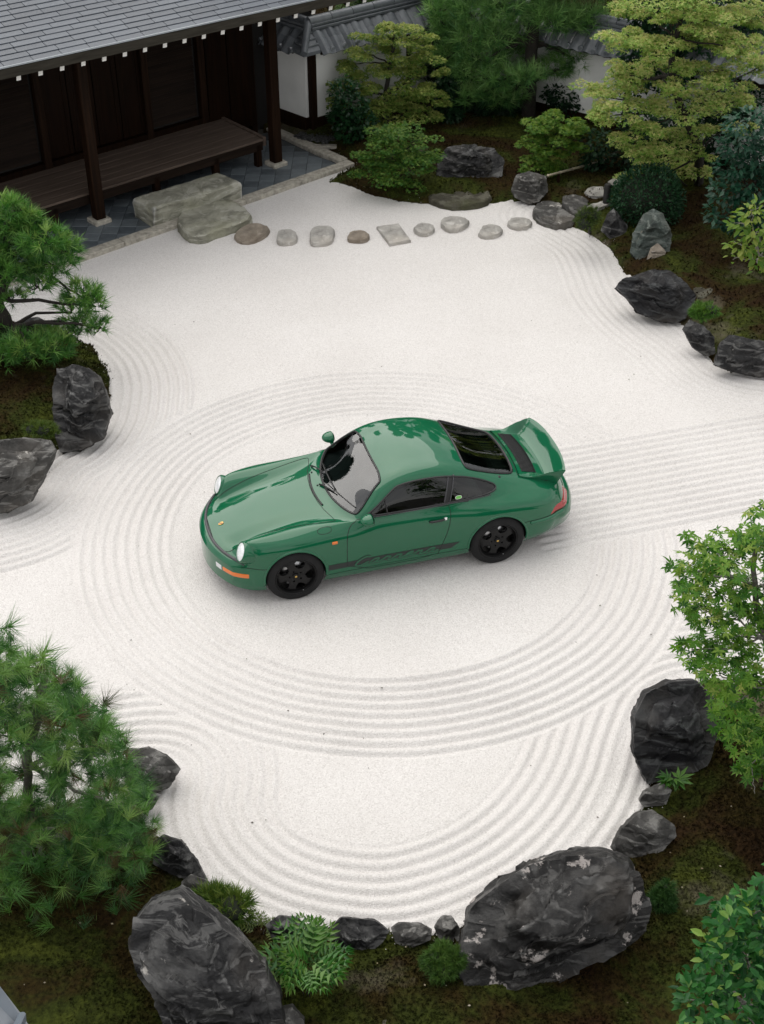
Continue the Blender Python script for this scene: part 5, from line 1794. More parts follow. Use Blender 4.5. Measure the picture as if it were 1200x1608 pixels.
rock([(802,297),(809,276),(830,269),(858,277),(862,300),(847,318),(830,321),(808,310)], 'grey weathered stump-like stone at the back corner of the gravel', RK_GREY, 5, .9, seed=79, rough=.07)

# ------------------------------------------------------------------ stepping stones, path flags, shoe stones
def slab(px, label, mat, top, seed=0, bev=.03, z0=-.05, name='stepping_stone', group=None, cat='stepping stone', nz=.020, it=1):
    q = [P(a, b_, top) for a, b_ in px]
    q = [Vector(p) for p in rounded([(p.x, p.y, 0) for p in q], it)]
    q = resample(q, .05)
    ctr = sum(q, Vector()) / len(q)
    rings = [(z0, 1.03), (top - bev * 1.6, 1.02), (top - bev * .5, .995), (top, .955)] + [(top, f) for f in (.85, .7, .5, .3, .12)]
    V = []; n_ = len(q)
    for z, f in rings:
        for p in q:
            d = p - ctr
            V.append((ctr.x + d.x * f, ctr.y + d.y * f, z))
    V.append((ctr.x, ctr.y, top))
    F = []
    for r_ in range(len(rings) - 1):
        for k in range(n_): F.append((r_ * n_ + k, r_ * n_ + (k + 1) % n_, (r_ + 1) * n_ + (k + 1) % n_, (r_ + 1) * n_ + k))
    for k in range(n_): F.append(((len(rings) - 1) * n_ + k, (len(rings) - 1) * n_ + (k + 1) % n_, len(V) - 1))
    V = np.array(V)
    s_ = V * 5 + seed * 7
    w = fbm(s_, 3, seed % 11); w2 = fbm(s_ * 1.3 + 40, 3, (seed + 3) % 11)
    mk = (V[:, 2] > z0 + .01)
    V[:, 2] += np.where(mk, w * nz + fbm(s_ * 3, 2, 2) * nz * .4, 0)
    V[:, 0] += w2 * nz * .8; V[:, 1] += fbm(s_ * 1.3 + 80, 3, (seed + 5) % 11) * nz * .8
    loc = Vector((ctr.x, ctr.y, 0))
    o = mesh_np(name, V - np.array(loc)[None], F, mat, None, True, loc=loc)
    o.data.set_sharp_from_angle(angle=R(48))
    return tag(o, label, cat, group)
SG = 'stepping stones crossing the far gravel'
slab([(366,366),(385,352),(405,349),(425,356),(418,368),(395,378),(375,377)], 'brown round stepping stone nearest the mossy shoe stone', RK_STEPB, .07, 1, group=SG)
slab([(433,374),(438,361),(455,359),(468,365),(465,379),(440,381)], 'small pale squarish stepping stone, second from the hall', RK_STEP, .07, 2, group=SG)
slab([(486,379),(488,357),(505,352),(524,356),(526,369),(518,380),(495,382)], 'layered pale stepping stone, third from the hall', RK_STEP, .07, 3, group=SG)
slab([(544,373),(550,361),(572,361),(582,369),(575,377),(550,377)], 'small brownish oval stepping stone just left of the cut square slab', RK_STEPB, .06, 4, group=SG)
slab([(592,355),(626,350),(645,376),(612,382)], 'cut four-sided stepping slab in the middle of the row', RK_STEP, .05, 5, bev=.015, it=0, group=SG, nz=.006)
slab([(647,359),(658,350),(680,351),(683,361),(665,367)], 'small dark-rimmed stepping stone just right of the cut square slab', RK_STEP, .07, 6, group=SG)
slab([(690,347),(700,339),(728,339),(740,347),(722,359),(702,359)], 'large dark lens-shaped stepping stone set back in the row', RK_STEP, .08, 7, group=SG)
slab([(750,364),(762,351),(785,353),(791,361),(780,369),(758,371)], 'ridged stepping stone nearest the camera side, second from the right end', RK_STEP, .07, 8, group=SG)
slab([(796,349),(805,340),(830,341),(838,349),(825,357),(803,356)], 'round grey stepping stone at the right end of the row', RK_STEP, .07, 9, group=SG)
slab([(835,329),(845,315),(870,314),(898,330),(905,344),(882,352),(848,345)], 'broad dark landing stone where gravel meets the moss path', RK_GREY, .12, 10, name='landing_stone', cat='stone', bev=.05)
FG = 'flagstones of the moss path'
slab([(876,310),(908,303),(929,318),(906,334)], 'square grey flagstone closest to the gravel on the moss path', RK_GREY, .23, 11, bev=.02, it=1, name='flagstone', group=FG, cat='flagstone')
slab([(917,298),(938,291),(958,294),(966,303),(940,309),(922,306)], 'oval pale flagstone in the moss path', RK_STEP, .25, 12, bev=.02, name='flagstone', group=FG, cat='flagstone')
slab([(950,286),(970,276),(990,280),(975,294)], 'far flagstone partly under the golden maple', RK_STEP, .26, 13, bev=.02, name='flagstone', group=FG, cat='flagstone')
slab([(918,322),(955,313),(965,318),(930,330)], 'narrow pale flagstone behind the black stake', RK_STEP, .24, 14, bev=.02, name='flagstone', group=FG, cat='flagstone')
# flat ground rocks showing through the moss
slab([(668,308),(690,298),(720,293),(765,296),(775,312),(740,322),(700,322)], 'bare sandy rock face showing through the moss at the back', RK_GROUND, .10, 15, bev=.04, name='ground_rock', cat='rock', nz=.03)
slab([(1085,455),(1100,432),(1118,440),(1122,458),(1100,470)], 'flat olive-brown rock behind the broad black layered stone', RK_GROUND, .20, 16, bev=.04, name='ground_rock', cat='rock', nz=.02)
slab([(572,1562),(600,1538),(645,1543),(700,1578),(690,1606),(650,1622),(596,1618)], 'low dusty rock face in the moss between the fern and the largest boulder', RK_GROUND, .155, 17, bev=.05, name='ground_rock', cat='rock', nz=.035)
# shoe-removing block and the flat stone before it
def block(px, top, label, seed, name, mat, nz):
    o = slab(px, label, mat, top, seed, bev=.05, z0=-.03, name=name, cat='stone', nz=nz)
    return o
def long_block():
    q = [P(a, b_, .36) for a, b_ in ((208, 311), (343, 270), (379, 285), (240, 328))]
    N, Mq, K = 40, 14, 12
    ctr = sum(q, Vector()) / 4
    V = []; F = []
    def bil(u, v): return q[0].lerp(q[1], u).lerp(q[3].lerp(q[2], u), v)
    # closed grid: sides then top, with rounded arrises
    path = []
    per = [(u / N, 0.0) for u in range(N)] + [(1.0, v / Mq) for v in range(Mq)] + [(1 - u / N, 1.0) for u in range(N)] + [(0.0, 1 - v / Mq) for v in range(Mq)]
    n_ = len(per)
    levels = [(-.04, 1.0), (.06, 1.0), (.14, 1.0), (.22, 1.0), (.29, .998), (.335, .985), (.358, .955), (.366, .90)] + [(.368, f) for f in (.75, .55, .35, .15)]
    for z, f in levels:
        for u, v in per:
            p = bil(u, v); d = p - ctr
            V.append((ctr.x + d.x * f, ctr.y + d.y * f, z))
    V.append((ctr.x, ctr.y, .368))
    for r_ in range(len(levels) - 1):
        for k in range(n_): F.append((r_ * n_ + k, r_ * n_ + (k + 1) % n_, (r_ + 1) * n_ + (k + 1) % n_, (r_ + 1) * n_ + k))
    for k in range(n_): F.append(((len(levels) - 1) * n_ + k, (len(levels) - 1) * n_ + (k + 1) % n_, len(V) - 1))
    V = np.array(V)
    a1 = fbm(V * 3, 3, 4); a2 = fbm(V * 3 + 30, 3, 5); a3 = fbm(V * 4 + 60, 3, 6); a4 = fbm(V * 14, 3, 7)
    side_m = (V[:, 2] < .35)
    V[:, 0] += (a1 * .035 + a4 * .008) * side_m; V[:, 1] += (a2 * .035 + a4 * .008) * side_m
    V[:, 2] += (a3 * .022 + a4 * .004) * (V[:, 2] > .1)
    loc = Vector((ctr.x, ctr.y, 0))
    F = [tuple(reversed(f)) for f in F]
    o = mesh_np('shoe_stone', V - np.array(loc)[None], F, RK_KUTSU, None, True, loc=loc)
    o.data.set_sharp_from_angle(angle=R(40))
    tag(o, 'long block of mossy stone standing in front of the veranda', 'stone')
long_block()
block([(276,345),(288,330),(328,314),(367,311),(396,333),(388,346),(350,357),(318,370),(292,366)], .15, 'low split mossy slab between the long stone block and the gravel', 21, 'shoe_slab', RK_KUTSU, .035)

# ------------------------------------------------------------------ small built things by the path
bp_ = thing('bamboo_rail', 'pale bamboo rail on short stakes beside the moss path', 'rail', tuple(P(862, 280, .0)))
ra, rb = PY(860, 276, 21.6), PY(956, 250, 22.6)
lo = bp_.location
mb = MB()
nseg = 5
for i in range(nseg):
    p, q = ra.lerp(rb, i / nseg), ra.lerp(rb, (i + 1) / nseg)
    mb.tube([p - lo, p.lerp(q, .03) - lo, p.lerp(q, .06) - lo, q - lo], [.024, .026, .021, .021], 10)
mb.build('bamboo_pole', simple('dry_bamboo', (.42, .37, .28), .5, var=.2), bp_, True)
for t in (.18, .97):
    p = ra.lerp(rb, t) - lo
    MB().box((p.x, p.y, (p.z - .05) / 2), (.05, .05, p.z + .02), bev=.006).build('stake', DARK, bp_)
g = P(951, 330, .1)
s_ = MB().lathe([(.001, .46), (.05, .45), (.062, .43), (.06, .0), (.06, -.1)], None, 16).build('post', simple('charred_post', (.012, .011, .010), .7, var=.4), None, True, loc=g, angle=40)
s_.name = 'path_stake'; tag(s_, 'short black round-topped stake standing in the moss path', 'post')

# the corner of the gallery roof the garden is seen from
gr = thing('gallery_roof', 'out-of-focus blue-grey metal roof corner at the bottom left of the frame', 'roof', (0, 0, 0))
metal = simple('blue_grey_metal', (.17, .20, .24), .38, metal=.3, var=.15, vscale=5)
A0, A1, A2, A3 = PY(-60, 1500, 3.6), PY(-2, 1546, 3.6), PY(38, 1598, 3.55), PY(70, 1650, 3.45)
mb = MB()
top = [PY(-120, 1660, 3.0), A0, A1, A2, A3, PY(60, 1720, 3.0)]
dn = Vector((0, 0, -.05))
mb.add(top + [p + dn for p in top], [(5, 4, 3, 2, 1, 0), (6, 7, 8, 9, 10, 11)] + [(i, (i + 1) % 6, (i + 1) % 6 + 6, i + 6) for i in range(6)])
mb.build('roof_sheet', metal, gr)
mb = MB()
for k in range(3):
    p = PY(-8 + 45 * k, 1575 + 28 * k, 3.5); q = PY(-60 + 45 * k, 1720, 2.9)
    mb.beam(p + Vector((0, 0, .03)), q + Vector((0, 0, .03)), .035, .05, bev=.008)
mb.build('standing_seam', metal, gr)
# ================================================================== plants
def leaf_mat(name, cols, rough=.5, trans=.25, gloss=.35):
    """colour by leaf: a per-leaf tone attribute picks from cols"""
    m, n, l, b = newmat(name)
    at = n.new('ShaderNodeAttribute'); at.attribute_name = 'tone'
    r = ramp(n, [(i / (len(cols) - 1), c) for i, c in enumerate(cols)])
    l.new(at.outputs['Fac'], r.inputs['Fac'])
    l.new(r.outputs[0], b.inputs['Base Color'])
    b.inputs['Roughness'].default_value = rough
    b.inputs['Specular IOR Level'].default_value = gloss
    if trans:
        tl = n.new('ShaderNodeBsdfTranslucent')
        hs = n.new('ShaderNodeHueSaturation'); hs.inputs['Value'].default_value = 1.3; hs.inputs['Saturation'].default_value = 1.15
        l.new(r.outputs[0], hs.inputs['Color']); l.new(hs.outputs[0], tl.inputs[0])
        mi = n.new('ShaderNodeMixShader'); mi.inputs[0].default_value = trans
        out = [x for x in n if x.type == 'OUTPUT_MATERIAL'][0]
        l.new(b.outputs[0], mi.inputs[1]); l.new(tl.outputs[0], mi.inputs[2]); l.new(mi.outputs[0], out.inputs[0])
    return m
def leaf_obj_mat(m):
    """the same leaf material for single leaf objects: tone from the object's own random"""
    c = m.copy(); n = c.node_tree.nodes; l = c.node_tree.links
    at = [x for x in n if x.type == 'ATTRIBUTE'][0]
    oi = n.new('ShaderNodeObjectInfo')
    for lk in list(at.outputs['Fac'].links): l.new(oi.outputs['Random'], lk.to_socket)
    n.remove(at)
    return c
BARK = rock_mat('pine_bark', (.060, .045, .035), (.13, .105, .085), (.19, .17, .15), .66, (.075, .045, .03), .9, None, 2.5)
BARKG = rock_mat('grey_bark', (.085, .078, .068), (.17, .16, .145), (.24, .23, .21), .64, (.08, .065, .05), .9, None, 2.5)
BARKD = simple('dark_bark', (.018, .014, .011), .9, var=.4, vscale=12, bump=.4)

# leaf shapes: vertices in a unit frame, stem at the origin, tip along +Y, face +Z
def L_simple(w=.30, fold=.10):
    return np.array([(0, 0, 0), (w * .75, .35, fold), (w * .6, .7, fold * .6), (0, 1, -.06), (-w * .6, .7, fold * .6), (-w * .75, .35, fold), (0, .5, 0)]), \
        [(0, 1, 6), (1, 2, 6), (2, 3, 6), (3, 4, 6), (4, 5, 6), (5, 0, 6)]
def L_diamond(w=.28):
    return np.array([(0, 0, 0), (w, .45, .06), (0, 1, -.05), (-w, .45, .06)]), [(0, 1, 2), (0, 2, 3)]
def L_maple(n_l=5, spread=1.9, narrow=.16):
    V = [(0, 0, 0)]; F = []
    angs = np.linspace(-spread, spread, n_l)
    tips = []
    for i, a in enumerate(angs):
        L = 1.0 - .30 * abs(a / spread) ** 1.5
        tips.append((a, L))
    k = 1
    for a, L in tips:
        d = np.array([math.sin(a), math.cos(a)]); pz = np.array([d[1], -d[0]])
        p1 = d * L * .45 + pz * narrow; p2 = d * L * .45 - pz * narrow; t = d * L
        V += [(p1[0], p1[1], .03), (t[0], t[1], -.10), (p2[0], p2[1], .03)]
        F += [(0, k, k + 1), (0, k + 1, k + 2)]
        k += 3
    return np.array(V), F
def L_needles(n=22, cone=.9, w=.018, seed=1, droop=.0):
    """a brush of needles round a shoot"""
    rng = np.random.default_rng(seed)
    V, F = [], []
    for i in range(n):
        th = rng.uniform(0, 2 * PI); ph = cone * rng.uniform(.25, 1.0)
        d = np.array([math.sin(ph) * math.cos(th), math.cos(ph), math.sin(ph) * math.sin(th)])
        sd_ = np.cross(d, rng.normal(size=3)); sd_ /= np.linalg.norm(sd_)
        st = np.array([0, rng.uniform(-.15, .25), 0]); L = rng.uniform(.75, 1.05)
        k = len(V)
        V += [st - sd_ * w, st + sd_ * w, st + d * L - np.array([0, 0, droop * L])]
        F.append((k, k + 1, k + 2))
    return np.array(V), F
def rot_to(dirs, ups):
    """matrices whose +Y is dirs and whose +Z leans to ups"""
    y = dirs / np.linalg.norm(dirs, axis=1, keepdims=True)
    x = np.cross(y, ups); nx = np.linalg.norm(x, axis=1, keepdims=True)
    x = np.where(nx > 1e-6, x / np.maximum(nx, 1e-6), np.array([1., 0, 0]))
    z = np.cross(x, y)
    return np.stack([x, y, z], -1)
def leaves_mesh(name, shape, pos, dirs, ups, size, mat, parent, tone, stuff=False):
    V0, F0 = shape
    n = len(pos)
    if n == 0: return None
    M = rot_to(dirs, ups)
    V = np.einsum('nij,kj->nki', M, V0) * np.asarray(size)[:, None, None] + pos[:, None, :]
    k = len(V0)
    F = (np.array(F0)[None] + (np.arange(n) * k)[:, None, None]).reshape(-1, 3)
    o = mesh_np(name, V.reshape(-1, 3), F.astype(np.int32), mat, parent, False)
    at = o.data.attributes.new('tone', 'FLOAT', 'POINT')
    at.data.foreach_set('value', np.repeat(np.clip(tone, 0, 1), k).astype(np.float32))
    if stuff: o['kind'] = 'stuff'
    return o
def leaf_objects(name, shape, pos, dirs, ups, size, mat, parent):
    V0, F0 = shape
    me = bpy.data.meshes.new(name)
    me.from_pydata([tuple(v) for v in V0], [], F0); me.materials.append(mat)
    M = rot_to(dirs, ups)
    for i in range(len(pos)):
        m4 = Matrix([list(M[i][0] * size[i]) + [pos[i][0]], list(M[i][1] * size[i]) + [pos[i][1]], list(M[i][2] * size[i]) + [pos[i][2]], [0, 0, 0, 1]])
        share(name, me, parent, m4)
def plant(name, label, cat, base, group=None):
    return thing(name, label, cat, tuple(base), 0, group)
def limb(par, pts, r0, r1, mat, name='branch', n=7, wig=.0, k=10, seed=0):
    """a tapered bough through pts (world), under par"""
    lo = par.location
    q = [Vector(p) for p in pts]
    fine = rounded([tuple(p) for p in q], 2, False) if len(q) > 2 else [tuple(q[0].lerp(q[-1], i / 5)) for i in range(6)]
    rs = np.random.default_rng(seed)
    m_ = len(fine)
    out = []
    for i, p in enumerate(fine):
        t = i / (m_ - 1)
        jit = rs.normal(0, wig, 3) * (0 if i in (0, m_ - 1) else 1)
        out.append(Vector(p) + Vector(jit) - lo)
    rad = [r0 + (r1 - r0) * (i / (m_ - 1)) ** .8 for i in range(m_)]
    return MB().tube(out, rad, n).build(name, mat, par, True)
def pads_points(pads, Y, n, dY=.5, shell=.55, rng=RNG, flat=None):
    """points in flattened ellipsoids given by (px, py, rx, ry[, depth offset]) seen at depth Y; returns positions and outward directions and pad index"""
    area = np.array([p[2] * p[3] for p in pads], float); area /= area.sum()
    ks = rng.choice(len(pads), n, p=area)
    ctr = []; rad = []
    for p in pads:
        y = Y + (p[4] if len(p) > 4 else 0)
        c = PY(p[0], p[1], y); s_ = ppm(c)
        rx = p[2] / s_; rz = p[3] / s_ / 1.05
        ctr.append(tuple(c)); rad.append((rx, rx * (flat or .85), rz))
    ctr = np.array(ctr); rad = np.array(rad)
    d = rng.normal(size=(n, 3)); d /= np.linalg.norm(d, axis=1, keepdims=True)
    r_ = rng.uniform(shell, 1.0, n) ** .6
    pos = ctr[ks] + d * rad[ks] * r_[:, None]
    return pos, d, ks, ctr, rad
def poly_points(poly, Y, n, depth, rng=RNG):
    xs = [p[0] for p in poly]; ys = [p[1] for p in poly]
    out = []
    while len(out) < n:
        a = rng.uniform(min(xs), max(xs), n * 2); b_ = rng.uniform(min(ys), max(ys), n * 2)
        k = inside(poly, a, b_)
        out += list(zip(a[k], b_[k]))
    out = out[:n]
    yy = Y + rng.uniform(-1, 1, n) * depth
    return np.array([tuple(PY(a, b_, y)) for (a, b_), y in zip(out, yy)])
def to_px(p):
    d = p[:, 1] * CT - (p[:, 2] - CAM_H) * ST
    return 600 + FPX * p[:, 0] / d, 804 - FPX * (p[:, 1] * ST + (p[:, 2] - CAM_H) * CT) / d, FPX / d
def nearest_split(pos, n_obj):
    """indices of the leaves that show largest (nearest, in frame) and the rest"""
    px, py, s_ = to_px(pos)
    vis = (px > -5) & (px < 1205) & (py > -5) & (py < 1613)
    sc_ = np.where(vis, s_, -1)
    o_ = np.argsort(-sc_)
    return o_[:n_obj], o_[n_obj:]

# ------------------------------------------------------------------ pines
def pine(label, base, trunk, pads, Y, n, needle, cols, bark, flat=.9, shape_n=22, nobj=0, group=None, trunk_r=(.13, .05), up=.75, seed=1, wneed=.012, limbs=True, shell=.35, name='pine_tree', extra=None):
    t = plant(name, label, 'pine tree', base, group)
    lo = np.array(t.location)
    limb(t, trunk, trunk_r[0], trunk_r[1], bark, 'trunk', 12, .012, seed=seed)
    rng = np.random.default_rng(seed)
    pos, d, ks, ctr, rad = pads_points(pads, Y, n, shell=shell, rng=rng, flat=flat)
    if extra is not None:
        pos = np.concatenate([pos, extra]); dd = rng.normal(size=(len(extra), 3)); d = np.concatenate([d, dd / np.linalg.norm(dd, axis=1, keepdims=True)])
    dirs = d * np.array([1, 1, .6]) + np.array([0, 0, up]) + rng.normal(0, .25, d.shape)
    size = needle * rng.uniform(.75, 1.2, len(pos))
    ups = rng.normal(size=d.shape)
    mat = leaf_mat(name + '_needles', cols, .45, .2, .45)
    tone = np.clip(rng.normal(.5, .25, len(pos)) + .18 * d[:, 2], 0, 1)  # tufts facing up are paler: overhead light put into the needle colour
    shapes = [L_needles(shape_n, 1.15, wneed, 10 + seed + k) for k in range(3)]
    if nobj:
        near, far = nearest_split(pos, nobj)
        mo = leaf_obj_mat(mat)
        leaf_objects('needle_tuft', shapes[0], pos[near] - lo, dirs[near], ups[near], size[near], mo, t)
    else:
        far = np.arange(len(pos))
    for k in range(3):
        s_ = far[k::3]
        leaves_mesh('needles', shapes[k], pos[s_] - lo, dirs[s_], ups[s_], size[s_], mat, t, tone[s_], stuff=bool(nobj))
    if limbs:
        tr = [Vector(p) for p in trunk]
        for i, c in enumerate(ctr):
            c = Vector(c)
            j = min(range(len(tr)), key=lambda q: (tr[q] - c).length + abs(tr[q].z - c.z) * .6)
            a = tr[j]
            mid = a.lerp(c, .5) + Vector((0, 0, .06 * (c - a).length)) + Vector(rng.normal(0, .05, 3))
            limb(t, [a, mid, c - Vector((0, 0, rad[i][2] * .3))], trunk_r[1] * .85, .010, bark, 'branch', 6, .012, seed=seed * 50 + i)
            for q in range(3):
                e = c + Vector(rng.normal(0, .6, 3) * rad[i])
                limb(t, [c - Vector((0, 0, rad[i][2] * .3)), c.lerp(e, .5) + Vector((0, 0, -.02)), e], .011, .004, bark, 'twig', 4, .006, seed=seed * 90 + i * 3 + q)
    return t
PINE_A = [(.006, .030, .010), (.014, .065, .018), (.030, .105, .026), (.060, .150, .040)]
PINE_B = [(.014, .066, .012), (.045, .150, .026), (.105, .250, .045), (.23, .36, .09)]
PINE_N = [(.09, .055, .018), (.018, .070, .014), (.024, .090, .017), (.036, .120, .022), (.050, .155, .028), (.075, .195, .036), (.105, .240, .046), (.15, .285, .06), (.22, .34, .09)]
# left pine on the moss island
Yl = 15.9
bl = P(8, 560)
pine('dense dark green garden pine spreading over the moss island at the left edge', (bl.x, bl.y, .1),
     [P(8, 560), PY(14, 515, Yl), PY(-10, 470, Yl), PY(25, 420, Yl), PY(10, 370, Yl), PY(25, 330, Yl)],
     [(15, 340, 34, 34), (45, 352, 26, 22), (5, 385, 45, 30), (70, 378, 42, 20, -.2), (105, 392, 24, 16, -.1), (40, 412, 45, 24, .2), (85, 412, 38, 20), (0, 430, 40, 24, -.3), (130, 462, 30, 20, -.1), (150, 478, 16, 14), (112, 488, 28, 14, .2), (158, 512, 18, 12, -.2), (128, 508, 24, 12), (60, 448, 26, 10, -.3), (20, 470, 22, 12), (95, 525, 30, 10, .1), (40, 545, 42, 18, -.5), (85, 545, 38, 16, -.4), (5, 560, 35, 20, -.5), (60, 530, 34, 14), (-30, 400, 40, 60), (-30, 520, 40, 50)],
     Yl, 1900, .15, PINE_B, BARKD, seed=3, shape_n=18, nobj=0, trunk_r=(.11, .045), wneed=.035)
# near pine at lower left, long needles
Yn = 7.55
poly = [(-60, 985), (10, 985), (22, 1005), (40, 1035), (70, 1022), (80, 1060), (98, 1052), (128, 1068), (132, 1105), (168, 1105), (172, 1145), (198, 1160), (205, 1205), (235, 1240), (232, 1275), (248, 1290), (240, 1330), (245, 1360), (215, 1385), (196, 1410), (190, 1450), (150, 1470), (140, 1515), (100, 1520), (60, 1555), (20, 1560), (-60, 1580)]
rng0 = np.random.default_rng(5)
ex = poly_points(poly, Yn, 1900, .75, rng0)
# leave a few gaps where boughs and gravel show through
hx, hy, _ = to_px(ex)
holes = [(35, 1195, 34, 22), (60, 1150, 20, 14), (22, 1240, 22, 14), (95, 1375, 30, 16), (75, 1290, 14, 30), (150, 1420, 30, 18), (60, 1390, 24, 18), (120, 1235, 16, 12)]
kk = np.ones(len(ex), bool)
for a, b_, rx, ry in holes: kk &= ((hx - a) / rx) ** 2 + ((hy - b_) / ry) ** 2 > 1
ex = ex[kk]
bn = P(-60, 1560)
np_ = pine('large bright green long-needled pine filling the lower left corner', (bn.x, bn.y, .1),
     [P(-60, 1560), PY(-20, 1480, Yn - .2), PY(30, 1400, Yn), PY(48, 1310, Yn), PY(40, 1200, Yn), PY(60, 1120, Yn), PY(70, 1060, Yn)],
     [(30, 1100, 40, 30), (90, 1130, 40, 30), (60, 1200, 50, 40), (150, 1180, 40, 34), (190, 1260, 40, 40), (110, 1300, 50, 40), (190, 1340, 45, 34), (60, 1350, 50, 40), (130, 1400, 45, 34), (70, 1470, 60, 40), (20, 1150, 40, 40)],
     Yn, 200, .175, PINE_N, BARKG, seed=6, shape_n=44, nobj=300, trunk_r=(.05, .028), wneed=.0145, extra=ex, up=.35)
# tall pine at the back
Yb = 24.6
bb = P(830, 196)
pine('tall soft-needled pine with a dark straight trunk before the far white wall', (bb.x, bb.y, .15),
     [P(830, 196), PY(832, 130, Yb), PY(836, 70, Yb), PY(840, 10, Yb), PY(850, -60, Yb), PY(845, -160, Yb), PY(840, -260, Yb)],
     [(745, 20, 40, 26), (790, 12, 44, 22, -.3), (735, 60, 34, 22), (775, 55, 34, 20, -.2), (705, 40, 30, 26, .3), (690, 12, 30, 22, .3), (760, 90, 40, 20), (735, 112, 30, 20, .1), (790, 120, 40, 20, -.2), (770, 148, 32, 14), (825, 118, 28, 14, -.5), (880, 28, 46, 22, -.2), (925, 30, 34, 22), (855, 20, 32, 18, -.4), (905, 85, 34, 22, .1), (870, 105, 30, 20, .2), (930, 105, 18, 20, .2), (800, 80, 30, 14, .4), (700, 85, 24, 22, .5), (810, 45, 40, 24, .3), (895, 60, 40, 24, .3), (940, 70, 30, 22, .2), (790, 150, 36, 16), (730, 150, 28, 14), (850, -50, 90, 50), (760, -40, 60, 40), (930, -40, 60, 40), (845, -150, 100, 60), (840, -250, 70, 50)],
     Yb, 4200, .24, [(.026, .095, .026), (.080, .205, .050), (.160, .315, .085), (.24, .39, .13)], BARKD, seed=9, shape_n=16, trunk_r=(.15, .06), wneed=.022, shell=.2)
pine('dense very dark pine filling the gap behind the tall pine, against the wall', tuple(P(690, 150)),
     [P(690, 150), PY(690, 90, 26.2), PY(690, 20, 26.2), PY(690, -60, 26.2)],
     [(690, 60, 30, 34), (705, 20, 30, 30), (680, 100, 24, 26), (710, 95, 30, 26), (695, -30, 50, 40), (690, 130, 24, 18)],
     25.6, 520, .22, [(.004, .020, .009), (.008, .034, .014), (.014, .050, .018)], BARKD, seed=12, shape_n=16, trunk_r=(.12, .06), wneed=.024, shell=.2)

# ------------------------------------------------------------------ broad-leaved trees and shrubs
def broad(name, label, cat, base, pads, Y, n, leaf, shape, cols, bark=BARKD, trunk=None, nobj=0, flat=.85, shell=.55, spread=.55, droop=.25, seed=1, group=None, trunk_r=(.06, .02), rough=.5, gloss=.3, trans=.42, toptone=.2, up=1.0, limbs=True, poly=None, pdepth=.5, pn=0, tier=0.0, dome=0, tonemid=.42):
    t = plant(name, label, cat, base, group)
    lo = np.array(t.location)
    rng = np.random.default_rng(seed)
    pos, d, ks, ctr, rad = pads_points(pads, Y, n, shell=shell, rng=rng, flat=flat)
    if dome:                                               # each pad is a handful of flat, drooping sprays
        ns = dome
        so = rng.normal(0, .42, (len(pads), ns, 3)) * np.array([1, 1, .75]); sr = rng.uniform(.34, .62, (len(pads), ns))
        q = rng.integers(0, ns, n)
        d = rng.normal(size=(n, 3)); d[:, 2] = np.abs(d[:, 2]) - .25
        d /= np.linalg.norm(d, axis=1, keepdims=True)
        rr_ = rng.uniform(.35, 1.0, n) ** .5
        off = d * sr[ks, q][:, None] * rr_[:, None]
        rim_ = np.hypot(off[:, 0], off[:, 1])
        off[:, 2] = off[:, 2] * .55 - rim_ ** 2 * .55
        rz_ = np.stack([rad[ks, 0], rad[ks, 0], np.maximum(rad[ks, 2] * 1.3, rad[ks, 0] * .5)], -1)
        ang_ = fbm(pos * 5.0, 2, seed)
        pos = ctr[ks] + so[ks, q] * rz_ + off * rz_ * (1 + .35 * ang_)[:, None]
    if poly is not None:
        ex = poly_points(poly, Y, pn, pdepth, rng)
        dd = rng.normal(size=ex.shape); dd /= np.linalg.norm(dd, axis=1, keepdims=True)
        pos = np.concatenate([pos, ex]); d = np.concatenate([d, dd])
    if tier:                                               # gather the leaves into layered sprays
        zz = pos[:, 2] + .10 * fbm(pos * 2.2, 2, seed)
        pos[:, 2] -= (zz / tier - np.floor(zz / tier) - .5) * tier * .72
    N = len(pos)
    out = d * np.array([1, 1, .25])
    dirs = out + rng.normal(0, spread, d.shape) + np.array([0, 0, -droop])
    ups = np.stack([rng.normal(0, .45, N), rng.normal(0, .45, N) - .15, np.full(N, up * 1.6)], -1) + d * .35
    size = leaf * rng.uniform(.65, 1.2, N)
    mat = leaf_mat(name + '_leaf', cols, rough, trans, gloss)
    tone = np.clip(rng.normal(tonemid, .22, N) + toptone * d[:, 2], 0, 1)  # upper leaves paler: new growth and overhead light put into the colour
    rest = np.arange(N)
    if nobj:
        near, rest = nearest_split(pos, nobj)
        leaf_objects('leaf', shape, pos[near] - lo, dirs[near], ups[near], size[near], leaf_obj_mat(mat), t)
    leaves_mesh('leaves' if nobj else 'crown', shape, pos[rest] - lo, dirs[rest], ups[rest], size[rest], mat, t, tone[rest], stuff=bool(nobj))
    if trunk:
        tr = [Vector(p) for p in trunk]
        limb(t, trunk, trunk_r[0], trunk_r[1], bark, 'trunk', 9, .01, seed=seed)
    else:
        b0 = Vector(base); top = Vector(tuple(ctr.mean(0)))
        tr = [b0, b0.lerp(top, .35), b0.lerp(top, .7)]
    if limbs:
        for i, c in enumerate(ctr):
            c = Vector(c)
            a = min(tr, key=lambda q: (q - c).length + (1.5 * max(0, q.z - c.z)))
            mid = a.lerp(c, .55) + Vector(rng.normal(0, .06, 3))
            limb(t, [a, mid, c], max(.008, trunk_r[1] * .7), .005, bark, 'branch', 5, .01, seed=seed * 30 + i)
            for q in range(2):
                e = c + Vector(rng.normal(0, .55, 3) * rad[i])
                limb(t, [c, c.lerp(e, .5), e], .006, .0025, bark, 'twig', 4, .004, seed=seed * 70 + i * 2 + q)
    return t
MAPLE = L_maple(5, 1.75, .15); MAPLE7 = L_maple(7, 2.1, .12)
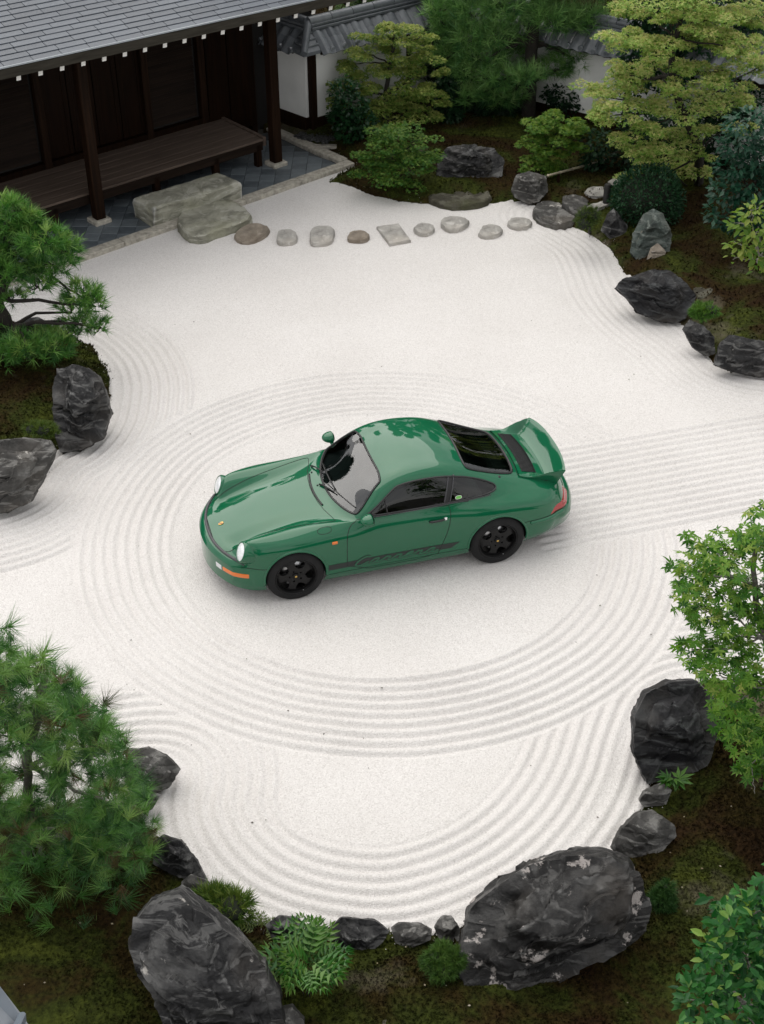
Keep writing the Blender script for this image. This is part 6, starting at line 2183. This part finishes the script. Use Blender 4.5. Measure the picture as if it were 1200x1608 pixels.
G_FRESH = [(.022, .085, .012), (.055, .160, .018), (.110, .240, .030), (.18, .31, .05), (.30, .36, .085)]
G_DEEP = [(.006, .030, .010), (.012, .055, .018), (.022, .080, .026), (.05, .12, .045)]
G_GOLD = [(.060, .150, .022), (.140, .260, .045), (.250, .390, .085), (.40, .48, .15), (.49, .46, .19)]
G_MID = [(.020, .078, .014), (.048, .135, .022), (.100, .200, .034), (.18, .26, .055)]

# green maple at right, near
Ym = 8.25
mp_poly = [(1260, 780), (1198, 782), (1172, 800), (1165, 832), (1128, 828), (1110, 838), (1066, 836), (1078, 862), (1042, 892), (1062, 912), (1050, 950), (1078, 962), (1092, 992), (1048, 1022), (1072, 1042), (1104, 1062), (1122, 1100), (1108, 1142), (1152, 1182), (1166, 1222), (1200, 1242), (1260, 1242)]
broad('maple_tree', 'fresh green maple leaning in over the gravel at the right edge', 'maple tree', tuple(P(1290, 1210)),
      [(1130, 870, 40, 16), (1180, 850, 30, 18), (1090, 900, 34, 16), (1150, 920, 44, 18), (1110, 960, 40, 18), (1180, 960, 40, 20), (1090, 1020, 34, 14), (1150, 1010, 44, 18), (1130, 1060, 44, 16), (1190, 1070, 34, 20), (1150, 1110, 36, 16), (1190, 1150, 34, 20), (1180, 1200, 26, 20), (1240, 900, 40, 60), (1250, 1050, 40, 60), (1240, 1180, 40, 40)],
      Ym, 1500, .076, MAPLE, G_FRESH, BARKG, [P(1290, 1210), PY(1260, 1150, Ym + .2), PY(1230, 1080, Ym), PY(1200, 1000, Ym), PY(1180, 920, Ym), PY(1190, 850, Ym)],
      nobj=300, flat=1.0, shell=.2, seed=21, trunk_r=(.05, .016), poly=mp_poly, pdepth=.55, pn=1000, droop=.35, spread=.5, tier=.16)
# oval-leaved shrub in the lower right corner
Ys = 5.0
sp = [(1260, 1360), (1196, 1366), (1186, 1385), (1150, 1402), (1125, 1405), (1098, 1416), (1112, 1445), (1098, 1462), (1110, 1490), (1100, 1510), (1058, 1530), (1080, 1550), (1075, 1580), (1055, 1600), (1100, 1650), (1260, 1660)]
broad('laurel_shrub', 'glossy oval-leaved shrub with yellow-green shoot tips in the lower right corner', 'shrub', tuple(P(1240, 1700)),
      [(1150, 1450, 30, 30), (1190, 1430, 28, 36), (1130, 1500, 34, 34), (1180, 1520, 40, 40), (1100, 1570, 36, 30), (1160, 1590, 46, 40), (1240, 1500, 50, 80), (1220, 1620, 50, 50)],
      Ys, 1300, .082, L_simple(.30, .12), [(.007, .045, .010), (.014, .080, .017), (.026, .120, .024), (.050, .165, .034), (.17, .27, .05)], BARKG, None, nobj=300, flat=1.0, shell=.4, seed=24, poly=sp, pdepth=.5, pn=600, droop=-.35, spread=.75, gloss=.25, rough=.4, toptone=.1, trans=.3)
# layered maple by the hall
Y1 = 24.2
broad('layered_maple', 'rounded maple with pale yellow-green layered tips in front of the white wall by the hall', 'maple tree', tuple(P(612, 232)),
      [(620, 42, 34, 16), (590, 60, 28, 12), (655, 62, 30, 14), (570, 82, 30, 12), (620, 85, 34, 12), (665, 88, 26, 12), (545, 102, 26, 10), (600, 110, 34, 12), (650, 118, 34, 12), (540, 135, 20, 10), (530, 158, 20, 10), (575, 165, 30, 10), (690, 115, 18, 10), (695, 160, 16, 9), (560, 118, 26, 10), (640, 135, 30, 10), (580, 140, 32, 10), (665, 148, 30, 12), (625, 150, 28, 10), (600, 168, 34, 12), (645, 172, 34, 10), (680, 180, 20, 10), (620, 192, 34, 10), (585, 190, 28, 10)],
      Y1, 30000, .040, L_maple(3, 1.25, .20), [(.032, .100, .016), (.095, .190, .032), (.230, .320, .070), (.42, .45, .14)], BARKD, [P(612, 232), PY(608, 190, Y1), PY(605, 150, Y1), PY(612, 100, Y1), PY(620, 60, Y1)], flat=1.0, shell=.25, seed=27, trunk_r=(.06, .03), toptone=.45, dome=6, tonemid=.5)
broad('camellia_bush', 'dark glossy bush tucked under the left side of the layered maple', 'shrub', tuple(P(548, 225)),
      [(540, 140, 24, 20), (550, 165, 30, 22), (535, 185, 20, 18), (565, 190, 28, 18), (548, 208, 24, 14)],
      23.7, 1500, .085, L_diamond(.34), G_DEEP, BARKD, None, shell=.4, seed=30, gloss=.5, rough=.4)
broad('spreading_maple_bush', 'low bright green layered bush at the edge of the back gravel', 'shrub', tuple(P(625, 292)),
      [(625, 205, 34, 12), (600, 216, 30, 12), (575, 240, 26, 11), (680, 248, 20, 11), (640, 238, 34, 12), (605, 262, 34, 11), (600, 218, 26, 10), (655, 222, 26, 10), (625, 230, 38, 10), (660, 245, 30, 10), (595, 248, 30, 9), (630, 255, 38, 10), (585, 268, 26, 10), (665, 265, 26, 10), (615, 278, 36, 10), (645, 284, 30, 8)],
      21.7, 7000, .040, MAPLE, G_MID, BARKD, None, flat=1.0, shell=.25, seed=33, toptone=.4, dome=6)
# dark shrubs along the far wall
Ydk = 25.3
for i, (pads, bx, by, lab) in enumerate((
    ([(720, 110, 30, 24), (745, 140, 34, 22), (720, 160, 30, 20)], 730, 192, 'dark glossy shrub left of the tall pine trunk, under its lowest needles'),
    ([(770, 168, 30, 20), (800, 180, 30, 16), (745, 182, 30, 16)], 775, 205, 'low dark fine-leaved shrub at the foot of the tall pine'),
    ([(885, 150, 34, 20), (920, 165, 30, 20), (905, 185, 30, 16)], 900, 215, 'low dark shrub in front of the white wall right of the tall pine trunk'),
    ([(700, 140, 18, 26), (705, 175, 24, 18)], 700, 200, 'narrow dark shrub between the layered maple and the tall pine'))):
    broad('dark_shrub', lab, 'shrub', tuple(P(bx, by)), pads, Ydk - .25 * i, 1500, .09, L_diamond(.36) if i != 1 else MAPLE, [(.004, .022, .009), (.010, .042, .014), (.022, .068, .022)], BARKD, None, shell=.3, seed=40 + i, gloss=.5, group='dark shrubs along the far wall')
broad('azalea_bush', 'light green rounded bush with tufted sprays behind the stump-like stone', 'shrub', tuple(P(862, 275)),
      [(870, 185, 28, 12), (845, 200, 24, 12), (895, 202, 28, 12), (865, 215, 30, 12), (835, 222, 22, 10), (900, 225, 24, 12), (870, 238, 30, 12), (845, 248, 26, 10), (855, 262, 26, 10), (915, 212, 14, 10)],
      22.2, 6000, .046, MAPLE, [(.026, .092, .014), (.070, .175, .022), (.145, .255, .040), (.23, .31, .06)], BARKD, None, flat=1.0, shell=.25, seed=45, toptone=.4, dome=6)
# golden maple at upper right
Yg = 20.9
gp = [(975, 75, 40, 14), (1010, 50, 40, 16), (1050, 30, 36, 14), (1090, 12, 34, 14), (1000, 15, 30, 12), (1040, 70, 40, 14), (1090, 60, 40, 16), (1140, 45, 40, 16), (1180, 70, 34, 18), (985, 105, 44, 12), (1035, 105, 44, 14), (1090, 105, 40, 14), (950, 135, 40, 12), (1000, 138, 44, 12), (1060, 140, 40, 12), (1110, 135, 34, 12), (1150, 115, 34, 14), (940, 165, 30, 12), (985, 170, 44, 12), (1040, 175, 40, 12), (1090, 178, 40, 12), (960, 192, 40, 10), (1015, 205, 44, 12), (1070, 210, 44, 10), (1120, 205, 30, 12), (975, 225, 34, 12), (1035, 240, 40, 12), (1090, 240, 30, 10), (1010, 262, 30, 10), (1060, 272, 40, 10), (1100, 262, 24, 8), (1160, 20, 40, 14), (1060, -20, 80, 30), (1170, -30, 60, 30), (1150, 160, 30, 12), (1140, 85, 36, 14), (1188, 110, 34, 14), (1172, 150, 34, 14), (1145, 195, 30, 12), (1185, 25, 34, 14), (1120, 35, 34, 14), (965, 105, 26, 12), (925, 150, 20, 9), (1000, 285, 22, 8)]
jr = random.Random(4)
gp = [(a + jr.uniform(-14, 14), b_ + jr.uniform(-10, 10), c * jr.uniform(.7, 1.25), d * jr.uniform(.8, 1.3), jr.uniform(-.5, .5)) for a, b_, c, d in gp]
broad('golden_maple', 'large layered maple turning golden green at upper right', 'maple tree', tuple(P(1095, 300)), gp, Yg, 50000, .044, L_maple(3, 1.25, .20), G_GOLD, BARKD,
      [P(1095, 300), PY(1100, 240, Yg), PY(1075, 180, Yg), PY(1050, 120, Yg), PY(1060, 60, Yg), PY(1080, 0, Yg)], flat=1.0, shell=.25, seed=48, trunk_r=(.09, .035), toptone=.42, dome=7, tonemid=.52)
broad('camellia_tree', 'dark blue-green glossy evergreen on the right behind the bright-leaved shrub', 'tree', tuple(P(1190, 390)),
      [(1175, 195, 40, 24), (1160, 225, 34, 20), (1190, 250, 34, 24), (1150, 260, 30, 18), (1175, 290, 44, 24), (1140, 300, 30, 18), (1185, 325, 34, 24), (1135, 335, 30, 18), (1165, 350, 34, 18), (1240, 250, 60, 80), (1240, 350, 50, 50)],
      18.9, 3600, .11, L_diamond(.27), [(.006, .036, .020), (.014, .066, .036), (.030, .100, .056), (.06, .14, .085)], BARKD, None, flat=1.0, shell=.4, seed=51, gloss=.5, rough=.36)
broad('bright_leaved_shrub', 'shrub with large pale yellow-green leaves at the right edge, above the black stones', 'shrub', tuple(P(1215, 470)),
      [(1180, 330, 22, 16), (1165, 350, 20, 10), (1190, 360, 24, 16), (1165, 385, 22, 10), (1155, 405, 18, 8), (1190, 400, 24, 16), (1200, 420, 20, 14), (1235, 380, 34, 50)],
      16.3, 420, .12, L_simple(.34, .08), [(.070, .150, .020), (.130, .220, .035), (.200, .270, .055), (.27, .31, .08)], BARKG, None, nobj=200, flat=1.0, shell=.3, seed=54, limbs=True)
broad('background_hedge', 'dark mass of foliage behind the golden maple under the far wall', 'hedge', tuple(P(1120, 300)),
      [(1110, 250, 40, 26), (1150, 200, 40, 30), (1080, 290, 30, 16), (1120, 310, 34, 20), (1160, 300, 30, 30), (940, 225, 30, 22), (935, 250, 26, 16), (1000, 235, 44, 30), (1050, 215, 40, 36), (1010, 195, 40, 30), (1090, 190, 40, 40), (1150, 150, 50, 40)],
      22.3, 5600, .10, L_diamond(.3), [(.004, .020, .008), (.010, .038, .014), (.020, .062, .022)], BARKD, None, flat=1.0, shell=.2, seed=57)
broad('dark_evergreen', 'tall dark evergreen standing between the golden maple and the tiled lodge', 'tree', tuple(P(1130, 265)),
      [(1010, 70, 40, 40), (1060, 40, 50, 44), (1110, 80, 50, 44), (1150, 110, 40, 40), (1050, 110, 44, 40), (1000, 120, 30, 34), (1180, 30, 50, 40), (1100, -10, 60, 40), (1010, 10, 40, 36)],
      23.2, 5600, .11, L_diamond(.32), [(.005, .026, .010), (.013, .050, .018), (.026, .082, .028)], BARKD, [P(1130, 265), PY(1110, 180, 23.3), PY(1090, 90, 23.3), PY(1085, 0, 23.3)], flat=.7, shell=.2, seed=58)
# ------------------------------------------------------------------ clipped and cushion shrubs
def cushion(name, label, base, px, py, rx, ry, Y, n, leaf, shape, cols, seed, gloss=.3, cat='shrub', flat=1.0, lump=.38, trans=.15, nobj=0):
    t = plant(name, label, cat, tuple(base))
    lo = np.array(t.location)
    rng = np.random.default_rng(seed)
    c = np.array(tuple(PY(px, py, Y))); s_ = ppm(c)
    r_ = np.array([rx / s_, rx / s_ * flat, ry / s_ / 1.0])
    nb = 1 if lump < .3 else 6
    sub_c = np.zeros((nb, 3)); sub_r = np.ones(nb)
    if nb > 1:
        sub_c = rng.uniform(-.55, .55, (nb, 3)) * np.array([1.1, .9, .55]); sub_r = rng.uniform(.38, .66, nb)
    d = rng.normal(size=(n, 3)); d /= np.linalg.norm(d, axis=1, keepdims=True)
    d = d[d[:, 2] > -.6]
    ks = rng.integers(0, nb, len(d))
    lum = 1 + lump * fbm(d * 2.1 + seed + ks[:, None] * 3.1, 4, seed % 13)
    pos = c + (sub_c[ks] + d * sub_r[ks][:, None]) * r_ * (lum * rng.uniform(.80, 1.04, len(d)))[:, None]
    dirs = d + rng.normal(0, .45, d.shape) + np.array([0, 0, .25])
    ups = d + rng.normal(0, .4, d.shape)
    mat = leaf_mat(name + '_leaf', cols, .55, trans, gloss)
    tone = np.clip(rng.normal(.45, .25, len(d)) + .2 * d[:, 2], 0, 1)  # top of the cushion paler: skylight put into the leaf colour
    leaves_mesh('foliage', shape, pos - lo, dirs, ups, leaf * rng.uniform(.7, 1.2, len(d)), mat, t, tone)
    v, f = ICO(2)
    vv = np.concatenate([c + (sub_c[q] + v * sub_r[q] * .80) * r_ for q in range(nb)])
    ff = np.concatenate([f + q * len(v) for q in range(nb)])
    mesh_np('inner_core', vv - lo, ff.astype(np.int32), simple(name + '_inside', (.008, .012, .005), .95), t)  # solid near-black core inside the leaf shell
    limb(t, [Vector(tuple(base)), Vector(tuple(c))], .03, .02, BARKD, 'stem', 6)
    return t
cushion('clipped_shrub', 'large clipped round dark green shrub behind the standing stone', P(1020, 352), 1018, 312, 56, 50, 20.4, 5200, .055, L_diamond(.32), [(.005, .030, .012), (.012, .052, .018), (.026, .085, .030)], 61, .4, lump=.16)
cushion('clipped_shrub', 'small clipped olive-green cushion at the gravel corner beside the landing stone', P(926, 366), 926, 345, 24, 20, 19.4, 1500, .05, L_needles(6, .9, .05, 2), [(.022, .046, .008), (.050, .085, .014), (.085, .120, .022)], 62)
cushion('fern_cushion', 'bright green feathery cushion plant between the black layered stone and the narrow stone', P(1102, 506), 1102, 488, 22, 17, 15.9, 900, .06, L_needles(8, .9, .06, 3), [(.030, .090, .010), (.060, .150, .018), (.110, .200, .030)], 63)
cushion('fern_cushion', 'yellow-green feathery clump on the moss island between the two left stones', P(66, 690), 64, 674, 22, 15, 13.7, 700, .07, L_needles(8, .9, .05, 4), [(.035, .070, .010), (.075, .120, .018), (.12, .16, .03)], 64)
cushion('fern_cushion', 'green mossy clump hugging the left foot of the largest boulder', P(700, 1545), 703, 1508, 30, 30, 6.45, 1400, .055, L_needles(10, 1.0, .05, 5), [(.022, .066, .010), (.050, .110, .018), (.09, .16, .03)], 65)
cushion('fern_cushion', 'low green clump at the right foot of the largest boulder', P(1000, 1512), 997, 1491, 28, 20, 6.75, 1100, .05, L_needles(10, 1.0, .05, 6), [(.018, .060, .010), (.045, .105, .018), (.08, .15, .03)], 66)
cushion('fern_cushion', 'dark feathery clump behind the right shoulder of the largest boulder', P(1040, 1460), 1038, 1412, 22, 36, 7.1, 1000, .06, L_needles(10, 1.0, .045, 7), [(.010, .040, .010), (.024, .070, .014), (.05, .11, .024)], 67)

# ------------------------------------------------------------------ ferns and low leafy plants: every frond its own leaf
def frond_shape(pairs=5, curve=.35):
    V, F = [], []
    for i in range(pairs):
        t = (i + 1) / (pairs + .6)
        y = t; z = -curve * t * t + .25 * t
        L = .42 * math.sin(PI * (t * .85 + .12))
        for sg in (-1, 1):
            k = len(V)
            V += [(0, y - .03, z), (sg * L * .55, y + .02 + .09, z + .02), (sg * L, y + .20, z - .05), (sg * L * .5, y - .03, z + .01)]
            F += [(k, k + 1, k + 2), (k, k + 2, k + 3)]
    k = len(V)
    V += [(0, .88, .25 * .88 - curve * .77), (.05, .97, .02), (0, 1.12, .25 - curve - .05), (-.05, .97, .02)]
    F += [(k, k + 1, k + 2), (k, k + 2, k + 3)]
    k = len(V)
    V += [(-.008, 0, 0), (.008, 0, 0), (0, .95, .25 * .95 - curve * .9)]
    F.append((k, k + 1, k + 2))
    return np.array(V), F
def fern(name, label, base, px, py, rx, ry, Y, n, size, cols, seed, shape=None, cat='fern', tilt=.55):
    t = plant(name, label, cat, tuple(base)); lo = np.array(t.location)
    rng = np.random.default_rng(seed)
    c = np.array(tuple(PY(px, py, Y))); s_ = ppm(c)
    a = rng.uniform(0, 2 * PI, n); r_ = np.sqrt(rng.uniform(0, 1, n))
    pos = c + np.stack([np.cos(a) * r_ * rx / s_ * .55, np.sin(a) * r_ * rx / s_ * .5, rng.uniform(-.5, .6, n) * ry / s_ * .55], -1)
    dirs = np.stack([np.cos(a) * (.35 + r_), np.sin(a) * (.35 + r_), tilt + rng.normal(0, .2, n)], -1)
    ups = np.stack([rng.normal(0, .2, n), rng.normal(0, .2, n) - .2, np.full(n, 1.0)], -1)
    mat = leaf_mat(name + '_leaf', cols, .42, .25, .45)
    leaf_objects('frond', shape or frond_shape(), pos - lo, dirs, ups, size * rng.uniform(.75, 1.15, n), leaf_obj_mat(mat), t)
    for k in range(5):
        e = Vector(tuple(pos[rng.integers(n)]))
        limb(t, [Vector(tuple(base)), Vector(tuple(base)).lerp(e, .6) + Vector((0, 0, .03)), e], .006, .003, BARKD, 'stem', 5)
    return t
fern('leafy_fern', 'bright green broad-leaved fern clump right of the charcoal boulder', P(486, 1585), 484, 1515, 48, 62, 6.35, 60, .27, [(.022, .100, .014), (.045, .150, .022), (.085, .195, .032), (.14, .23, .05)], 71)
fern('small_fern', 'small yellow-green fern by the gravel edge above the charcoal boulder', P(412, 1482), 408, 1462, 20, 16, 6.95, 16, .15, [(.06, .110, .018), (.12, .170, .035), (.2, .24, .07)], 72)
cushion('clubmoss', 'spiky green clubmoss growing between charcoal boulder and gravel', P(350, 1440), 344, 1416, 48, 20, 7.1, 700, .10, L_needles(7, .7, .05, 8), [(.030, .075, .012), (.075, .140, .020), (.17, .22, .045)], 73, cat='plant', lump=.35)
fern('small_fern', 'single maple-like seedling at the foot of the tall black stone', P(1065, 1232), 1058, 1222, 18, 8, 8.35, 8, .13, [(.03, .100, .014), (.08, .170, .03)], 74, shape=MAPLE7, cat='seedling')
fern('small_fern', 'tiny bright sprig on the moss right of the long dark boulder', P(784, 292), 783, 284, 5, 4, 22.3, 7, .10, [(.06, .16, .02), (.12, .24, .04)], 75, shape=L_simple(.35, .05), cat='seedling')

# ------------------------------------------------------------------ trees beyond the wall, tall enough to stand in the car's reflections
for i, (x, y, h, lab) in enumerate((
    (-2.5, 38.5, 17.0, 'dark broad tree beyond the wall behind the hall corner'),
    (2.2, 38.0, 17.5, 'dark tall tree beyond the corner of the white walls'),
    (7.2, 37.0, 14.0, 'dark tall tree beyond the far wall above the golden maple'),
    (12.5, 33.0, 12.5, 'dark tall tree beyond the right end of the far wall'),
    (15.5, 23.5, 8.0, 'dark broad tree outside the right side of the garden'),
    (-8.5, 39.0, 17.0, 'tall dark tree behind the ridge of the hall, nearest the wall'),
    (-14.0, 35.0, 14.0, 'tall dark tree behind the middle of the hall'),
    (-19.0, 29.0, 12.0, 'tall dark tree behind the left end of the hall'))):
    rng = np.random.default_rng(90 + i)
    t = plant('background_tree', lab, 'tree', (x, y, -.1), 'tall trees beyond the wall')
    limb(t, [(x, y, -.1), (x + .2, y, h * .4), (x, y + .2, h * .85)], .22, .06, BARKD, 'trunk', 9)
    n = 8000
    k = rng.integers(0, 20, n)
    cs = np.stack([rng.uniform(-1, 1, 20) * 2.5, rng.uniform(-1, 1, 20) * 2.0, h * (.12 + .84 * np.linspace(0, 1, 20) ** .9)], -1)
    cs[:, :2] *= (1.15 - .75 * (cs[:, 2:3] / h) ** 2)
    d = rng.normal(size=(n, 3)); d /= np.linalg.norm(d, axis=1, keepdims=True)
    pos = cs[k] + d * np.array([1.5, 1.5, 1.0]) * rng.uniform(.5, 1, n)[:, None]
    mat = leaf_mat('background_tree_leaf', [(.006, .026, .010), (.014, .050, .016), (.030, .080, .022)], .5, .15)
    leaves_mesh('crown', L_diamond(.4), pos, d + rng.normal(0, .5, d.shape), np.array([0, 0, 1.0]) + rng.normal(0, .5, d.shape), .21 * rng.uniform(.7, 1.2, n), mat, t, rng.uniform(0, 1, n))
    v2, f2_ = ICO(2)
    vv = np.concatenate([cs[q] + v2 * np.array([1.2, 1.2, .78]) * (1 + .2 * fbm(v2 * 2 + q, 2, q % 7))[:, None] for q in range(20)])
    mesh_np('crown_filler', vv, np.concatenate([f2_ + q * len(v2) for q in range(20)]).astype(np.int32), simple('crown_filler', (.006, .018, .007), .95, var=.5), t)  # opaque dark blobs added to close light gaps in the reflections
    for c in cs[:8]:
        limb(t, [(x, y + .05, c[2] * .6), (x + c[0] * .6, y + c[1] * .6, c[2] * .9), (x + c[0], y + c[1], c[2])], .06, .02, BARKD, 'branch', 5)
broad('hedge', 'green shrub tops showing above the coping between hall roof and wall', 'hedge', tuple(PY(600, 10, 27.5).to_2d().to_3d()),
      [(575, 8, 24, 10), (610, 2, 30, 12), (545, 14, 20, 8), (640, -6, 24, 10), (590, -12, 40, 14)], 27.6, 1500, .09, L_diamond(.35), [(.02, .06, .012), (.05, .11, .02), (.10, .16, .035)], BARKD, None, seed=95)

# ------------------------------------------------------------------ litter on the gravel and moss
nl = 110
rng = np.random.default_rng(77)
lx = rng.uniform(-3.2, 3.6, nl); ly = 6.6 + 11 * rng.uniform(0, 1, nl) ** 2.2
k = ~(inside(BOTTOM_BED, lx, ly) | inside(LEFT_BED, lx, ly) | inside(BACK_BED, lx, ly)) & (np.hypot(lx - .1, ly - 12.3) > 2.3)
lx, ly = lx[k], ly[k]
pos = np.stack([lx, ly, gravel_height(lx, ly) + .006], -1)
a = rng.uniform(0, 2 * PI, len(lx))
o = leaves_mesh('fallen_bits', L_diamond(.3), pos, np.stack([np.cos(a), np.sin(a), np.full(len(a), .1)], -1), np.tile([0, 0, 1.0], (len(a), 1)), rng.uniform(.012, .030, len(a)), leaf_mat('fallen_bits', [(.02, .016, .012), (.07, .055, .04), (.05, .07, .02)], .8, 0), None, rng.uniform(0, 1, len(a)))
tag(o, kind='stuff')
nl = 140
lx = rng.uniform(-3.2, 4.5, nl); ly = rng.uniform(5.6, 9.5, nl)
h_, d_ = moss_height(BOTTOM_BED, lx, ly, .14)
k = d_ > .1
pos = np.stack([lx, ly, h_ + .022], -1)[k]
a = rng.uniform(0, 2 * PI, len(pos))
o = leaves_mesh('fallen_petals', L_diamond(.35), pos, np.stack([np.cos(a), np.sin(a), np.full(len(a), .1)], -1), np.tile([0, 0, 1.0], (len(a), 1)), rng.uniform(.010, .028, len(a)), leaf_mat('fallen_petals', [(.12, .09, .05), (.28, .25, .20), (.20, .15, .06)], .8, 0), None, rng.uniform(0, 1, len(a)))
tag(o, kind='stuff')

# grains of gravel kicked over the edges of the moss
V, F = [], []
for poly, n_, rise in ((BOTTOM_BED, 2600, .14), (LEFT_BED, 500, .22), (BACK_BED, 500, .16)):
    q = resample([(a, b_, 0) for a, b_ in poly], .05)
    q = [p for p in q if abs(p.x) < 6.5 and 5 < p.y < 24]
    ii = rng.integers(0, len(q), n_)
    gx = np.array([q[i].x for i in ii]) + rng.normal(0, .09, n_); gy = np.array([q[i].y for i in ii]) + rng.normal(0, .09, n_)
    h_, d_ = moss_height(poly, gx, gy, rise)
    zz = np.maximum(h_, -.005) + .006
    for x, y, z, r_ in zip(gx, gy, zz, rng.uniform(.003, .008, n_)):
        k = len(V)
        a = rng.uniform(0, 6.28)
        V += [(x + r_ * math.cos(a), y + r_ * math.sin(a), z), (x + r_ * math.cos(a + 2.1), y + r_ * math.sin(a + 2.1), z), (x + r_ * math.cos(a + 4.2), y + r_ * math.sin(a + 4.2), z), (x, y, z + r_ * .9)]
        F += [(k, k + 1, k + 3), (k + 1, k + 2, k + 3), (k + 2, k, k + 3)]
o = mesh_np('spilled_gravel', V, np.array(F, dtype=np.int32), bpy.data.materials['white_gravel'], None, False)
tag(o, kind='stuff')
